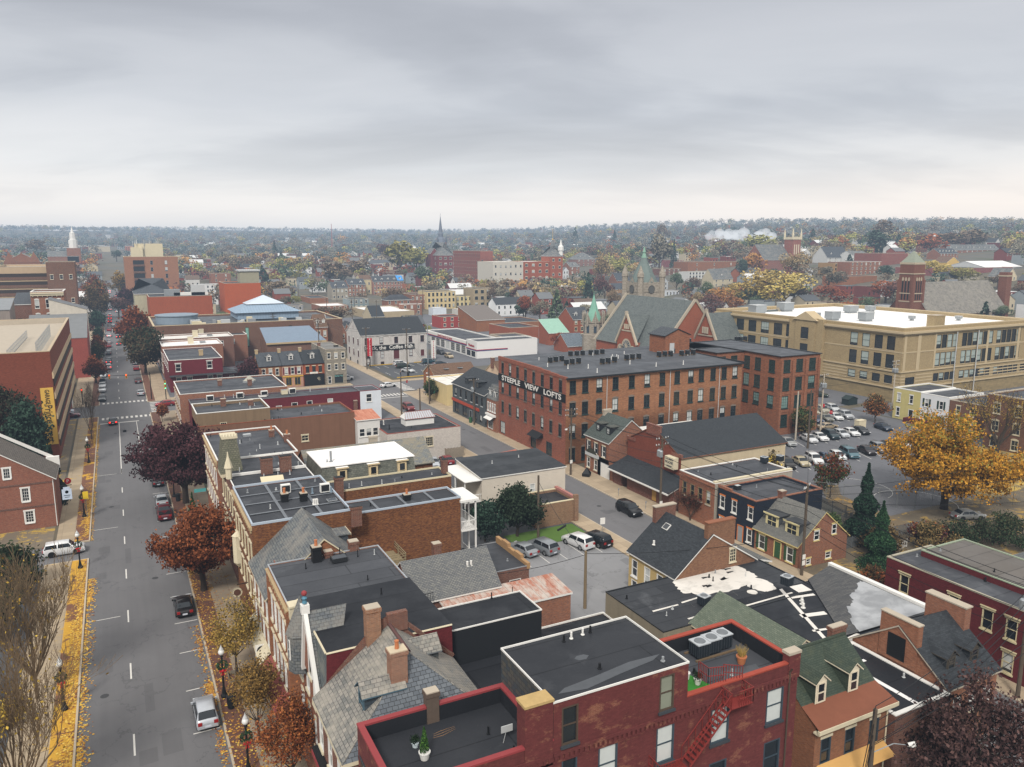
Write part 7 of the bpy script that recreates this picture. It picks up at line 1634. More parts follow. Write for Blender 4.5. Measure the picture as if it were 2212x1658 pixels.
 t=MB(); t.rev([(wr*.62,-.1),(wr*.95,-.1),(wr,-.06),(wr,.06),(wr*.95,.1),(wr*.62,.1)],(0,0,0),16,0,'x'); P['tyre']=t.mesh('tyre',[M_rubber],uv=False)
 t=MB(); t.rev([(.02,-.09),(wr*.6,-.085),(wr*.62,-.07),(wr*.62,.07),(wr*.6,.085),(.02,.09)],(0,0,0),12,0,'x'); P['rim']=t.mesh('rim',[plain('a3a5a7',.3,.2,3,.7)],uv=False)
 t=MB(); t.box(-.2,.2,-.07,.05,-.08,.09); P['headlight']=t.mesh('headlight',[plain('d6d8da',.15,.05)],uv=False)
 t=MB(); t.box(-.16,.16,-.06,.08,-.12,.13); P['taillight']=t.mesh('taillight',[plain('8f1d1d',.3,.1)],uv=False); P['tail_lit']=t.mesh('taillight',[emit('ff2a18',2.2)],uv=False)
 t=MB(); t.box(-.24,.24,-.015,.015,-.08,.08); P['plate']=t.mesh('licence_plate',[plain('c9cdd6',.6)],uv=False)
 if kind=='pickup': t=MB(); t.box(-a*.8,a*.8,-Lh+.15,-1.05,zt+.01,zt+.035); P['bed']=t.mesh('cargo_bed',[M_black],uv=False)
 CARS[kind]=(P,dict(L=Lc,a=a,wy=wy,wr=wr,zh=zh,zt=zt,Lh=Lh)); return CARS[kind]
NCAR=[0]
def car(kind,x,y,ang,color,label,group=None,lit=False,detail=2,z=0.0,metal=.3):
 """ang: heading in degrees, 0 = away along the main street, 90 = towards west"""
 P,D=car_proto(kind)
 nm={'sedan':'parked_car','hatch':'hatchback','suv':'suv','minivan':'minivan','pickup':'pickup_truck'}[kind]
 r=empty(nm,(x,y,z),R(ang)); tag(r,label,{'sedan':'car','hatch':'car','suv':'car','minivan':'van','pickup':'truck'}[kind],group)
 o=inst('body',P['body'],r); slotmat(o,0,carpaint(color,metal))
 for k in ('windshield','rear_window','side_window1','side_window-1'): inst(k.rstrip('-1') if 'side' in k else k,P[k],r)
 if detail>=1:
  for s in (-1,1):
   for yy in D['wy']:
    t=inst('wheel',P['tyre'],r,(s*(D['a']-.1),yy,D['wr']))
    inst('rim',P['rim'],t,(s*.015,0,0))
  for s in (-1,1):
   inst('headlight',P['headlight'],r,(s*D['a']*.68,D['Lh']-.07,.66)); inst('taillight',P['tail_lit' if lit else 'taillight'],r,(s*D['a']*.7,-D['Lh']+.03,D['zt']*.8))
 if detail>=2: inst('licence_plate',P['plate'],r,(0,-D['Lh']-.045,.56))
 if 'bed' in P: inst('cargo_bed',P['bed'],r)
 return r
SIL,WHT,BLK,GRY,RED,MAR,BLU,TAN,GRN='a9adb0','dcdddd','17191c','5d6266','8f2028','5a1a20','2b3c58','a8977c','2f4c4a'
car('hatch',4.0,64.6,0,'b4b8bd','silver hatchback parked at kerb nearest the camera beside the lamp post')
car('sedan',3.95,86.6,0,'1d1a1a','black sedan parked at the kerb below the copper leaved tree')
car('pickup',3.9,119.9,0,MAR,'dark red pickup truck parked behind a silver car under the maroon tree')
car('sedan',3.9,126.3,0,SIL,'silver sedan parked directly ahead of the dark red pickup')
car('sedan',3.9,137.5,0,'2b2d30','dark sedan half hidden in the shade of the maroon tree')
car('suv',-8.4,110.4,-90,'dfe0df','white suv turning out of the side lane on the left pavement')
car('sedan',-2.6,190.5,0,'25272b','dark car with lit brake lights waiting at the crosswalk line',lit=True)
car('sedan',8.9,206.4,90,RED,'red sedan crossing the junction from right to left')
car('sedan',-11.6,201.6,-90,MAR,'dark red sedan waiting at left edge of the junction'); car('sedan',-13.,206.6,90,'b9c2ca','pale silver sedan beside the dark red one left of the junction')
car('sedan',4.,225.2,0,SIL,'silver sedan parked just past the junction on the right kerb'); car('sedan',4.,246,0,'4a2f2f','dark red brown sedan parked beyond the silver one past the junction')
for x,y,k,c_,lb in ((-3.6,294,'suv','454b52','dark grey suv driving alone in the left lane beyond the junction'),(-3.8,315,'sedan','2f333a','dark sedan following in the left lane farther up the street'),(-3.8,352,'sedan',SIL,'silver sedan in moving traffic beside the big copper street tree'),(-4.,382,'suv',SIL,'silver suv in moving traffic before the second junction'),(-7.3,354,'sedan',WHT,'pale sedan parked left near the second junction'),(-7.6,381,'sedan','8d8f92','grey sedan parked left just before the second junction'),(-1.8,428,'sedan',WHT,'white sedan crossing the second junction'),(-7.3,431,'sedan',RED,'red sedan at left of the second junction')):
 car(k,x,y,0,c_,lb,detail=1,lit=c_==RED)
for y,c_,lb in ((235,'d0d3d5','white sedan parked left beneath the bare street trees'),(242,'c5c9cb','pale silver sedan parked left, second beneath the bare trees'),(249,'26282b','dark suv parked left, nearest the junction side of the bare trees'),(262,'b9bdc0','silver sedan parked left farther up under small trees'),(221,'3a3f42','dark green grey sedan parked left at the junction corner')):
 car('sedan',-5.0 if y<230 else -5.1,y,180,c_,lb,detail=1)
r_=random.Random(8)
for i in range(26):
 y=445+i*9.5; ln=r_.choice((-6.6,-3.4,.2,3.6)); car(r_.choice(('sedan','suv','sedan')),ln,y,0 if ln>-5 else 180,r_.choice((WHT,SIL,BLK,RED,GRY,'7d1f22')),'small hazy car in the distant traffic of the main street','cars in the distant main street traffic',lit=r_.random()<.5,detail=1,z=terrain(0,y)+.25)
for i in range(26):
 x=r_.choice((4.2,4.2,-7.2,-7.2,-3.7,-.2)) if i<18 else r_.choice((-3.7,-.2)); y=272+i*6.6+r_.uniform(-.6,.6)
 if not(332<y<345 and x>3): car(r_.choice(('suv','sedan','sedan','hatch')),x,y,180 if x<-7 else 0,r_.choice((WHT,SIL,BLK,RED,GRY,'7d1f22','2f3a4a')),'small car in the middle stretch of the main street','cars in the middle stretch of the main street',lit=r_.random()<.4 and x>-5,detail=1)
# parking lot by the lawn
car('sedan',44.2,84.,12,'8c9093','silver grey sedan, leftmost of the four cars beside the lawn'); car('suv',46.8,83.4,12,'83888c','silver suv second from left of the four cars beside the lawn')
car('suv',51.8,82.9,12,'dededd','white crossover parked at the lawn corner next to black wagon'); car('suv',54.3,82.4,12,'15171a','black wagon parked at the sidewalk end of the lawn lot')
car('sedan',48.6,127.,168,'b4b9be','silver sedan parked by the white building, facing the camera'); car('sedan',51.4,127.6,-5,'7d1c22','dark red sedan parked beside silver one by the wooden fence'); car('sedan',44.6,126.4,168,'2f4f55','teal car mostly hidden behind porch post beside white building')
car('suv',65.2,90.3,180,'131518','black suv parked at the far kerb of the side street')
car('suv',60.8,174.8,180,'7a2a2a','maroon suv driving on the side street toward the camera'); car('sedan',66.,206.4,-80,WHT,'white sedan turning at the junction by the crosswalk'); car('sedan',79.6,228.6,-155,'cfd1d0','white sedan parked in the coffee warehouse lot near pavement')
car('pickup',58.,222.,-60,'c6c8c8','white pickup with ladder rack behind the long maroon building'); car('suv',82.,243,-90,WHT,'white suv parked against the lettered warehouse wall'); car('suv',81.,237.5,-90,'2f3d36','dark green suv parked below the white suv by the warehouse'); car('suv',92.,243,-90,'2a4f5a','teal suv at right end of the warehouse lot'); car('sedan',94,238,-90,'24363f','dark teal sedan in the warehouse lot corner')
car('suv',103,252,180,'b3a284','tan suv parked by auto shop bays'); car('suv',104.,262,180,'1d1f22','black suv parked by the auto shop pavement'); 
car('sedan',116,291,170,SIL,'silver car under the red brick shed'); car('sedan',140,291,170,WHT,'white car right of the red shed')
# school lot rows
def lotrow(row,y,a,specs):
 for x,k,c_,nm in specs: car(k,x,y,a,c_,f"{nm} of the school lot",detail=1)
lotrow('n',97.6,157,((104.4,'suv','2a2723','dark brown suv behind yellow shrubs, near row'),(108.,'sedan','b8ac8c','beige sedan behind yellow shrubs, near row'),(111.2,'suv','d8d9d8','white minivan at left in the near row'),(114.3,'sedan','33465c','dark blue sedan in the near row'),(117.2,'hatch','dadcdb','white hatchback left of blue green minivan, near row'),(120.4,'minivan','4f6d76','blue green minivan in the near row'),(125.2,'sedan','24181a','black maroon sedan in the near row'),(128.6,'suv','85898c','silver grey suv in the near row'),(132.2,'pickup','2a2c2c','black pickup near orange tree, near row'),(135.6,'sedan','c9cac8','white sedan by the orange tree, near row'),(139.,'suv','3a3f45','dark grey suv by the orange tree, near row')))
lotrow('m',109.3,162,((113.8,'sedan',GRN,'dark green sedan at left end, middle row'),(116.8,'sedan','a7a9a8','silver grey sedan near left end, middle row'),(122.6,'sedan',WHT,'first white sedan by the brown pole, middle row'),(125.7,'sedan','e6e6e4','second white sedan by the brown pole, middle row'),(128.8,'suv','26383c','dark teal suv, middle row'),(131.8,'hatch','c4c8ca','silver hatchback, middle row'),(134.8,'sedan','dfe0de','white sedan between hatchback and black sedan, middle row'),(137.8,'sedan','1c1d20','black sedan next to the utility box, middle row'),(144.8,'sedan','1a2a3c','dark navy sedan beyond the utility box, middle row')))
lotrow('b',121.2,158,((134.6,'sedan','2c4a54','dark teal sedan at left, second row'),(137.9,'sedan','22304e','blue sedan, second row'),(141.,'sedan','77766a','olive grey sedan, second row'),(144.1,'sedan','dcdddb','white sedan, second row'),(147.3,'suv','aeb1b3','silver suv at right, second row')))
lotrow('a',127.8,158,((140.8,'suv','c3c4c2','white suv at left, back row'),(144.,'sedan','b5ad98','beige sedan, back row'),(147.2,'suv','a09a88','tan suv, back row'),(150.6,'suv','c0c3c4','pale silver suv at right, back row')))
car('sedan',134.6,115.2,-95,TAN,'gold tan sedan alone in the school lot drive lane',detail=1)
car('sedan',162,142,-150,'20332e','dark green sedan near the school entrance steps'); car('sedan',107.5,66.2,-110,'8b8d8c','grey jeep like car under the orange tree branches'); car('sedan',83.5,59.5,150,'202224','dark car hidden in the lane behind the dormer cottage')
for i,(x,y,c_) in enumerate(((238,120,SIL),(246,119,GRY),(240,112,WHT),(250,112,BLU))): car('sedan',x,y,-90,c_,'small parked car at far right behind the school corner','parked cars right of the school',detail=1)
# ------------------------------------------------------------------ trees
def grow(b,p,d,L,r,lev,tips,rg,spread=.55,n=3,up=.15,seg=3,mn=.012,sides=5):
 """one limb; continues into child limbs; collects the tips"""
 q=Vector(p); d=Vector(d).normalized(); r0=r
 for i in range(seg):
  d=(d+Vector((rg.gauss(0,.10),rg.gauss(0,.10),rg.gauss(0,.06)+up*.12))).normalized()
  e=q+d*(L/seg); r1=max(mn,r0*.84); b.tube(q,e,r0,r1,sides if r0>.05 else 3); 
  if lev<=1: tips.append((e.copy(),lev))
  if lev>0 and i<seg-1 and rg.random()<.6:
   t=(d+Vector((rg.gauss(0,spread),rg.gauss(0,spread),rg.gauss(0,.25)+up))).normalized(); grow(b,e,t,L*.62,r1*.5,lev-1,tips,rg,spread,n,up,seg,mn,sides)
  q=e; r0=r1
 if lev>0:
  for k in range(n):
   t=(d+Vector((rg.gauss(0,spread),rg.gauss(0,spread),rg.gauss(0,.3)+up))).normalized()
   grow(b,q,t,L*rg.uniform(.6,.82),r0*.72,lev-1,tips,rg,spread,n,up,seg,mn,sides)
def leaf(mb,c,s,rg,m=0,flat=.5):
 a=Vector((rg.gauss(0,1),rg.gauss(0,1),rg.gauss(0,flat))).normalized(); u=a.orthogonal().normalized(); v=a.cross(u)
 if flat<.0: pass
 k=rg.uniform(.6,1.25)*s; t=rg.uniform(0,6.28); uu=(u*math.cos(t)+v*math.sin(t))*k; vv=(v*math.cos(t)-u*math.sin(t))*k*.62
 mb.poly([c+uu,c+vv,c-uu*.9,c-vv],m)
def crown_from_tips(tips,n,spread,s,rg,nm,flat=.6,shade=True):
 mb=MB(); zs=[t[0].z for t in tips]; z0,z1=min(zs),max(zs)
 for _ in range(n):
  t=rg.choice(tips)[0]; c=t+Vector((rg.gauss(0,spread),rg.gauss(0,spread),rg.gauss(0,spread*.7)))
  h=(c.z-z0)/(z1-z0+.1); m=min(nm-1,max(0,int((h*.55+rg.random()*.75)*nm*.8))) if shade else rg.randrange(nm)  # darker tones low, lighter high: crown shading put into the leaf colour
  leaf(mb,c,s,rg,m,flat)
 return mb
def tree(name,label,x,y,h,cr,mats,seed,n=9000,leafsize=.2,trunk_h=.28,tr=.22,barkc='40372f',lev=3,spread=.55,up=.2,z=0.,sq=1.,group=None,lsp=.5,limbs=6,cat='tree'):
 rg=random.Random(seed); b=MB(); tips=[]
 th=h*trunk_h; b.tube((0,0,-.1),(0,0,th*.5),tr*1.25,tr,8); b.tube((0,0,th*.5),(rg.gauss(0,.1),rg.gauss(0,.1),th),tr,tr*.85,8)
 for k in range(limbs):
  a=6.283*k/limbs+rg.uniform(-.3,.3); e=rg.uniform(.35,1.1)
  grow(b,(0,0,th*rg.uniform(.8,1.)),(math.cos(a)*math.cos(e),math.sin(a)*math.cos(e),math.sin(e)),h*.30,tr*.55,lev-1,tips,rg,spread,2,up)
 grow(b,(0,0,th),(0,0,1),h*.32,tr*.7,lev-1,tips,rg,spread,3,up)
 # fit the crown to the wanted size
 mx=max(math.hypot(t[0].x,t[0].y) for t in tips); mz=max(t[0].z for t in tips); kx=(cr-lsp*.8)/mx; kz=(h-th-lsp*.6)/(mz-th)
 fit=lambda v:(v[0]*(1+(kx-1)*sstep(th*.6,th*1.2,v[2])),v[1]*(1+(kx-1)*sstep(th*.6,th*1.2,v[2])),v[2] if v[2]<th else th+(v[2]-th)*kz*1.)
 b.v=[fit(v) for v in b.v]; tips=[(Vector(fit(t[0])),t[1]) for t in tips]
 o=empty(name,(x,y,z)); tag(o,label,cat,group)
 b.build('trunk',[bark(barkc)],o,uv=False)
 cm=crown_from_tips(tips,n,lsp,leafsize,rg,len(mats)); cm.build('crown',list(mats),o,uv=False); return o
def conifer(name,label,x,y,h,r,mats,seed,n=7000,z=0.,group=None,ls=.28,base=.06):
 rg=random.Random(seed); o=empty(name,(x,y,z)); tag(o,label,'tree',group); b=MB(); b.tube((0,0,-.1),(0,0,h*.95),.16+h*.01,.03,7); b.build('trunk',[bark()],o,uv=False); mb=MB()
 for _ in range(n):
  t=rg.random()**.75; zz=h*(base+(1-base)*(1-t)); R_=r*t*(.82+.25*math.sin(zz*2.1+seed)); a=rg.random()*6.283; q=math.sqrt(rg.random()*.75+.25)*R_*(1+.16*math.sin(a*7+zz*1.3))
  c=Vector((q*math.cos(a),q*math.sin(a),zz-.18*q)); leaf(mb,c,ls,rg,min(len(mats)-1,int(rg.random()*len(mats)*.99)),.5)
 mb.build('crown',list(mats),o,uv=False); return o
def bare(name,label,x,y,h,cr,seed,z=0.,lev=5,tr=.16,stems=5,c='5f4f3e',group=None,n=3,cat='tree',leafm=None,nl=0):
 rg=random.Random(seed); b=MB(); tips=[]; th=h*.16; b.tube((0,0,-.1),(0,0,th),tr*1.1,tr,7)
 for k in range(stems):
  a=6.283*k/stems+rg.uniform(-.4,.4); e=rg.uniform(.9,1.35); grow(b,(0,0,th*.9),(math.cos(a)*math.cos(e),math.sin(a)*math.cos(e),math.sin(e)),h*.28,tr*.6,lev-1,tips,rg,.34,n-1,.32,3,.016,5)
 mx=max(math.hypot(t[0].x,t[0].y) for t in tips); mz=max(t[0].z for t in tips)
 kx,kz=cr/mx,(h-th)/(mz-th); b.v=[(v[0]*kx,v[1]*kx,v[2] if v[2]<th else th+(v[2]-th)*kz) if v[2]>th*.8 else v for v in b.v]
 o=empty(name,(x,y,z)); tag(o,label,cat,group); b.build('trunk',[bark(c)],o,uv=False)
 if leafm:
  tips=[(Vector((t[0].x*kx,t[0].y*kx,th+(t[0].z-th)*kz)),0) for t in tips]
  crown_from_tips(tips,nl,.3,.12,rg,len(leafm),.6,False).build('crown',list(leafm),o,uv=False)
 return o
def LM(*cs): return [leafmat(c) for c in cs]
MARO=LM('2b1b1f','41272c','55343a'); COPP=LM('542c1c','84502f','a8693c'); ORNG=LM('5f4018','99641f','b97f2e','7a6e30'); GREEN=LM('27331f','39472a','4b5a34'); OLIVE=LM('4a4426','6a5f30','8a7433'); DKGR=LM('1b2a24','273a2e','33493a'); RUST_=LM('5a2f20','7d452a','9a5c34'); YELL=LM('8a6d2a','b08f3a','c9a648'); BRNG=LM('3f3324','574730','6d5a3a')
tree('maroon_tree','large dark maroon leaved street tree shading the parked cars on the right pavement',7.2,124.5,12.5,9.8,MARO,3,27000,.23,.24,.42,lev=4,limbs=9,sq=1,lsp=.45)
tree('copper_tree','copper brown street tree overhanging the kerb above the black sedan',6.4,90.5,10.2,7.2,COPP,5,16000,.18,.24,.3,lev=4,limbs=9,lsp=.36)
tree('street_tree','thin yellow leaved young street tree beside the lamp post with wreath',7.2,69.7,8.2,3.4,LM('6d5a2c','9a7f3f','b8974c','5a5230'),7,5200,.10,.3,.11,lev=4,limbs=7,lsp=.34)
tree('street_tree','yellow brown young street tree on the pavement near the bottom edge',7.4,58.8,7.6,3.2,LM('6d5a2c','94743a','a5864a','5a4a2c'),9,5600,.10,.3,.11,lev=4,limbs=7,lsp=.34)
tree('street_tree','rusty red young street tree at the foot of the slate roof house',8.6,51.5,8.3,3.2,LM('6a3622','8a4a2c','a5653a','5a3424'),11,7000,.10,.3,.12,lev=4,limbs=7,lsp=.34)
conifer('young_tree','narrow green upright young tree in the pavement before the bay window',7.1,109.5,6.2,.95,LM('2c4a2c','3b5c36','4a6b3f'),12,2200,0.,None,.14,.3)
tree('orange_tree','broad spreading orange leaved honey locust over the parking lot',108.5,70.5,15.2,14.2,ORNG,13,33000,.21,.2,.5,'3a3029',4,.6,.10,limbs=11,lsp=.5)
tree('maroon_tree','dark maroon leaved tree at the bottom right corner over the pavement',50.,28.2,10.2,7.8,LM('2a2020','453130','5f4642'),17,11500,.15,.22,.28,'3d342d',4,.55,.15,limbs=9,lsp=.36)
conifer('conifer','dark green pointed cypress beside the red house, front one',80.8,60.,8.6,2.5,LM('1d3826','2b4a30','3d5c3c'),19,12000,ls=.17); conifer('conifer','taller dark green conifer standing behind the pointed cypress',86.,66.5,11.,2.8,LM('192e25','263f30','34503e'),21,11000,ls=.19)
tree('evergreen_tree','round dark green evergreen tree beside the lawn and garage',46.2,89.5,7.4,4.4,LM('1c2a1e','2b3b29','3c4c38'),23,15000,.2,.18,.2,lev=4,limbs=8,lsp=.5)
tree('evergreen_tree','smaller dark green tree against the white porch behind the lawn',41.5,89.8,5.4,2.8,DKGR,24,6000,.2,.12,.14,lev=3,lsp=.5)
tree('street_tree','brown leaved round tree by the school lot entrance',148.8,114.5,6.6,3.,RUST_+BRNG,25,4200,.22,.22,.12,lev=3,lsp=.45); tree('street_tree','brown green round tree at foot of the loft annex corner',124.,112.4,6.4,3.,BRNG+GREEN,27,4000,.22,.2,.12,lev=3,lsp=.45)
tree('lot_tree','thin green pine like tree at the edge of basketball court',97.6,82.,7.2,2.9,GREEN+RUST_,29,2600,.2,.25,.1,lev=3,lsp=.4); tree('lot_tree','bare yellowish tree over the shrubs at lot corner',93.,90.5,6.4,2.4,YELL+BRNG,31,1500,.2,.25,.1,lev=3,lsp=.4); tree('lot_tree','dark green shrub tree beside lodge hall corner',101.5,104.5,6.2,2.6,DKGR,33,3200,.25,.15,.12,lev=3,lsp=.5)
bare('bare_tree','bare branched yellow tree standing before the brick mill building',144.,84.5,14.,8.5,35,tr=.3,stems=6,c='3f372e',leafm=YELL,nl=1800,lev=5)
bare('bare_shrub','bare brown multi stemmed tree in front of the lodge porch',71.,83.5,4.6,3.2,37,tr=.1,c='4b3a30',leafm=LM('6a3a2c','4a3328'),nl=1200,cat='shrub')
bare('bare_tree','leafless tree with many upright twigs on left pavement at the bottom corner',-8.4,57.,14.5,7.4,41,tr=.16,stems=18,c='6e5b44',lev=5,n=3,leafm=YELL,nl=500)
bare('bare_tree','second leafless tree spreading upright branches at lower left',-8.8,74.,14.,7.2,43,tr=.15,stems=17,c='705e47',lev=5,n=3,leafm=YELL,nl=300)
bare('bare_tree','slender bare street tree on the left pavement by the brick garage',-6.5,176.,10.5,3.,45,tr=.14,stems=5,c='63564a',lev=5); bare('bare_tree','bare street tree nearer the junction beside the garage wall',-6.7,190.,10.,3.,47,tr=.13,stems=5,c='63564a',lev=5)
tree('evergreen_tree','dark blue green fir against the brown garage wall',-15.,150.,13.5,4.,DKGR,49,9000,.3,.1,.2,lev=3,lsp=.7); tree('maroon_tree','dark reddish tree crown against the plain garage wall',-18.,157.,15.,5.,LM('2f2622','42332a','33392a'),51,9000,.3,.2,.25,lev=3,lsp=.8)
conifer('conifer','dark ivy like conifer at corner of the old brick house',-10.6,133.,9.2,2.2,DKGR,52,4500,ls=.25)
for i,(x,y,h,r,lb) in enumerate(((-13.,99.,5.6,4.2,'low dark green yew bush beside the old brick house front'),(-15.5,88.,5.,4.8,'dark green shrub mass at left edge beneath the bare trees'),(-16.,74.,4.,4.,'mixed green shrub at far left bottom under bare twigs'))): tree('shrub',lb,x,y,h,r,LM('1f2b1d','2c3a26','3a4a2e'),60+i,7000,.22,.1,.14,lev=3,lsp=.6,cat='shrub')
tree('shrub','small bright yellow leaved bush at the left bottom edge',-10.8,70.5,2.2,1.5,YELL,64,1500,.16,.1,.08,lev=3,lsp=.3,cat='shrub')
tree('small_tree','tiny red leaved tree at the junction corner planter',7.2,187.,4.2,1.7,RUST_,65,1600,.2,.3,.07,lev=3,lsp=.3)
tree('copper_tree','big rusty brown street tree beyond the junction on the right kerb',7.,330.,16.,9.5,RUST_,66,8000,.55,.2,.4,lev=3,lsp=1.1); tree('street_tree','dark brown green street tree just past the junction, right kerb',6.6,262.,14.5,8.5,LM('3a3226','4d4030','2f3a2c'),67,9000,.45,.2,.35,lev=3,lsp=1.)
tree('maroon_tree','dark purple tree beside the maroon corner house',31.5,222.,8.5,4.8,MARO,68,5000,.3,.25,.2,lev=3,lsp=.6)
for i,(x,y,h,r,m,lb) in enumerate(((-6.8,250,8,3.4,RUST_,'brown street tree on left pavement north of the junction'),(-6.8,285,8.5,3.6,GREEN+BRNG,'dull green street tree on the left pavement, second north of junction'),(-6.9,310,8,3.2,RUST_,'rust coloured street tree on left pavement, third north of junction'),(-7.2,350,7,2.6,DKGR,'small dark green street tree by the purple awning'),(-9,470,18,8,BRNG,'large brown tree over the left side of far street'),(-10,520,20,9,RUST_+BRNG,'big hazy brown tree farther on left of the street'),(-12,590,20,9,RUST_,'hazy orange brown tree at far left end of the street'),(6.5,520,14,7,MARO,'maroon round tree on right of the far street'),(4,640,20,9,OLIVE+YELL,'bright olive yellow tree standing in front of the apartment tower'),(8.,640,10,4,MARO,'dark red tree at the base of apartment tower'),(-8.,410,9,4,DKGR,'dark green street tree at second junction left'))):
 tree('street_tree',lb,x,y,h,r,m,70+i,2600,.6 if y>400 else .32,.2,.25,lev=3,lsp=.9 if y>400 else .5)
for i,(x,y,h,r,m,lb) in enumerate(((85,62.5,3.8,3.2,BRNG,'brown dry shrub with upright shoots in front of the cypress'),(90.5,59.5,4.6,4.,LM('5d4c32','7a6240','46402a'),'tall tan shrub with spiky shoots right of the cypress'),(97.5,59,4.,5.2,LM('23301f','2f3d29','3a3a28'),'dark green hedge like bush mass above the red house roof'),(104,57,3.6,5.2,LM('23301f','2f3d29','42422c'),'dark bush mass at right above the red house roof'),(93,62,3.,3.4,MARO+RUST_,'dark red bush under the orange tree'),(76.,57.,2.2,2.2,RUST_+BRNG,'low russet bush between shingle roof and red house'),(79,52.6,3.2,2.6,DKGR,'dark green bush at left corner of the red house'),(84.5,71.,3.,2.,GREEN,'green bush beside board fence behind the dormer cottage'))):
 tree('shrub',lb,x,y,h,r,m,90+i,3600,.17,.08,.1,lev=3,lsp=.45,cat='shrub')
tree('evergreen_tree','round clipped green tree by the yellow restaurant corner',69.,181.5,5.6,2.3,GREEN,99,4200,.22,.3,.12,lev=3,lsp=.4)
# cast trees of the middle distance, surveyed by their feet
def fardist(px,py): return ground_at(px,py)
# ------------------------------------------------------------------ street furniture, poles, wires
def pole(label,x,y,h,arms=1,trans=0,z=0.,lean=0.,armz=.35,lampdir=None,ang=0.,guy=False,signs=0,col=None,grp=None):
 o=empty('utility_pole',(x,y,z)); tag(o,label,'utility pole',grp); b=MB(); b.tube((0,0,-.2),(lean,0,h),.19,.14,8,caps=True); b.build('pole',[col or M_pole],o,uv=False)
 for k in range(arms):
  b=MB(); zz=h-armz-k*.9; c1,s1=math.cos(ang),math.sin(ang)
  b.tube((-1.2*c1,-1.2*s1,zz),(1.2*c1,1.2*s1,zz),.07,n=4); b.tube((-.6*c1,-.6*s1,zz),(0,0,zz-.7),.03,n=4); b.tube((.6*c1,.6*s1,zz),(0,0,zz-.7),.03,n=4); a=b.build('crossarm',[M_pole],o,uv=False)
  for t in (-1.1,-.65,.65,1.1):
   i=MB(); i.rev([(.05,0),(.09,.08),(.05,.16),(.07,.22)],(0,0,0),7); i.build('insulator',[M_lgrey],a,(t*c1,t*s1,zz+.06),uv=False)
 for k in range(trans):
  b=MB(); a=2.4+k*1.3; b.rev([(.28,0),(.3,.05),(.3,.85),(.22,.95),(.06,1.)],(.42*math.cos(a),.42*math.sin(a),h-2.9),10); b.tube((.42*math.cos(a),.42*math.sin(a),h-1.9),(.42*math.cos(a),.42*math.sin(a),h-1.6),.05,n=5); b.build('transformer',[M_galv],o,uv=False)
 if lampdir:
  dx,dy,lz=lampdir; b=MB(); b.tube((0,0,lz-.5),(dx*.6,dy*.6,lz+.15),.035,n=5); b.tube((dx*.6,dy*.6,lz+.15),(dx,dy,lz),.035,n=5); a=b.build('lamp_arm',[M_galv],o,uv=False)
  b=MB(); b.ball((dx*1.12,dy*1.12,lz),.24,8,0,.6); b.tube((dx,dy,lz+.02),(dx*1.2,dy*1.2,lz+.05),.13,.2,8); b.build('lamp_head',[M_white],a,uv=False)
 for k in range(signs): b=MB(); b.box(-.24,.24,-.2,-.17,2.2-.75*k,2.8-.75*k); b.build('sign_plate',[M_white],o,uv=False)
 return Vector((x,y,z))
PM=pole('tall wooden utility pole with two transformers in front of the lodge hall sign',67.6,86.1,12.3,2,2,ang=.1,signs=2)
PC=pole('utility pole with crossarms and lamp at corner of the big loft building',67.4,110.6,11.8,2,0,lampdir=(-1.6,-1.2,8.6),signs=1)
PG=pole('tall utility pole with insulators and wires in front of the green shutter cottage',70.6,62.6,11.4,1,0,ang=.5,signs=2)
PR=pole('utility pole with one transformer in front of the dark red house at right edge',67.5,35.5,11.2,0,1,ang=.3)
PF=pole('wooden utility pole with cobra lamp before the green dormer house',42.4,30.8,9.,0,0,lampdir=(2.2,-1.,6.3))
PL=pole('plain short wooden pole in the middle parking lot',43.,67.2,6.6,0,0,col=plain('7a6a52',.95,.25,2.)); PT=pole('plain wooden pole beside the round evergreen tree',48.4,87.6,8.8,0)
PS=pole('concrete utility pole with transformers before the school entrance corner',130.5,113.4,12.6,1,3,col=M_conc); PS2=pole('concrete pole with transformers at the school stone base',163.5,121.5,12.2,2,3,col=M_conc); PS3=pole('slim concrete pole beside loft annex corner',121.2,111.4,10.,0,0,col=M_conc); PB=pole('brown wooden pole in the school lot by the white sedans',118.,105.3,11.6,0,0)
PSE=pole('utility pole at the far right corner of the school',233.,122.,13.,2,1,col=M_conc)
PY=pole('utility pole with transformers beside the charcoal painted building',68.2,152.8,10.4,1,2,lampdir=None); PY2=pole('wooden pole on the pavement in front of the yellow restaurant',67.6,178.6,10.2,1,0,lampdir=(-1.,-1.4,8.2)); PY3=pole('slim wooden pole by the flat monitor roof at the side street kerb',57.6,158.,8.4,0,0); PY4=pole('slim wooden pole at the maroon building end on side street',57.4,170.,9.,0,0)
PW=pole('wooden utility pole before the lettered warehouse end wall',69.6,239.,13.5,1,0); PW2=pole('wooden pole standing in front of the lettered warehouse band',78.5,226.,14.,1,0,lampdir=(.9,-1.,9.)); PW3=pole('utility pole with crossarms behind the museum corner shops',60.,262.,15.,3,1); PW4=pole('tall grey lamp pole with twin heads by the warehouse',91.,241.,13.6,0,0,col=M_galv,lampdir=(1.2,0,13.4)); PW5=pole('utility pole left of the museum side roof',52.,300.,14.,2,0)
r_=random.Random(5)
for i in range(14):
 px,py=r_.uniform(640,1060),r_.uniform(640,705); x,y,z=ground_at(px,py); pole('slim utility pole standing among the middle distance shops',x,y,11+r_.random()*3,r_.choice((0,1,2)),0,z=z,grp='utility poles among the middle distance shops')
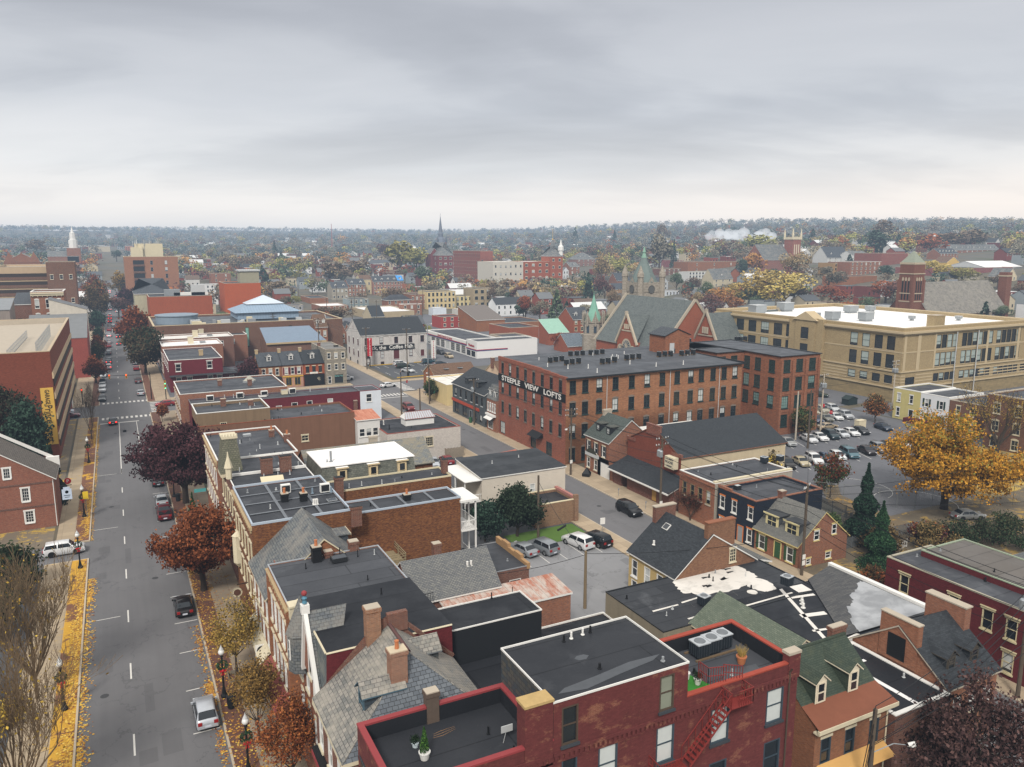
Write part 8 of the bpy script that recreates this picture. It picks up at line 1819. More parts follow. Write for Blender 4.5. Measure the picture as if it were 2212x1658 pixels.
def wire(p,q,sag,label='thin black overhead cable strung along the side street poles',grp='overhead cables along the side street',r=.03):
 b=MB(); p=Vector(p);q=Vector(q); n=10; pv=None
 for i in range(n+1):
  t=i/n; c=p.lerp(q,t); c.z-=sag*4*t*(1-t)
  if pv is not None: b.tube(pv,c,r,n=3)
  pv=c
 tag(b.build('overhead_cable',[M_black],uv=False),label,'cable',grp)
def at(P_,dx,dy,z): return (P_.x+dx,P_.y+dy,z)
for dx,z,s_ in ((-1.1,12.1,.5),(-.6,12.1,.6),(1.,12.1,.5),(-.2,9.8,.7),(-.2,8.6,.8),(-.2,7.8,.9)):
 wire(at(PM,dx,0,z),at(PC,dx,0,z-.6),s_); wire(at(PM,dx,0,z),at(PG,dx*.8-.3,0,z-1.2),s_); wire(at(PG,dx*.8-.3,0,z-1.2),at(PR,dx*.7,0,z-1.6),s_)
 if s_<.65: wire(at(PC,dx,0,z-.6),at(PY,dx,0,z-2.2),s_)
for z,s_ in ((9.2,.8),(8.,.9),(7.2,.9),(6.4,1.)): wire(at(PF,0,0,z),at(PR,0,0,z+1.2),s_,'thin overhead cable crossing before the dark red house','cables at the lower right corner'); wire(at(PF,0,0,z),(22.,18.,z-1.2),s_,'thin overhead cable crossing before the painted red wall','cables over the lower right street')
for z in (7.2,6.3): wire(at(PF,0,0,z),(74,33,z+3.),.6,'thin overhead cable crossing before the dark red house','cables at the lower right corner')
wire(at(PG,0,0,10.8),at(PB,0,0,11.),1.,'long thin cable crossing above the basketball court','cables over the school lot'); wire(at(PG,.6,0,10.8),(118,64,9.),1.,'long thin cable crossing above the basketball court','cables over the school lot'); wire(at(PG,1.,0,10.),(120,58,8.4),1.,'long thin cable crossing above the basketball court','cables over the school lot'); wire(at(PG,1.,0,9.2),(112,50,8.),1.,'long thin cable crossing above the basketball court','cables over the school lot')
for z in (12.,11.4,10.): wire(at(PS,0,0,z),at(PS2,0,0,z-.3),.7,'cable between the concrete poles of the school','cables between school poles'); wire(at(PB,0,0,z-1),at(PS,0,0,z-.2),.5,'cable between the concrete poles of the school','cables between school poles')
for z in (9.6,8.9): wire(at(PY,0,0,z),at(PY2,0,0,z),.5); wire(at(PY2,0,0,z),at(PW2,0,0,z+3),.6); wire(at(PW2,0,0,z+3),at(PW,0,0,z+3),.3); wire(at(PW,0,0,z+3),at(PW3,0,0,z+4),.4)
wire(at(PL,0,0,6.3),at(PT,0,0,8.),.7,'black service cable with splice case over the parking lot','cables over the middle parking lot',.03); wire(at(PL,0,0,6.3),(58.,56.,9.),.4,'black service cable with splice case over the parking lot','cables over the middle parking lot',.03); wire(at(PL,0,0,6.2),(31.,70.,5.),.4,'black service cable with splice case over the parking lot','cables over the middle parking lot',.03)
b=MB(); b.tube((-.6,-.1,0),(.6,.1,.35),.12,n=8,caps=True); tag(b.build('splice_case',[M_black],None,(44.,74.,6.6),uv=False),'black cable splice case hanging on wire above the parking lot','splice case')
# wreathed lamp posts
def lamp(label,x,y,wreath=True,h=4.6):
 o=empty('street_lamp',(x,y,.14)); tag(o,label,'street lamp','black wreathed lamp posts on the main street'); b=MB(); b.rev([(.28,0),(.3,.15),(.2,.35),(.12,.8),(.09,1.),(.075,h-.9),(.13,h-.8),(.1,h-.7)],(0,0,0),10); b.build('post',[plain('15191a',.5,.1)],o,uv=False)
 b=MB(); b.ball((0,0,h-.38),.27,10,0,1.05); g=b.build('globe',[plain('d8d8d4',.3,.03)],o,uv=False,smooth=True); b=MB(); b.rev([(.2,0),(.13,.12),(.04,.3),(.02,.42)],(0,0,h-.12),8); b.build('finial',[plain('b9bab8',.4)],g,uv=False)
 if wreath:
  rg=random.Random(int(x*100+y)); b=MB()
  for _ in range(420):
   a=rg.random()*6.283; t=rg.random()*6.283; q=.36+.11*math.cos(t); leaf(b,Vector((q*math.cos(a),-.16+.1*math.sin(t),h-1.55+q*math.sin(a))),.07,rg,rg.randrange(3))
  wr=b.build('wreath',LM('16301f','22432a','2d5535'),o,uv=False)
  b=MB(); b.ball((0,-.32,h-1.98),.13,7); b.poly([(-.04,-.3,h-2.),(-.28,-.3,h-1.85),(-.26,-.3,h-2.15)]); b.poly([(.04,-.3,h-2.),(.26,-.3,h-2.15),(.28,-.3,h-1.85)]); b.poly([(-.03,-.3,h-2.),(-.16,-.3,h-2.4),(-.04,-.3,h-2.42)]); b.poly([(.03,-.3,h-2.),(.04,-.3,h-2.42),(.16,-.3,h-2.4)]); b.build('bow',[plain('b31d26',.5,.1)],wr,uv=False)
 return o
lamp('black lamp post with wreath and red bow beside the silver hatchback',5.75,66.9); lamp('black lamp post with wreath, cut by the bottom edge of the picture',6.1,55.6)
lamp('black lamp post with small wreath at left kerb near the old brick house',-6.5,124.6); lamp('black lamp post with wreath halfway along the garage pavement',-6.6,156.6); lamp('black lamp post with wreath at left driveway by the white suv',-6.4,104.); lamp('black lamp post half hidden in the bare tree at lower left',-6.6,71.)
lamp('black lamp post under the maroon tree on right pavement',5.8,128.5); lamp('black lamp post on right pavement before the junction',5.8,160.)
def bin_(label,x,y,c='15181a'):
 b=MB(); b.rev([(.3,0),(.33,.1),(.36,1.),(.4,1.05),(.38,1.15),(.1,1.25)],(0,0,0),12); tag(b.build('litter_bin',[plain(c,.6,.15)],None,(x,y,.14),uv=False),label,'bin')
bin_('black litter bin next to the nearest wreathed lamp post',6.1,64.9); bin_('black litter bin on right pavement under the maroon tree',6.2,126.); bin_('green litter bin by the charcoal painted building',68.3,155.,'2f5a3c'); bin_('black litter bin by the coffee warehouse lot pavement',77.,221.)
b=MB()
for a in (0,1): b.box(-.75,.75,-.75+1.45*a,-.7+1.45*a,0,.35); b.box(-.75+1.45*a,-.7+1.45*a,-.7,.7,0,.35)
tag(b.build('tree_guard',[plain('7d7465',.8)],None,(7.2,69.7,.14),uv=False),'low square guard frame around foot of the young yellow street tree','tree guard')
def sign(label,x,y,h,shape,mat,txt=None,tm=None,w_=.6,hh=.75,rz=0,post=M_galv,ts=.25):
 o=empty('street_sign',(x,y,.0)); o.rotation_euler=(0,0,rz); tag(o,label,'sign'); b=MB(); b.tube((0,0,0),(0,0,h),.035,n=5); b.build('post',[post],o,uv=False); b=MB()
 if shape=='oct': b.rev([(.42,-.015),(.42,.015)],(0,-.06,h-.2),8,0,'y')
 elif shape=='round': b.rev([(.5,-.02),(.5,.02)],(0,-.06,h-.3),18,0,'y')
 else: b.box(-w_/2,w_/2,-.07,-.04,h-hh,h)
 p=b.build('plate',[mat],o,uv=False)
 if txt: put_text(p,txt,ts,tm or M_white,(0,-.09,h-(.2 if shape=='oct' else .3 if shape=='round' else hh/2)),0,depth=.003)
 return o
M_stop=plain('b3202a',.5,.08)
sign('red octagonal stop sign on the pavement of the yellow restaurant corner',68.4,197.6,3.,'oct',M_stop,'STOP',ts=.26,rz=.5); sign('red octagonal stop sign in the school lot',137.8,117.2,3.2,'oct',M_stop,'STOP',ts=.26,rz=-.4)
sign('red and white do not enter sign in school lot',143.5,124.5,3.,'sq',M_stop,w_=.8,hh=.8,rz=-.4)
sign('round red parking sign with white letter by garage driveway',-9.,137.5,2.6,'round',M_stop,'P',ts=.7)
sign('yellow banner sign plate on the left kerb lamp post',-6.1,124.2,4.,'sq',plain('d9b92f',.6),w_=.7,hh=1.1); sign('small white notice sign at the lawn lot corner',56.6,84.4,2.6,'sq',M_white,w_=.7,hh=.9,rz=-.2)
sign('small white sign on pavement near the second street tree',7.4,63.4,2.2,'sq',M_white,w_=.45,hh=.6); sign('parking meter post on the pavement before the lodge porch',68.2,90.3,1.4,'sq',M_grey,w_=.22,hh=.35); sign('parking meter post farther along the lodge pavement',68.2,97.4,1.4,'sq',M_grey,w_=.22,hh=.35)
sign('white framed notice board on posts beside cream garage',57.2,118.4,3.2,'sq',M_lgrey,w_=1.4,hh=1.5)
# red pylon signs of the auto shop, letters stacked
for x,y,z0,z1,lb in ((72.2,244.2,3.6,9.4,'tall red vertical pylon sign with white letters before the lettered warehouse'),(96.2,249.5,.6,6.8,'slim white vertical pylon sign with red letters in auto shop drive')):
 red_=z0>2; o=empty('pylon_sign',(x,y,0)); tag(o,lb,'sign'); b=MB(); b.tube((0,0,-1),(0,0,z1-.2),.16,n=8); b.build('post',[M_black],o,uv=False); b=MB(); b.box(-.75,.75,-.25,.25,z0,z1); p=b.build('board',[M_stop if red_ else M_white],o,uv=False)
 for i,ch in enumerate('Firestone'): put_text(p,ch,.95,M_white if red_ else M_stop,(0,-.27,z1-.5-i*.66),0,depth=.005,bold=.02)
o=empty('projecting_sign',(9.2,67.2,0)); tag(o,'square white blade sign with round black emblem on the grey roofed building front','sign'); b=MB(); b.box(-.6,.5,-.04,.04,3.,4.1); p=b.build('board',[M_white],o,uv=False); b=MB(); b.rev([(.44,-.01),(.44,.01)],(-.05,-.06,3.55),18,0,'y'); q=b.build('emblem',[M_black],p,uv=False); put_text(p,'IZZIC',.26,M_white,(-.05,-.085,3.55),0,depth=.003)
o=empty('projecting_sign',(8.7,79.,0)); tag(o,'round white medallion sign hanging over the pavement beside yellow tree','sign'); b=MB(); b.rev([(.5,-.03),(.5,.03)],(0,0,4.2),20,0,'y'); p=b.build('board',[M_ltrim],o,uv=False); b=MB(); b.rev([(.34,-.01),(.34,.01)],(0,-.045,4.2),18,0,'y'); b.build('emblem',[plain('5a3d30')],p,uv=False); b=MB(); b.box(0,1.2,-.03,.03,5.,5.06); b.build('bracket',[M_black],o,uv=False)
o=empty('projecting_sign',(8.9,116.4,0)); tag(o,'teal blade sign on bracket near bay window of brick building','sign'); b=MB(); b.box(-1.,.6,-.05,.05,4.,4.5); b.build('board',[plain('4f9a9a')],o,uv=False)
# traffic signals
def signal(label,x,y,arm,h=6.2,heads=(),red_=True):
 o=empty('traffic_signal',(x,y,.14)); tag(o,label,'traffic signal'); b=MB(); b.tube((0,0,0),(0,0,h+.6),.12,.09,8); b.build('post',[M_black],o,uv=False)
 if arm: b=MB(); b.tube((0,0,h),(arm,0,h+.35),.08,.05,6); b.build('mast_arm',[M_black],o,uv=False)
 for hx,hz in heads:
  b=MB(); b.box(-.2,.2,-.15,.15,-.55,.55); hd=b.build('signal_head',[plain('c98a20',.6)],o,(hx,0,hz),uv=False)
  for k,c_ in enumerate((emit('ff3b20',3.) if red_ else plain('401010'),plain('4a3a10'),plain('103a18') if red_ else emit('30ffb0',3.))): b=MB(); b.rev([(.13,-.01),(.13,.01)],(0,-.17,.34-.34*k),10,0,'y'); b.build('lens',[c_],hd,uv=False)
signal('traffic signal with long mast arm over the main street junction',6.3,216.6,-9.6,6.4,((-9.2,6.5),(-5.4,6.35))); signal('yellow traffic signal post at near right corner of the junction',9.6,214.8,0,4.6,((0,4.4),(.0,3.2)),False); signal('signal post with red light on the left far corner of junction',-9.2,216.5,0,3.6,((0,3.4),))
for x in (-8.1,-4.2): b=MB(); b.box(-.45,.45,-.03,.03,0,.75); 
# rooftop condensers on the loft roof
r_=random.Random(21); cm=MB(); cm.box(-.48,.48,-.48,.48,.12,1.05,0); cm.box(-.5,.5,-.5,.5,1.05,1.1,1); cm.rev([(.36,0),(.36,.03)],(0,0,1.1),14,0); cm.box(-.7,.7,-.3,-.2,0,.12,2); cm.box(-.7,.7,.2,.3,0,.12,2); cm.box(-.55,-.45,-.4,.4,-.25,0,2); cm.box(.45,.55,-.4,.4,-.25,0,2)
cmesh=cm.mesh('condenser_unit',[plain('25292c',.6,.25,3.),M_grey,M_wood],uv=False)
LR=[(330,1335),(378,1328),(430,1322),(470,1355),(520,1348),(575,1340),(505,1280),(560,1278),(610,1274),(680,1270),(730,1268),(780,1262),(780,1345),(830,1340),(885,1330),(990,1312),(1040,1306),(1095,1300),(1270,1285),(1320,1280),(1370,1278),(1300,1215),(1350,1212),(1395,1208),(1390,1255),(1440,1248),(1490,1245),(1465,1275),(1515,1270),(1565,1265),(1530,1165),(1940,1150),(1975,1150),(2015,1145)]
for i,(tx,ty) in enumerate(LR):
 d=ray(1106+tx/4,449.3+(ty+6)/4); t=(16.05-CAM_H)/d[2]; o=inst('condenser_unit',cmesh,None,(d[0]*t,d[1]*t,16.2),r_.uniform(-.05,.05),(.72,.72,.95)); tag(o,'black rooftop air conditioning condenser among the rows on the loft roof','condenser','condensers on the loft roof')
big=MB(); big.box(-.5,.5,-.5,.5,.1,1.0,0); big.box(-.53,.53,-.53,.53,1.0,1.07,1); big.rev([(.4,0),(.36,.05),(.1,.06)],(0,0,1.07),16,2)
for k in range(5):
 for s_ in (-1,1): big.box(-.44+.22*k-.008,-.44+.22*k+.008,s_*.505-.006,s_*.505+.006,.12,.98,3); big.box(s_*.505-.006,s_*.505+.006,-.44+.22*k-.008,-.44+.22*k+.008,.12,.98,3)
bigm=big.mesh('condenser_unit',[plain('1f252b',.6,.2,3.),plain('a9adb0',.5,.1),plain('6d7174',.5),plain('4a5157',.5)],uv=False)
for x,y,lb in ((33.5,37.9,'condenser with fan, leftmost of three on the roof terrace'),(34.6,38.,'condenser with fan, middle of the three on the roof terrace'),(35.7,38.15,'condenser with fan, rightmost of three on the roof terrace')): tag(inst('condenser_unit',bigm,None,(x,y,11.52)),lb,'condenser')
b=MB(); b.box(32.8-34,36.4-34,37.3-38,37.45-38,0,.1); b.box(32.8-34,36.4-34,38.5-38,38.65-38,0,.1); tag(b.build('timber_sleeper',[M_wood],None,(34,38,11.46),uv=False),'timber sleepers under the three terrace condensers','sleeper')
for x,y,z,lb in ((48.,54.,5.05,'round topped condenser alone on the white patched roof'),(55.6,51.,6.7,'condenser near white vents at edge of big shingle roof'),(85.5,84.3,6.62,'tan condenser on roof of the corbelled brick building'),(88.2,83.8,6.62,'blue grey condenser beside the tan one on corbelled building')): tag(inst('condenser_unit',bigm,None,(x,y,z),.2,.9),lb,'condenser')
for x,y,lb in ((18.4,80.6,'white boxed condenser on black roof near brick chimney'),(14.6,82.2,'white condenser with front grille beside chimney pots')):
 b=MB(); b.box(-.5,.5,-.25,.25,.1,1.,0); b.box(-.42,.42,-.27,-.25,.2,.9,1); tag(b.build('condenser_unit',[M_white,M_dkmetal],None,(x,y,12.9 if x<16 else 12.9),uv=False),lb,'condenser')
for k,(x,y) in enumerate(((16.,171.),(22.,171.4),(27,171.2),(33,171.6))): b=MB(); b.box(-.7,.7,-.4,.4,0,1.1,0); b.box(-.6,.6,-.42,-.4,.1,1.,1); tag(b.build('condenser_unit',[M_white,M_dkmetal],None,(x,y,7.02),uv=False),'white condenser in the line on the long maroon building roof','condenser','condensers on the maroon building roof')
# terrace furniture
def pot(label,x,y,z,pm,plant,r=.25,h=.42):
 o=empty('potted_plant',(x,y,z)); tag(o,label,'plant'); b=MB(); b.rev([(r*.7,0),(r,h*.85),(r*1.1,h*.86),(r*1.1,h),(r*.9,h),(r*.85,h-.05)],(0,0,0),14); b.build('pot',[pm],o,uv=False); rg=random.Random(int(x*77)); b=MB()
 if plant=='cedar':
  for _ in range(900): t=rg.random(); rr=.3*(1-t)**.8*rg.random()**.5; a=rg.random()*6.283; leaf(b,Vector((rr*math.cos(a),rr*math.sin(a),h+1.45*t)),.06,rg,rg.randrange(2))
  b.build('plant',LM('2c4a24','4a6a2e'),o,uv=False)
 elif plant=='grass':
  for _ in range(90): a=rg.random()*6.283; s_=rg.uniform(.25,.6); b.tube((.1*math.cos(a),.1*math.sin(a),h-.1),(s_*.8*math.cos(a),s_*.8*math.sin(a),h+rg.uniform(.3,.8)),.014,.004,3)
  b.build('plant',[plain('a58a4a',.9)],o,uv=False)
 elif plant=='bush':
  for _ in range(300): a=Vector((rg.gauss(0,.13),rg.gauss(0,.13),h+.18+rg.gauss(0,.1))); leaf(b,a,.06,rg,rg.randrange(2))
  b.build('plant',LM('1f2f22','34482e'),o,uv=False)
pot('small cedar in white pot on the low black terrace roof',13.,36.1,11.5,M_white,'cedar',.3,.5); pot('little white and blue pot with sprig behind the cedar',12.9,37.3,11.5,plain('c9d6da',.4),'bush',.2,.35); pot('terracotta pot with dry ornamental grass on the roof terrace',35.4,35.9,11.46,M_terracotta,'grass',.33,.55); pot('white pot with dark shrub on the artificial turf',31.1,35.2,11.5,M_white,'bush',.24,.42); pot('plain white pail standing on the artificial turf',30.9,36.,11.5,M_white,'none',.19,.45)
b=MB(); b.poly([(28.6-30,33.5-35,0),(32.2-30,33.5-35,0),(31.2-30,37.-35,0),(28.6-30,36.9-35,0)]); tag(b.build('artificial_turf',[grass_mat('2f7a2a','3f8f35')],None,(30,35,11.475),uv=False),'bright green artificial turf mat on the roof terrace','turf mat')
b=MB(); p=Vector((13.9,37.6,11.53)); 
for k in range(3): q=p+Vector((.75,-.05+.22*k,.03)); b.tube(p+Vector((.1*k,.14*k,0)),q,.02,.014,4); b.tube(q,q+Vector((.9,.25-.1*k,0)),.016,.006,4)
tag(b.build('fallen_branch',[plain('8a6a4c',.9)],uv=False),'dry fallen twigs lying on the low black roof','twigs')
b=MB(); b.tube((17.4,35.4,11.5),(17.5,35.2,12.4),.02,n=5); b.box(17.2,17.9,35.2,35.25,12.3,12.7); tag(b.build('satellite_dish',[M_lgrey],uv=False),'small pale dish antenna on stand beside the red brick stack','antenna')
for x,y,z,lb in ((21.,73.2,7.45,'white covered grill barrel on the weathered wooden deck'),):
 o=empty('barrel_grill',(x,y,z-.1)); tag(o,lb,'grill'); b=MB(); b.ball((0,0,.75),.5,10,0,.8); b.build('lid',[M_white],o,uv=False,smooth=True); b=MB(); 
 for q in ((-.3,-.2),(.3,-.2),(0,.3)): b.tube((q[0],q[1],0),(q[0]*.6,q[1]*.6,.5),.03,n=5)
 b.build('leg',[M_black],o,uv=False)
# fences and yard things
def fence(label,pts,h,mat,name='fence',post=2.4,slat=None,wirey=False):
 o=empty(name,(pts[0][0],pts[0][1],0)); tag(o,label,'fence'); x0,y0=pts[0]
 pb=MB(); sb=MB()
 for (a,c) in zip(pts[:-1],pts[1:]):
  L_=math.hypot(c[0]-a[0],c[1]-a[1]); n=max(1,int(L_/post))
  for i in range(n+1): t=i/n; x,y=a[0]+(c[0]-a[0])*t-x0,a[1]+(c[1]-a[1])*t-y0; pb.tube((x,y,0),(x,y,h+.08),.05 if not wirey else .035,n=5)
  p=(a[0]-x0,a[1]-y0);q=(c[0]-x0,c[1]-y0)
  if wirey:
   m=int(L_/.35)
   for k in range(m): t=k/m; t2=min(1,(k+h/.35*.5)/m); sb.tube((p[0]+(q[0]-p[0])*t,p[1]+(q[1]-p[1])*t,0.05),(p[0]+(q[0]-p[0])*t2,p[1]+(q[1]-p[1])*t2,h),.008,n=3); sb.tube((p[0]+(q[0]-p[0])*t,p[1]+(q[1]-p[1])*t,h),(p[0]+(q[0]-p[0])*t2,p[1]+(q[1]-p[1])*t2,.05),.008,n=3)
   sb.tube((p[0],p[1],h),(q[0],q[1],h),.03,n=4)
  elif slat:
   m=int(L_/slat)
   for k in range(m):
    t=k/m;t2=(k+.72)/m; sb.poly([(p[0]+(q[0]-p[0])*t,p[1]+(q[1]-p[1])*t,.1),(p[0]+(q[0]-p[0])*t2,p[1]+(q[1]-p[1])*t2,.1),(p[0]+(q[0]-p[0])*t2,p[1]+(q[1]-p[1])*t2,h),(p[0]+(q[0]-p[0])*t,p[1]+(q[1]-p[1])*t,h)])
  else: sb.poly([(p[0],p[1],0),(q[0],q[1],0),(q[0],q[1],h),(p[0],p[1],h)])
 pb.build('post',[mat],o,uv=False); sb.build('panel',[mat],o,uv=False); return o
fence('tall wire mesh fence along the edge of the basketball court',[(92,84.6),(104,72.),(122,66.)],3.,plain('7a7d7a',.5),wirey=True); fence('dark board fence in the yard behind the dormer cottage',[(81,72),(92,72),(92,84)],1.9,plain('4a4c4c',.9),slat=.2); fence('low grey panel fence beside the brick dormer cottage yard',[(80.5,66.),(97,66.)],1.6,plain('5d6062',.9),slat=.18); fence('white picket fence behind the pointed cypress',[(82.5,61.5),(90,63.)],1.1,M_white,slat=.16)
b=MB(); b.box(-1.1,1.1,-.6,.6,0,1.6); b.box(-1.15,1.15,-.65,.65,1.6,1.7)
for k in range(9): b.box(-1.+k*.25,-.9+k*.25,-.63,-.6,.2,1.5)
tag(b.build('transformer_box',[M_ltrim],None,(141.6,112.6,.1),uv=False),'beige slatted utility enclosure on grass strip of school lot','utility box')
b=MB(); b.poly([(-1.6,-1,0),(1.6,-1,0),(1.6,-1,1.5),(0,-1,2.1),(-1.6,-1,1.5)]); b.poly([(-1.6,1,0),(-1.6,-1,0),(-1.6,-1,1.5),(-1.6,1,1.5)]); b.poly([(1.6,-1,0),(1.6,1,0),(1.6,1,1.5),(1.6,-1,1.5)]); b.poly([(-1.8,-1.2,1.45),(0,-1.2,2.2),(0,1.2,2.2),(-1.8,1.2,1.45)][::-1]); b.poly([(1.8,-1.2,1.45),(1.8,1.2,1.45),(0,1.2,2.2),(0,-1.2,2.2)][::-1]); b.poly([(1.6,1,0),(-1.6,1,0),(-1.6,1,1.5),(0,1,2.1),(1.6,1,1.5)])
tag(b.build('skip',[plain('1f2d2d',.6,.2)],None,(161.,131.6,0),uv=False),'black pitched roof dumpster beside the school ramp','dumpster')
b=MB(); b.rev([(.9,0),(.95,.5),(.05,1.5)],(0,0,0),4); tag(b.build('folded_parasol',[M_black],None,(69.5,108.8,.14),uv=False),'black covered bench like object at the pub corner pavement','cover')
b=MB(); b.rev([(.45,.0),(.35,.18),(.1,.25)],(0,0,0),14,0,'y'); b.tube((0,.2,0),(0,.5,-.6),.04,n=5); tag(b.build('satellite_dish',[M_lgrey],None,(84.,108.,7.2),uv=False),'grey satellite dish on white roof behind the pub','antenna')
def person(label,x,y,c1,c2,rz=0,z=.14,step=.18):
 o=empty('person',(x,y,z)); o.rotation_euler=(0,0,rz); tag(o,label,'person'); me=bpy.data.meshes.new('body')
 V=[(0,0,.95),(0,.02,1.2),(0,.02,1.42),(0,.03,1.52),(0,.04,1.62),(0,.05,1.74),(.1,0,.9),(.11,step,.5),(.11,step*.9,.08),(.11,step*.9+.16,.04),(-.1,0,.9),(-.11,-step*.5,.5),(-.11,-step*1.3,.1),(-.11,-step*1.3+.15,.04),(.19,.02,1.4),(.25,-.04,1.13),(.25,.1,.9),(-.19,.02,1.4),(-.25,.06,1.13),(-.25,.18,.92)]
 E=[(0,1),(1,2),(2,3),(3,4),(4,5),(0,6),(6,7),(7,8),(8,9),(0,10),(10,11),(11,12),(12,13),(2,14),(14,15),(15,16),(2,17),(17,18),(18,19)]
 me.from_pydata(V,E,[]); b=bpy.data.objects.new('body',me); COL.objects.link(b); b.parent=o
 md=b.modifiers.new('skin','SKIN'); rr=[.15,.16,.15,.06,.095,.08,.1,.075,.05,.04,.1,.075,.05,.04,.07,.05,.035,.07,.05,.035]
 for i,v in enumerate(me.skin_vertices[0].data): v.radius=(rr[i],rr[i]); v.use_root=(i==0)
 b.modifiers.new('sub','SUBSURF').levels=1; b.modifiers['sub'].render_levels=1
 dg=bpy.context.evaluated_depsgraph_get(); nm=bpy.data.meshes.new_from_object(b.evaluated_get(dg)); b.modifiers.clear(); b.data=nm
 nm.materials.clear(); 
 for m in (plain(c1),plain(c2),plain('b98a6d'),plain('2a211c')): nm.materials.append(m)
 for p in nm.polygons: zc=p.center.z; p.material_index=3 if zc>1.72 else 2 if zc>1.5 else 0 if zc>.92 else 1
 return o
person('person in dark jacket walking on the pavement beside the warehouse lot',74.5,220.6,'2a2c33','24262b',1.2); person('person in dark clothes standing at left corner beyond the junction',-8.4,212.,'3a3a40','2b2b30',.3)
# roof top steam far right and radio mast
x,y,z=ground_at(553+660/4,449.3+390/4); dist=math.hypot(x,y); b=MB(); hh=60/4*4*dist/1709
o=empty('radio_mast',(x,y,z)); tag(o,'thin red and white lattice radio mast above the far woods','mast'); b=MB(); H_=(390-150)/4*dist/1709
for k in range(3): a=k*2.094; b.tube((1.2*math.cos(a),1.2*math.sin(a),0),(.3*math.cos(a),.3*math.sin(a),H_),.22,.16,4)
for k in range(24): a=k*2.094; t=k/24; r0=1.2-.9*t; b.tube((r0*math.cos(a),r0*math.sin(a),H_*t),(r0*math.cos(a+2.09),r0*math.sin(a+2.09),H_*(t+1/24)),.12,n=3)
b.build('lattice',[plain('a8605a',.7)],o,uv=False)
# ------------------------------------------------------------------ middle distance and far town
bpy.context.view_layer.update()
def proj(x,y,z):
 v=(x,y,z-CAM_H); q=sum(v[i]*_fw[i] for i in range(3))
 if q<1: return None
 return 1106+CAM_F*sum(v[i]*_rt[i] for i in range(3))/q, 829-CAM_F*sum(v[i]*_up[i] for i in range(3))/q
GUARD=[]
for (x,y,w_,d_,h_,z_) in FOOT:
 ps=[proj(a,b_,c_) for a in (x,x+w_) for b_ in (y,y+d_) for c_ in (z_,z_+h_)]
 if any(p is None for p in ps): continue
 dist=math.hypot(x+w_/2,y+d_/2)
 if dist<150: continue
 xs=[p[0] for p in ps]; ys=[p[1] for p in ps]; GUARD.append((min(xs),max(xs),min(ys),max(ys),dist))
def blocks(x,y,z,r,h):
 """would something standing here hide a surveyed building?"""
 p=proj(x,y,z); q=proj(x,y,z+h)
 if p is None: return True
 D=math.hypot(x,y); k=1709/D; x0,x1=p[0]-r*k,p[0]+r*k
 for (a,b_,c_,d_,e) in GUARD:
  if D<e+15 and x0<b_ and x1>a and q[1]<d_-(d_-c_)*.5 and p[1]>c_: return True
 return False
def infoot(x,y,m):
 if abs(x)<11+m and y<1500: return True
 if 197-m<y<216+m and x<320: return True
 if 55-m<x<71+m and y<420: return True
 return any(a-m<x<a+c_+m and b_-m<y<b_+d_+m for a,b_,c_,d_,_,_ in FOOT)
PAL={'olive':('5f5e36','858248','a09a5a'),'green':('33402f','4a5840','627055'),'brown':('4a4038','655548','7c6a58'),'orange':('7a5230','a06c40','b88852'),'yellow':('8a7440','a8904f','bfa766'),'red':('5a2a1e','82432e','9a5a3c'),'maroon':('3d2c2e','563b39','6a4a45'),'dark':('26332c','35463c','46574a'),'grey':('565248','706a5c','87806e'),'tan':('7a6648','957e58','aa946c'),'hazeblue':('46525a','5a6668','6c7674'),'hazegrey':('5c5a56','726c64','847e72')}  # last two palettes have distance haze put into the leaf colour
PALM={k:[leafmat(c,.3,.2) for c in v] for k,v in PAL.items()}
FT=[]
def far_variant(seed,con=False,nq=240,ls=.052):
 rg=random.Random(seed); t=MB(); t.tube((0,0,-.12),(0,0,.5),.03,.018,5)
 for k in range(5): a=6.283*k/5; t.tube((0,0,.22+.05*k),(.24*math.cos(a),.24*math.sin(a),.5+.06*k),.012,.005,3)
 c=MB(); lobes=[]
 if con:
  for _ in range(nq): q=rg.random()**.7; zz=.06+.94*(1-q); a=rg.random()*6.283; rr=.27*q*rg.uniform(.6,1.1); leaf(c,Vector((rr*math.cos(a),rr*math.sin(a),zz-.04*q)),.055,rg,rg.randrange(3))
 else:
  for _ in range(9):
   a=rg.random()*6.283; e=rg.uniform(-.5,1.3); rr=rg.uniform(.15,.3); lobes.append((Vector((rr*math.cos(a)*math.cos(e),rr*math.sin(a)*math.cos(e),.6+.25*math.sin(e))),rg.uniform(.10,.2)))
  for _ in range(nq):
   p,r=rg.choice(lobes); u=Vector((rg.gauss(0,1),rg.gauss(0,1),rg.gauss(0,1))).normalized()*r*rg.uniform(.75,1.1); q=p+u
   leaf(c,q,ls,rg,min(2,max(0,int((q.z-.3)*3.4+rg.random()*1.2))),.7)  # low leaves take the darker tones, shade painted into the crown
 return t.mesh('trunk',[bark()],uv=False),c.mesh('crown',PALM['brown'],uv=False)
FV=[far_variant(200+i,False,420) for i in range(6)]; FVH=[far_variant(500+i,False,1700,.027) for i in range(4)]; FVC=[far_variant(300+i,True,340) for i in range(2)]; FVL=[far_variant(400+i,False,150) for i in range(5)]
def fartree(x,y,z,h,r,pal,label,group=None,con=False,name='tree',low=False,rg=rnd):
 v=rg.choice(FVC if con else FVL if low else FVH if math.hypot(x,y)<620 else FV); o=empty('conifer' if con else name,(x,y,z),rg.random()*6.28); tag(o,label,'tree',group)
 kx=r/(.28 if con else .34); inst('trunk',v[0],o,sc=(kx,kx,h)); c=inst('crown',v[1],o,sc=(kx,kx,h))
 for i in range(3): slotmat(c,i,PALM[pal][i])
 return o
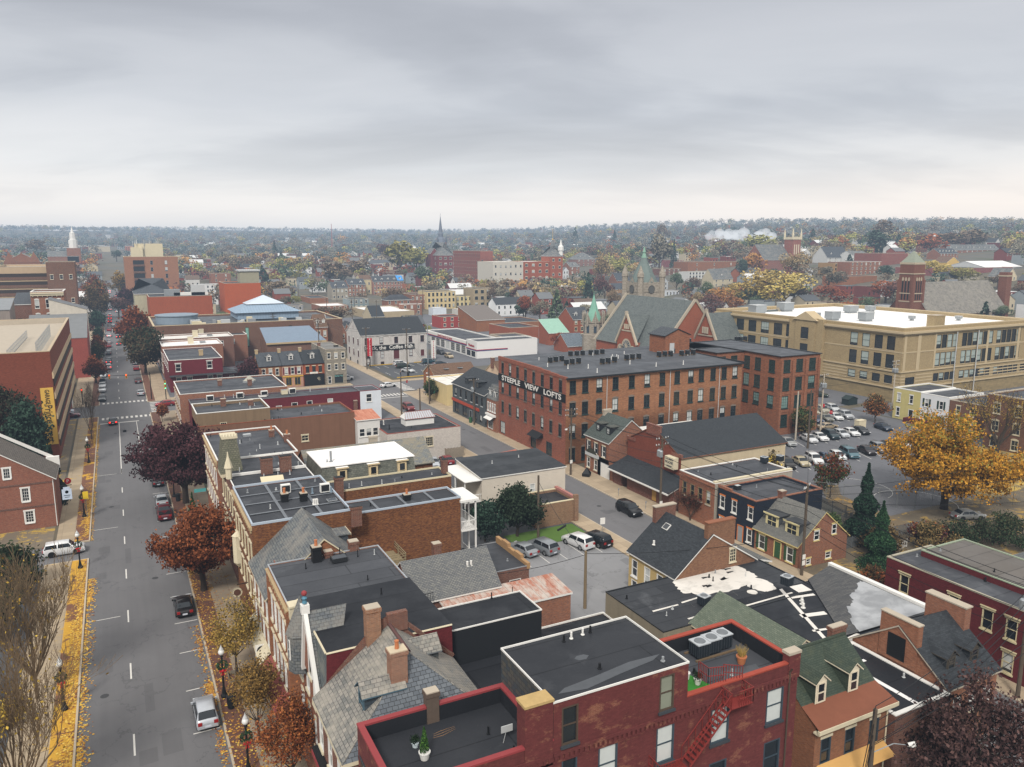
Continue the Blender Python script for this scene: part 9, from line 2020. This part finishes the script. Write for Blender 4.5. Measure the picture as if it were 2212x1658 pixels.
def pt(c,xc,yt,yb,hw,pal,label,dist=None,con=False):
 px=553*c+xc/4; py=449.3+yb/4
 if dist is None: x,y,z=ground_at(px,py)
 else: d=ray(px,py); k=dist/math.hypot(d[0],d[1]); x,y=d[0]*k,d[1]*k; z=terrain(x,y)
 D=math.hypot(x,y); d=ray(px,449.3+yt/4); h=CAM_H+d[2]*D/math.hypot(d[0],d[1])-z
 fartree(x,y,z,max(2,h),hw/4*D/1709,pal,label,con=con)
for a in ((1,1250,290,600,170,'olive','largest olive green tree rising left of the dark brick school'),(1,1390,330,600,110,'olive','olive tree just right of the largest olive tree'),(1,1455,490,690,85,'green','green round tree in front of victorian school base'),(1,690,470,680,130,'brown','dark brown bare woods tree left of the dormer houses'),(1,860,450,640,110,'brown','brown tree behind the red dormer house'),(1,750,375,500,60,'orange','orange brown tree above the brown trees at town edge'),(1,460,395,520,50,'orange','small orange tree left of radio mast'),(1,370,430,560,85,'yellow','broad yellow tree in front of the far left woods'),(1,235,410,530,90,'green','green tree left of broad yellow tree'),(1,270,520,640,70,'green','grass green tree over the far car yard'),(1,370,545,670,75,'olive','olive shrubby tree right of the grass green tree'),(1,180,610,850,150,'brown','large bare brown tree behind the museum roof'),(1,560,850,1040,90,'brown','reddish brown tree beside the flat grey warehouse'),(1,700,840,1040,140,'brown','wide brown bare tree mass behind dormer row'),(1,1180,690,870,90,'brown','bare brown tree before the pinkish dormer row'),(1,1460,990,1120,50,'olive','yellow green tree at the warehouse right end'),(1,2050,690,860,55,'brown','brown tree beside the tan bay fronted building'),(1,1100,300,470,60,'maroon','dark red tree left of largest olive tree'),(1,850,470,640,60,'grey','grey brown tree in the middle town'),
  (2,140,680,880,145,'maroon','broad dark red brown tree below the brewery'),(2,240,800,990,90,'grey','grey green bushy tree left of the copper roof building'),(2,800,610,830,85,'maroon','dark maroon tree right of the tall evergreen'),(2,770,380,680,70,'tan','tall tan bare tree behind the maroon one'),(2,1270,230,560,125,'grey','very tall grey bare tree behind red rowhouse block'),(2,1690,640,900,85,'green','bright green tree in front of the orange trees by school'),(2,1830,690,940,140,'orange','broad orange brown tree left of the yellow willow'),(2,2090,530,900,210,'yellow','biggest yellow willow like tree beside the school'),(2,2090,385,600,95,'orange','orange maple behind the dark green fir'),(2,1980,440,640,65,'dark','dark green fir like tree before the orange maple'),(2,430,1080,1240,85,'red','bare red twigged tree by the copper roof building'),(2,880,700,960,70,'brown','brown tree behind the stone turret'),(2,940,430,640,70,'olive','olive tree left of church tower'),(2,560,600,720,80,'brown','dark brown trees below the victorian house row'),(2,640,560,700,60,'grey','grey brown tree right of brewery tower'),(2,1420,560,740,60,'green','green tree right of the stone tower'),(2,1560,600,760,70,'brown','brown tree between stone tower and cream house'),(2,2120,220,420,130,'olive','large olive tree on the right skyline'),(2,1300,140,330,60,'brown','rounded brown tree on the middle skyline'),
  (3,130,560,900,215,'yellow','second wide yellow willow tree left of school roof'),(3,240,390,640,130,'tan','tan olive tree behind the yellow willow'),(3,520,480,740,105,'grey','grey green tree between willow and brick wall building'),(3,540,670,860,150,'red','rust red oak touching the school roof line, left one'),(3,1010,625,860,125,'red','rust red oak in front of sandstone tower, middle one'),(3,1610,660,900,160,'red','rust red oak covering the sandstone nave, right one'),(3,1435,430,660,95,'yellow','golden yellow tree right of the sandstone tower'),(3,1670,515,680,110,'olive','olive green tree behind the sandstone nave'),(3,1030,495,660,90,'dark','dark green tree at left of sandstone tower'),(3,930,195,430,110,'dark','huge dark green tree on right skyline'),(3,1400,225,420,110,'red','deep red tree high on the right hillside'),(3,1190,260,420,85,'orange','orange brown tree high on the right hillside'),(3,1590,205,380,120,'brown','brown red tree on the right hill'),(3,1740,180,370,110,'brown','wide brown tree at right hilltop'),(3,1980,560,700,70,'brown','brown tree near the far white roofed hall'),(3,2160,640,800,70,'brown','brown tree at the right edge behind school'),(3,1940,740,900,100,'brown','bare dark tree before sandstone gable'),(3,1000,100,330,90,'brown','tall brown tree breaking the right skyline'),
  (0,1030,750,960,90,'maroon','dark maroon tree by the theatre front'),(0,640,480,620,80,'orange','hazy orange tree beyond the beige garage'),(0,330,270,420,70,'brown','brown hazy tree group at upper left'),(0,1010,360,470,40,'dark','dark conifer by distant street end')): pt(*a)
for a in ((1,165,285,450,32,'dark','lone dark conifer left of the broad yellow tree'),(1,1025,945,1000,22,'green','little green conifer beside the dark slate hall'),(2,655,560,900,80,'dark','tallest dark spruce in the middle distance'),(2,385,705,960,85,'green','green pyramidal conifer left of the copper roof'),(3,700,400,520,50,'dark','dark cedar beside red corner block'),(2,1395,270,520,35,'dark','slim dark conifer behind tall grey tree'),(2,885,195,330,40,'dark','dark conifer on the middle skyline'),(2,545,170,320,45,'dark','dark conifer cluster left of skyline'),(3,980,230,430,70,'dark','dark spruce on the right hillside'),(3,380,180,330,60,'dark','dark conifer pair by the steam plume')): pt(*a,con=True)
# houses
HW=[plain('8a4a3c',.9,.2),plain('7a3d34',.9,.2),plain('a0644c',.9,.2),plain('c9c7c2',.8,.1),plain('b9ad94',.85,.12),plain('8d9496',.85,.1),plain('d8d8d6',.8,.06),plain('6f3a36',.9,.2)]; HN=['red brick','dark brick','orange brick','white','cream','grey','bright white','maroon']
HR=[plain('55585b',.85,.15),plain('6d6f70',.85,.15),plain('3c3f42',.85,.15),plain('cfcfcd',.7,.1),plain('66564a',.85,.15)]; RN=['grey','pale grey','charcoal','white','brown']
def house_proto(w_,d_,h_,kind):
 P=[]
 b=MB(); b.box(0,w_,0,d_,-3,h_,0,'u')
 if kind=='gable': b.poly([(0,d_,h_),(0,0,h_),(0,d_/2,h_+3.2)]); b.poly([(w_,0,h_),(w_,d_,h_),(w_,d_/2,h_+3.2)])
 if kind=='front': b.poly([(0,0,h_),(w_,0,h_),(w_/2,0,h_+3.4)]); b.poly([(w_,d_,h_),(0,d_,h_),(w_/2,d_,h_+3.4)])
 P.append(('wall',b.mesh('wall',[HW[0]],uv=False)))
 b=MB(); o=.4
 if kind=='gable': b.poly([(-o,-o,h_-.2),(w_+o,-o,h_-.2),(w_+o,d_/2,h_+3.3),(-o,d_/2,h_+3.3)]); b.poly([(w_+o,d_+o,h_-.2),(-o,d_+o,h_-.2),(-o,d_/2,h_+3.3),(w_+o,d_/2,h_+3.3)])
 elif kind=='front': b.poly([(-o,d_+o,h_-.2),(-o,-o,h_-.2),(w_/2,-o,h_+3.5),(w_/2,d_+o,h_+3.5)]); b.poly([(w_+o,-o,h_-.2),(w_+o,d_+o,h_-.2),(w_/2,d_+o,h_+3.5),(w_/2,-o,h_+3.5)])
 else: b.box(-.15,w_+.15,-.15,d_+.15,h_,h_+.35)
 P.append(('roof',b.mesh('roof',[HR[0]],uv=False)))
 b=MB(); b.box(-.45,.45,-.35,.35,-2,1.4); P.append(('chimney',b.mesh('chimney',[BR_CHIM],uv=False)))
 b=MB(); b.box(-.62,.62,-.06,.02,0,1.9,0); b.box(-.45,.45,-.08,-.06,.15,1.75,1); P.append(('window',b.mesh('window',[M_white,M_glassdk],uv=False)))
 return (w_,d_,h_,kind,P)
HP=[house_proto(*a) for a in ((8,9,6.2,'gable'),(12,9,6.5,'gable'),(7,10,6.,'front'),(14,11,6.5,'flat'),(9,9,9.,'gable'),(18,10,6.8,'gable'),(10,12,8.5,'flat'))]
LMK=[(60,'the far beige garage'),(333,'the apartment tower'),(545,'the orange box building'),(715,'the radio mast'),(953,'the church spire'),(1150,'the brewery tower'),(1391,'the stone church tower'),(1600,'the red corner block'),(1966,'the sandstone tower')]
def where(px):
 n=min(LMK,key=lambda l:abs(l[0]-px)); return ('left of ' if px<n[0]-12 else 'right of ' if px>n[0]+12 else 'behind ')+n[1]
rg=random.Random(77); nh=0; HPOS=[]
tries=0
while nh<235 and tries<9000:
 tries+=1
 a=rg.uniform(-34,35); D=300*math.exp(rg.random()*1.75)
 if D<380 and rg.random()<.5: continue
 x=D*math.sin(CAM_YAW+R(a)); y=D*math.cos(CAM_YAW+R(a)); x=round(x/9)*9+rg.uniform(-.8,.8); y=round(y/26)*26+rg.uniform(-1,1)
 pr=rg.choice(HP); w_,d_,h_,kind,P=pr
 if any(infoot(x+u,y+v,2) for u in (0,w_) for v in (0,d_)) or any(abs(x-p)<16 and abs(y-q)<13 for p,q in HPOS): continue
 z=terrain(x,y)
 if blocks(x+w_/2,y,z,w_*.6,h_+3): continue
 HPOS.append((x,y)); nh+=1
 wi=rg.choice((0,0,1,2,3,3,4,5,6,7)); ri=rg.choice((0,0,1,2,3,4)) if kind!='flat' else rg.choice((0,1,3,3))
 px=proj(x,y,z)[0]; fd='near' if D<550 else 'away' if D<900 else 'far'
 lb=f"{HN[wi]} house with {RN[ri]} {'flat' if kind=='flat' else 'pitched'} roof {fd} {where(px)}"
 o=empty('town_house',(x,y,z)); tag(o,lb,'house','houses '+where(px))
 q=inst('wall',P[0][1],o); slotmat(q,0,HW[wi]); q=inst('roof',P[1][1],o); slotmat(q,0,HR[ri])
 if kind!='flat': inst('chimney',P[2][1],o,(w_*.8,d_*.5,h_+2.8))
 if D<900:
  n=max(2,int(w_/3.2))
  for zz in ([.9,3.9] if h_<8 else [.9,3.6,6.4]):
   if D>600 and zz<1: continue
   for k in range(n): inst('window',P[3][1],o,(w_*(k+.5)/n,0,zz))
# big flat sheds further out
for i in range(30):
 a=rg.uniform(-33,33); D=rg.uniform(900,2300); x=D*math.sin(CAM_YAW+R(a)); y=D*math.cos(CAM_YAW+R(a)); z=terrain(x,y)
 if infoot(x,y,10) or blocks(x,y,z,25,9): continue
 w_,d_,h_=rg.uniform(25,70),rg.uniform(15,35),rg.uniform(5,8); m=rg.choice((HW[3],HW[5],HW[6],HW[4])); b=MB(); b.box(0,w_,0,d_,-6,h_,0,'u'); o=empty('warehouse',(x,y,z)); px=proj(x,y,z)[0]; tag(o,f'long pale warehouse roof out in the hazy woods {where(px)}','warehouse','far warehouses '+where(px))
 b.build('wall',[m],o,uv=False); b=MB(); b.box(-.3,w_+.3,-.3,d_+.3,h_,h_+.6); b.build('roof',[rg.choice((HR[3],HW[6],HR[1]))],o,uv=False)
# single trees among the houses
npal=('brown','brown','brown','grey','grey','grey','olive','olive','orange','tan','green','green','red','dark','dark','maroon')
TP=[]; tries=0; cnt=0
while cnt<190 and tries<9000:
 tries+=1
 a=rg.uniform(-35,35); D=260*math.exp(rg.random()*1.35); x=D*math.sin(CAM_YAW+R(a)); y=D*math.cos(CAM_YAW+R(a))
 con=rg.random()<.1; h=rg.uniform(8,15)*(1.1 if con else 1); r=h*rg.uniform(.36,.52)
 if infoot(x,y,r*.6) or any((x-p)**2+(y-q)**2<20 for p,q in HPOS): continue
 z=terrain(x,y)
 if blocks(x,y,z,r,h): continue
 pal='dark' if con else rg.choice(npal); px=proj(x,y,z)[0]; TP.append((x,y)); cnt+=1
 cn={'grey':'grey brown bare','tan':'tan leaved','olive':'olive green','orange':'orange','red':'rust red','yellow':'yellow','green':'green','dark':'dark green','maroon':'maroon','brown':'brown'}[pal]
 fartree(x,y,z,h,r,pal,f"{cn} {'conifer' if con else 'tree'} between the town houses {where(px)}",'town trees '+where(px),con,rg=rg,low=D>600)
# the packed housing beyond, too many and small to count: one mass
def farhouses():
 B_=[MB() for _ in range(2)]; n=0; W_=HW+HW[3:7]; r2=random.Random(31)
 b=B_[0]
 for i in range(5200):
  a=r2.uniform(-36,37); D=430*math.exp(r2.random()*1.75); x=D*math.sin(CAM_YAW+R(a)); y=D*math.cos(CAM_YAW+R(a)); x=round(x/10)*10+r2.uniform(-1,1); y=round(y/24)*24+r2.uniform(-1,1)
  if math.sin(x*.009+.4)*math.sin(y*.0075+2)+r2.uniform(-.6,.6)<-.15: continue
  if infoot(x,y,7) or any(abs(x-p)<15 and abs(y-q)<12 for p,q in HPOS): continue
  z=terrain(x,y); w_,d_,h_=r2.uniform(7,13),r2.uniform(8,11),r2.uniform(5.5,9)
  if blocks(x+w_/2,y,z,w_*.6,h_+3): continue
  HPOS.append((x,y)); m=r2.randrange(len(HW)); rr=len(HW)+r2.choice((0,0,1,1,2,3,4)); k=r2.choice('gfxt')
  b.box(x,x+w_,y,y+d_,z-4,z+h_,m,'ud'); t=z+h_
  if k=='g': b.poly([(x-.3,y-.3,t-.1),(x+w_+.3,y-.3,t-.1),(x+w_+.3,y+d_/2,t+3),(x-.3,y+d_/2,t+3)],rr); b.poly([(x+w_+.3,y+d_+.3,t-.1),(x-.3,y+d_+.3,t-.1),(x-.3,y+d_/2,t+3),(x+w_+.3,y+d_/2,t+3)],rr); b.poly([(x,y+d_,t),(x,y,t),(x,y+d_/2,t+3)],m)
  elif k=='t': b.poly([(x,y,t),(x+w_,y,t),(x+w_/2,y,t+3.2)],m); b.poly([(x-.3,y+d_,t-.1),(x-.3,y-.3,t-.1),(x+w_/2,y-.3,t+3.3),(x+w_/2,y+d_,t+3.3)],rr); b.poly([(x+w_+.3,y-.3,t-.1),(x+w_+.3,y+d_,t-.1),(x+w_/2,y+d_,t+3.3),(x+w_/2,y-.3,t+3.3)],rr)
  else: b.poly([(x,y,t),(x+w_,y,t),(x+w_,y+d_,t),(x,y+d_,t)],rr); b.box(x-.1,x+w_+.1,y-.1,y+.1,t-.3,t+.25,3 if r2.random()<.5 else rr)
  for q in range(max(2,int(w_/3))):
   for zz in (1.,4.): xx=x+w_*(q+.5)/max(2,int(w_/3)); b.poly([(xx-.5,y-.05,z+zz),(xx+.5,y-.05,z+zz),(xx+.5,y-.05,z+zz+1.6),(xx-.5,y-.05,z+zz+1.6)],len(HW)+len(HR))
  n+=1
  if n>900: break
 tag(b.build('far_houses',HW+HR+[M_glassdk],uv=False),'packed small houses of the far town between the trees',kind='stuff'); return n
print('far houses',farhouses())
# the woods that close the view: one uncountable mass
def woods():
 vs=[];fs=[];ms=[];base=0
 vv=[(np.array([v.co[:] for v in m[1].vertices]),np.array([p.vertices[:] for p in m[1].polygons]),np.array([p.material_index for p in m[1].polygons])) for m in FVL]
 keys=list(PAL); mats=[m for k in keys for m in PALM[k]]; n=0
 wr=np.random.RandomState(5)
 for i in range(16000):
  a=rg.uniform(-37,37); D=470*math.exp(rg.random()**.85*2.4)
  if D>5200: continue
  x=D*math.sin(CAM_YAW+R(a)); y=D*math.cos(CAM_YAW+R(a)); dens=.62+.4*math.sin(x*.011+2)*math.sin(y*.008+1)+.3*sstep(600,1500,D)
  if rg.random()>dens or infoot(x,y,4) or any(abs(x-p)<14 and abs(y-q)<10 for p,q in HPOS): continue
  h=rg.uniform(9,17); r=h*rg.uniform(.4,.6); z=terrain(x,y)
  if D<1400 and blocks(x,y,z,r,h): continue
  V,F_,M_=vv[rg.randrange(len(vv))]
  if D>1500: s_=wr.choice(len(F_),80,replace=False); F_=F_[s_]; M_=M_[s_]; kk=1.35
  else: kk=1.1
  t=rg.random()*6.28; c_,s1=math.cos(t),math.sin(t); X=V[:,0]*r/.42*kk; Y=V[:,1]*r/.42*kk
  u=np.stack([X*c_-Y*s1+x,X*s1+Y*c_+y,V[:,2]*h*kk+z-h*.08],1)
  used=F_.ravel(); vs.append(u[used]); fs.append(np.arange(len(used))+base); base+=len(used)
  k=keys.index(rg.choice(npal+('brown','grey','olive','brown')) if D<1000 or rg.random()<.25 else rg.choice(('hazeblue','hazeblue','hazegrey'))); ms.append(M_+3*k); n+=1
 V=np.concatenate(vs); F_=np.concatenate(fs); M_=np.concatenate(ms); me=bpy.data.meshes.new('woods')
 me.vertices.add(len(V)); me.vertices.foreach_set('co',V.astype(np.float32).ravel()); me.loops.add(len(F_)); me.loops.foreach_set('vertex_index',F_.astype(np.int32))
 nf=len(F_)//4; me.polygons.add(nf); me.polygons.foreach_set('loop_start',np.arange(nf,dtype=np.int32)*4)
 for m in mats: me.materials.append(m)
 me.polygons.foreach_set('material_index',M_.astype(np.int32)); me.update(calc_edges=True)
 tag(inst('woods',me),kind='stuff',label='hazy autumn woods spreading to the horizon'); return n
NW=woods()
STEAM=hm.copy(); STEAM.name='steam'
for n in STEAM.node_tree.nodes:
 if n.type=='VOLUME_ABSORPTION': n.inputs[1].default_value=.11
 if n.type=='EMISSION': n.inputs[0].default_value=lin('eef0f2'); n.inputs[1].default_value=.11  # own glow stands in for daylight scattered by the steam
# steam plumes on the right skyline
for i,(tx,ty,s_) in enumerate(((1790,240,1.),(1880,250,1.2),(1990,250,1.25),(2200,250,1.1))):
 px,py=1106+tx/4,449.3+ty/4; D=950.; d=ray(px,py); k=D/math.hypot(d[0],d[1]); x,y,z=d[0]*k,d[1]*k,CAM_H+d[2]*k; b=MB(); rr=random.Random(i)
 for j in range(8): b.ball((rr.gauss(0,8)*s_,rr.gauss(0,4),rr.gauss(0,2.)*s_+j*.6),rr.uniform(3.,6.)*s_,12,0,.8)
 tag(b.build('steam',[STEAM],None,(x,y,z),uv=False),'white steam plume drifting above the right skyline woods',kind='stuff')
print('objects',len(SC.objects),'woods',NW,'houses',nh,'trees',cnt)
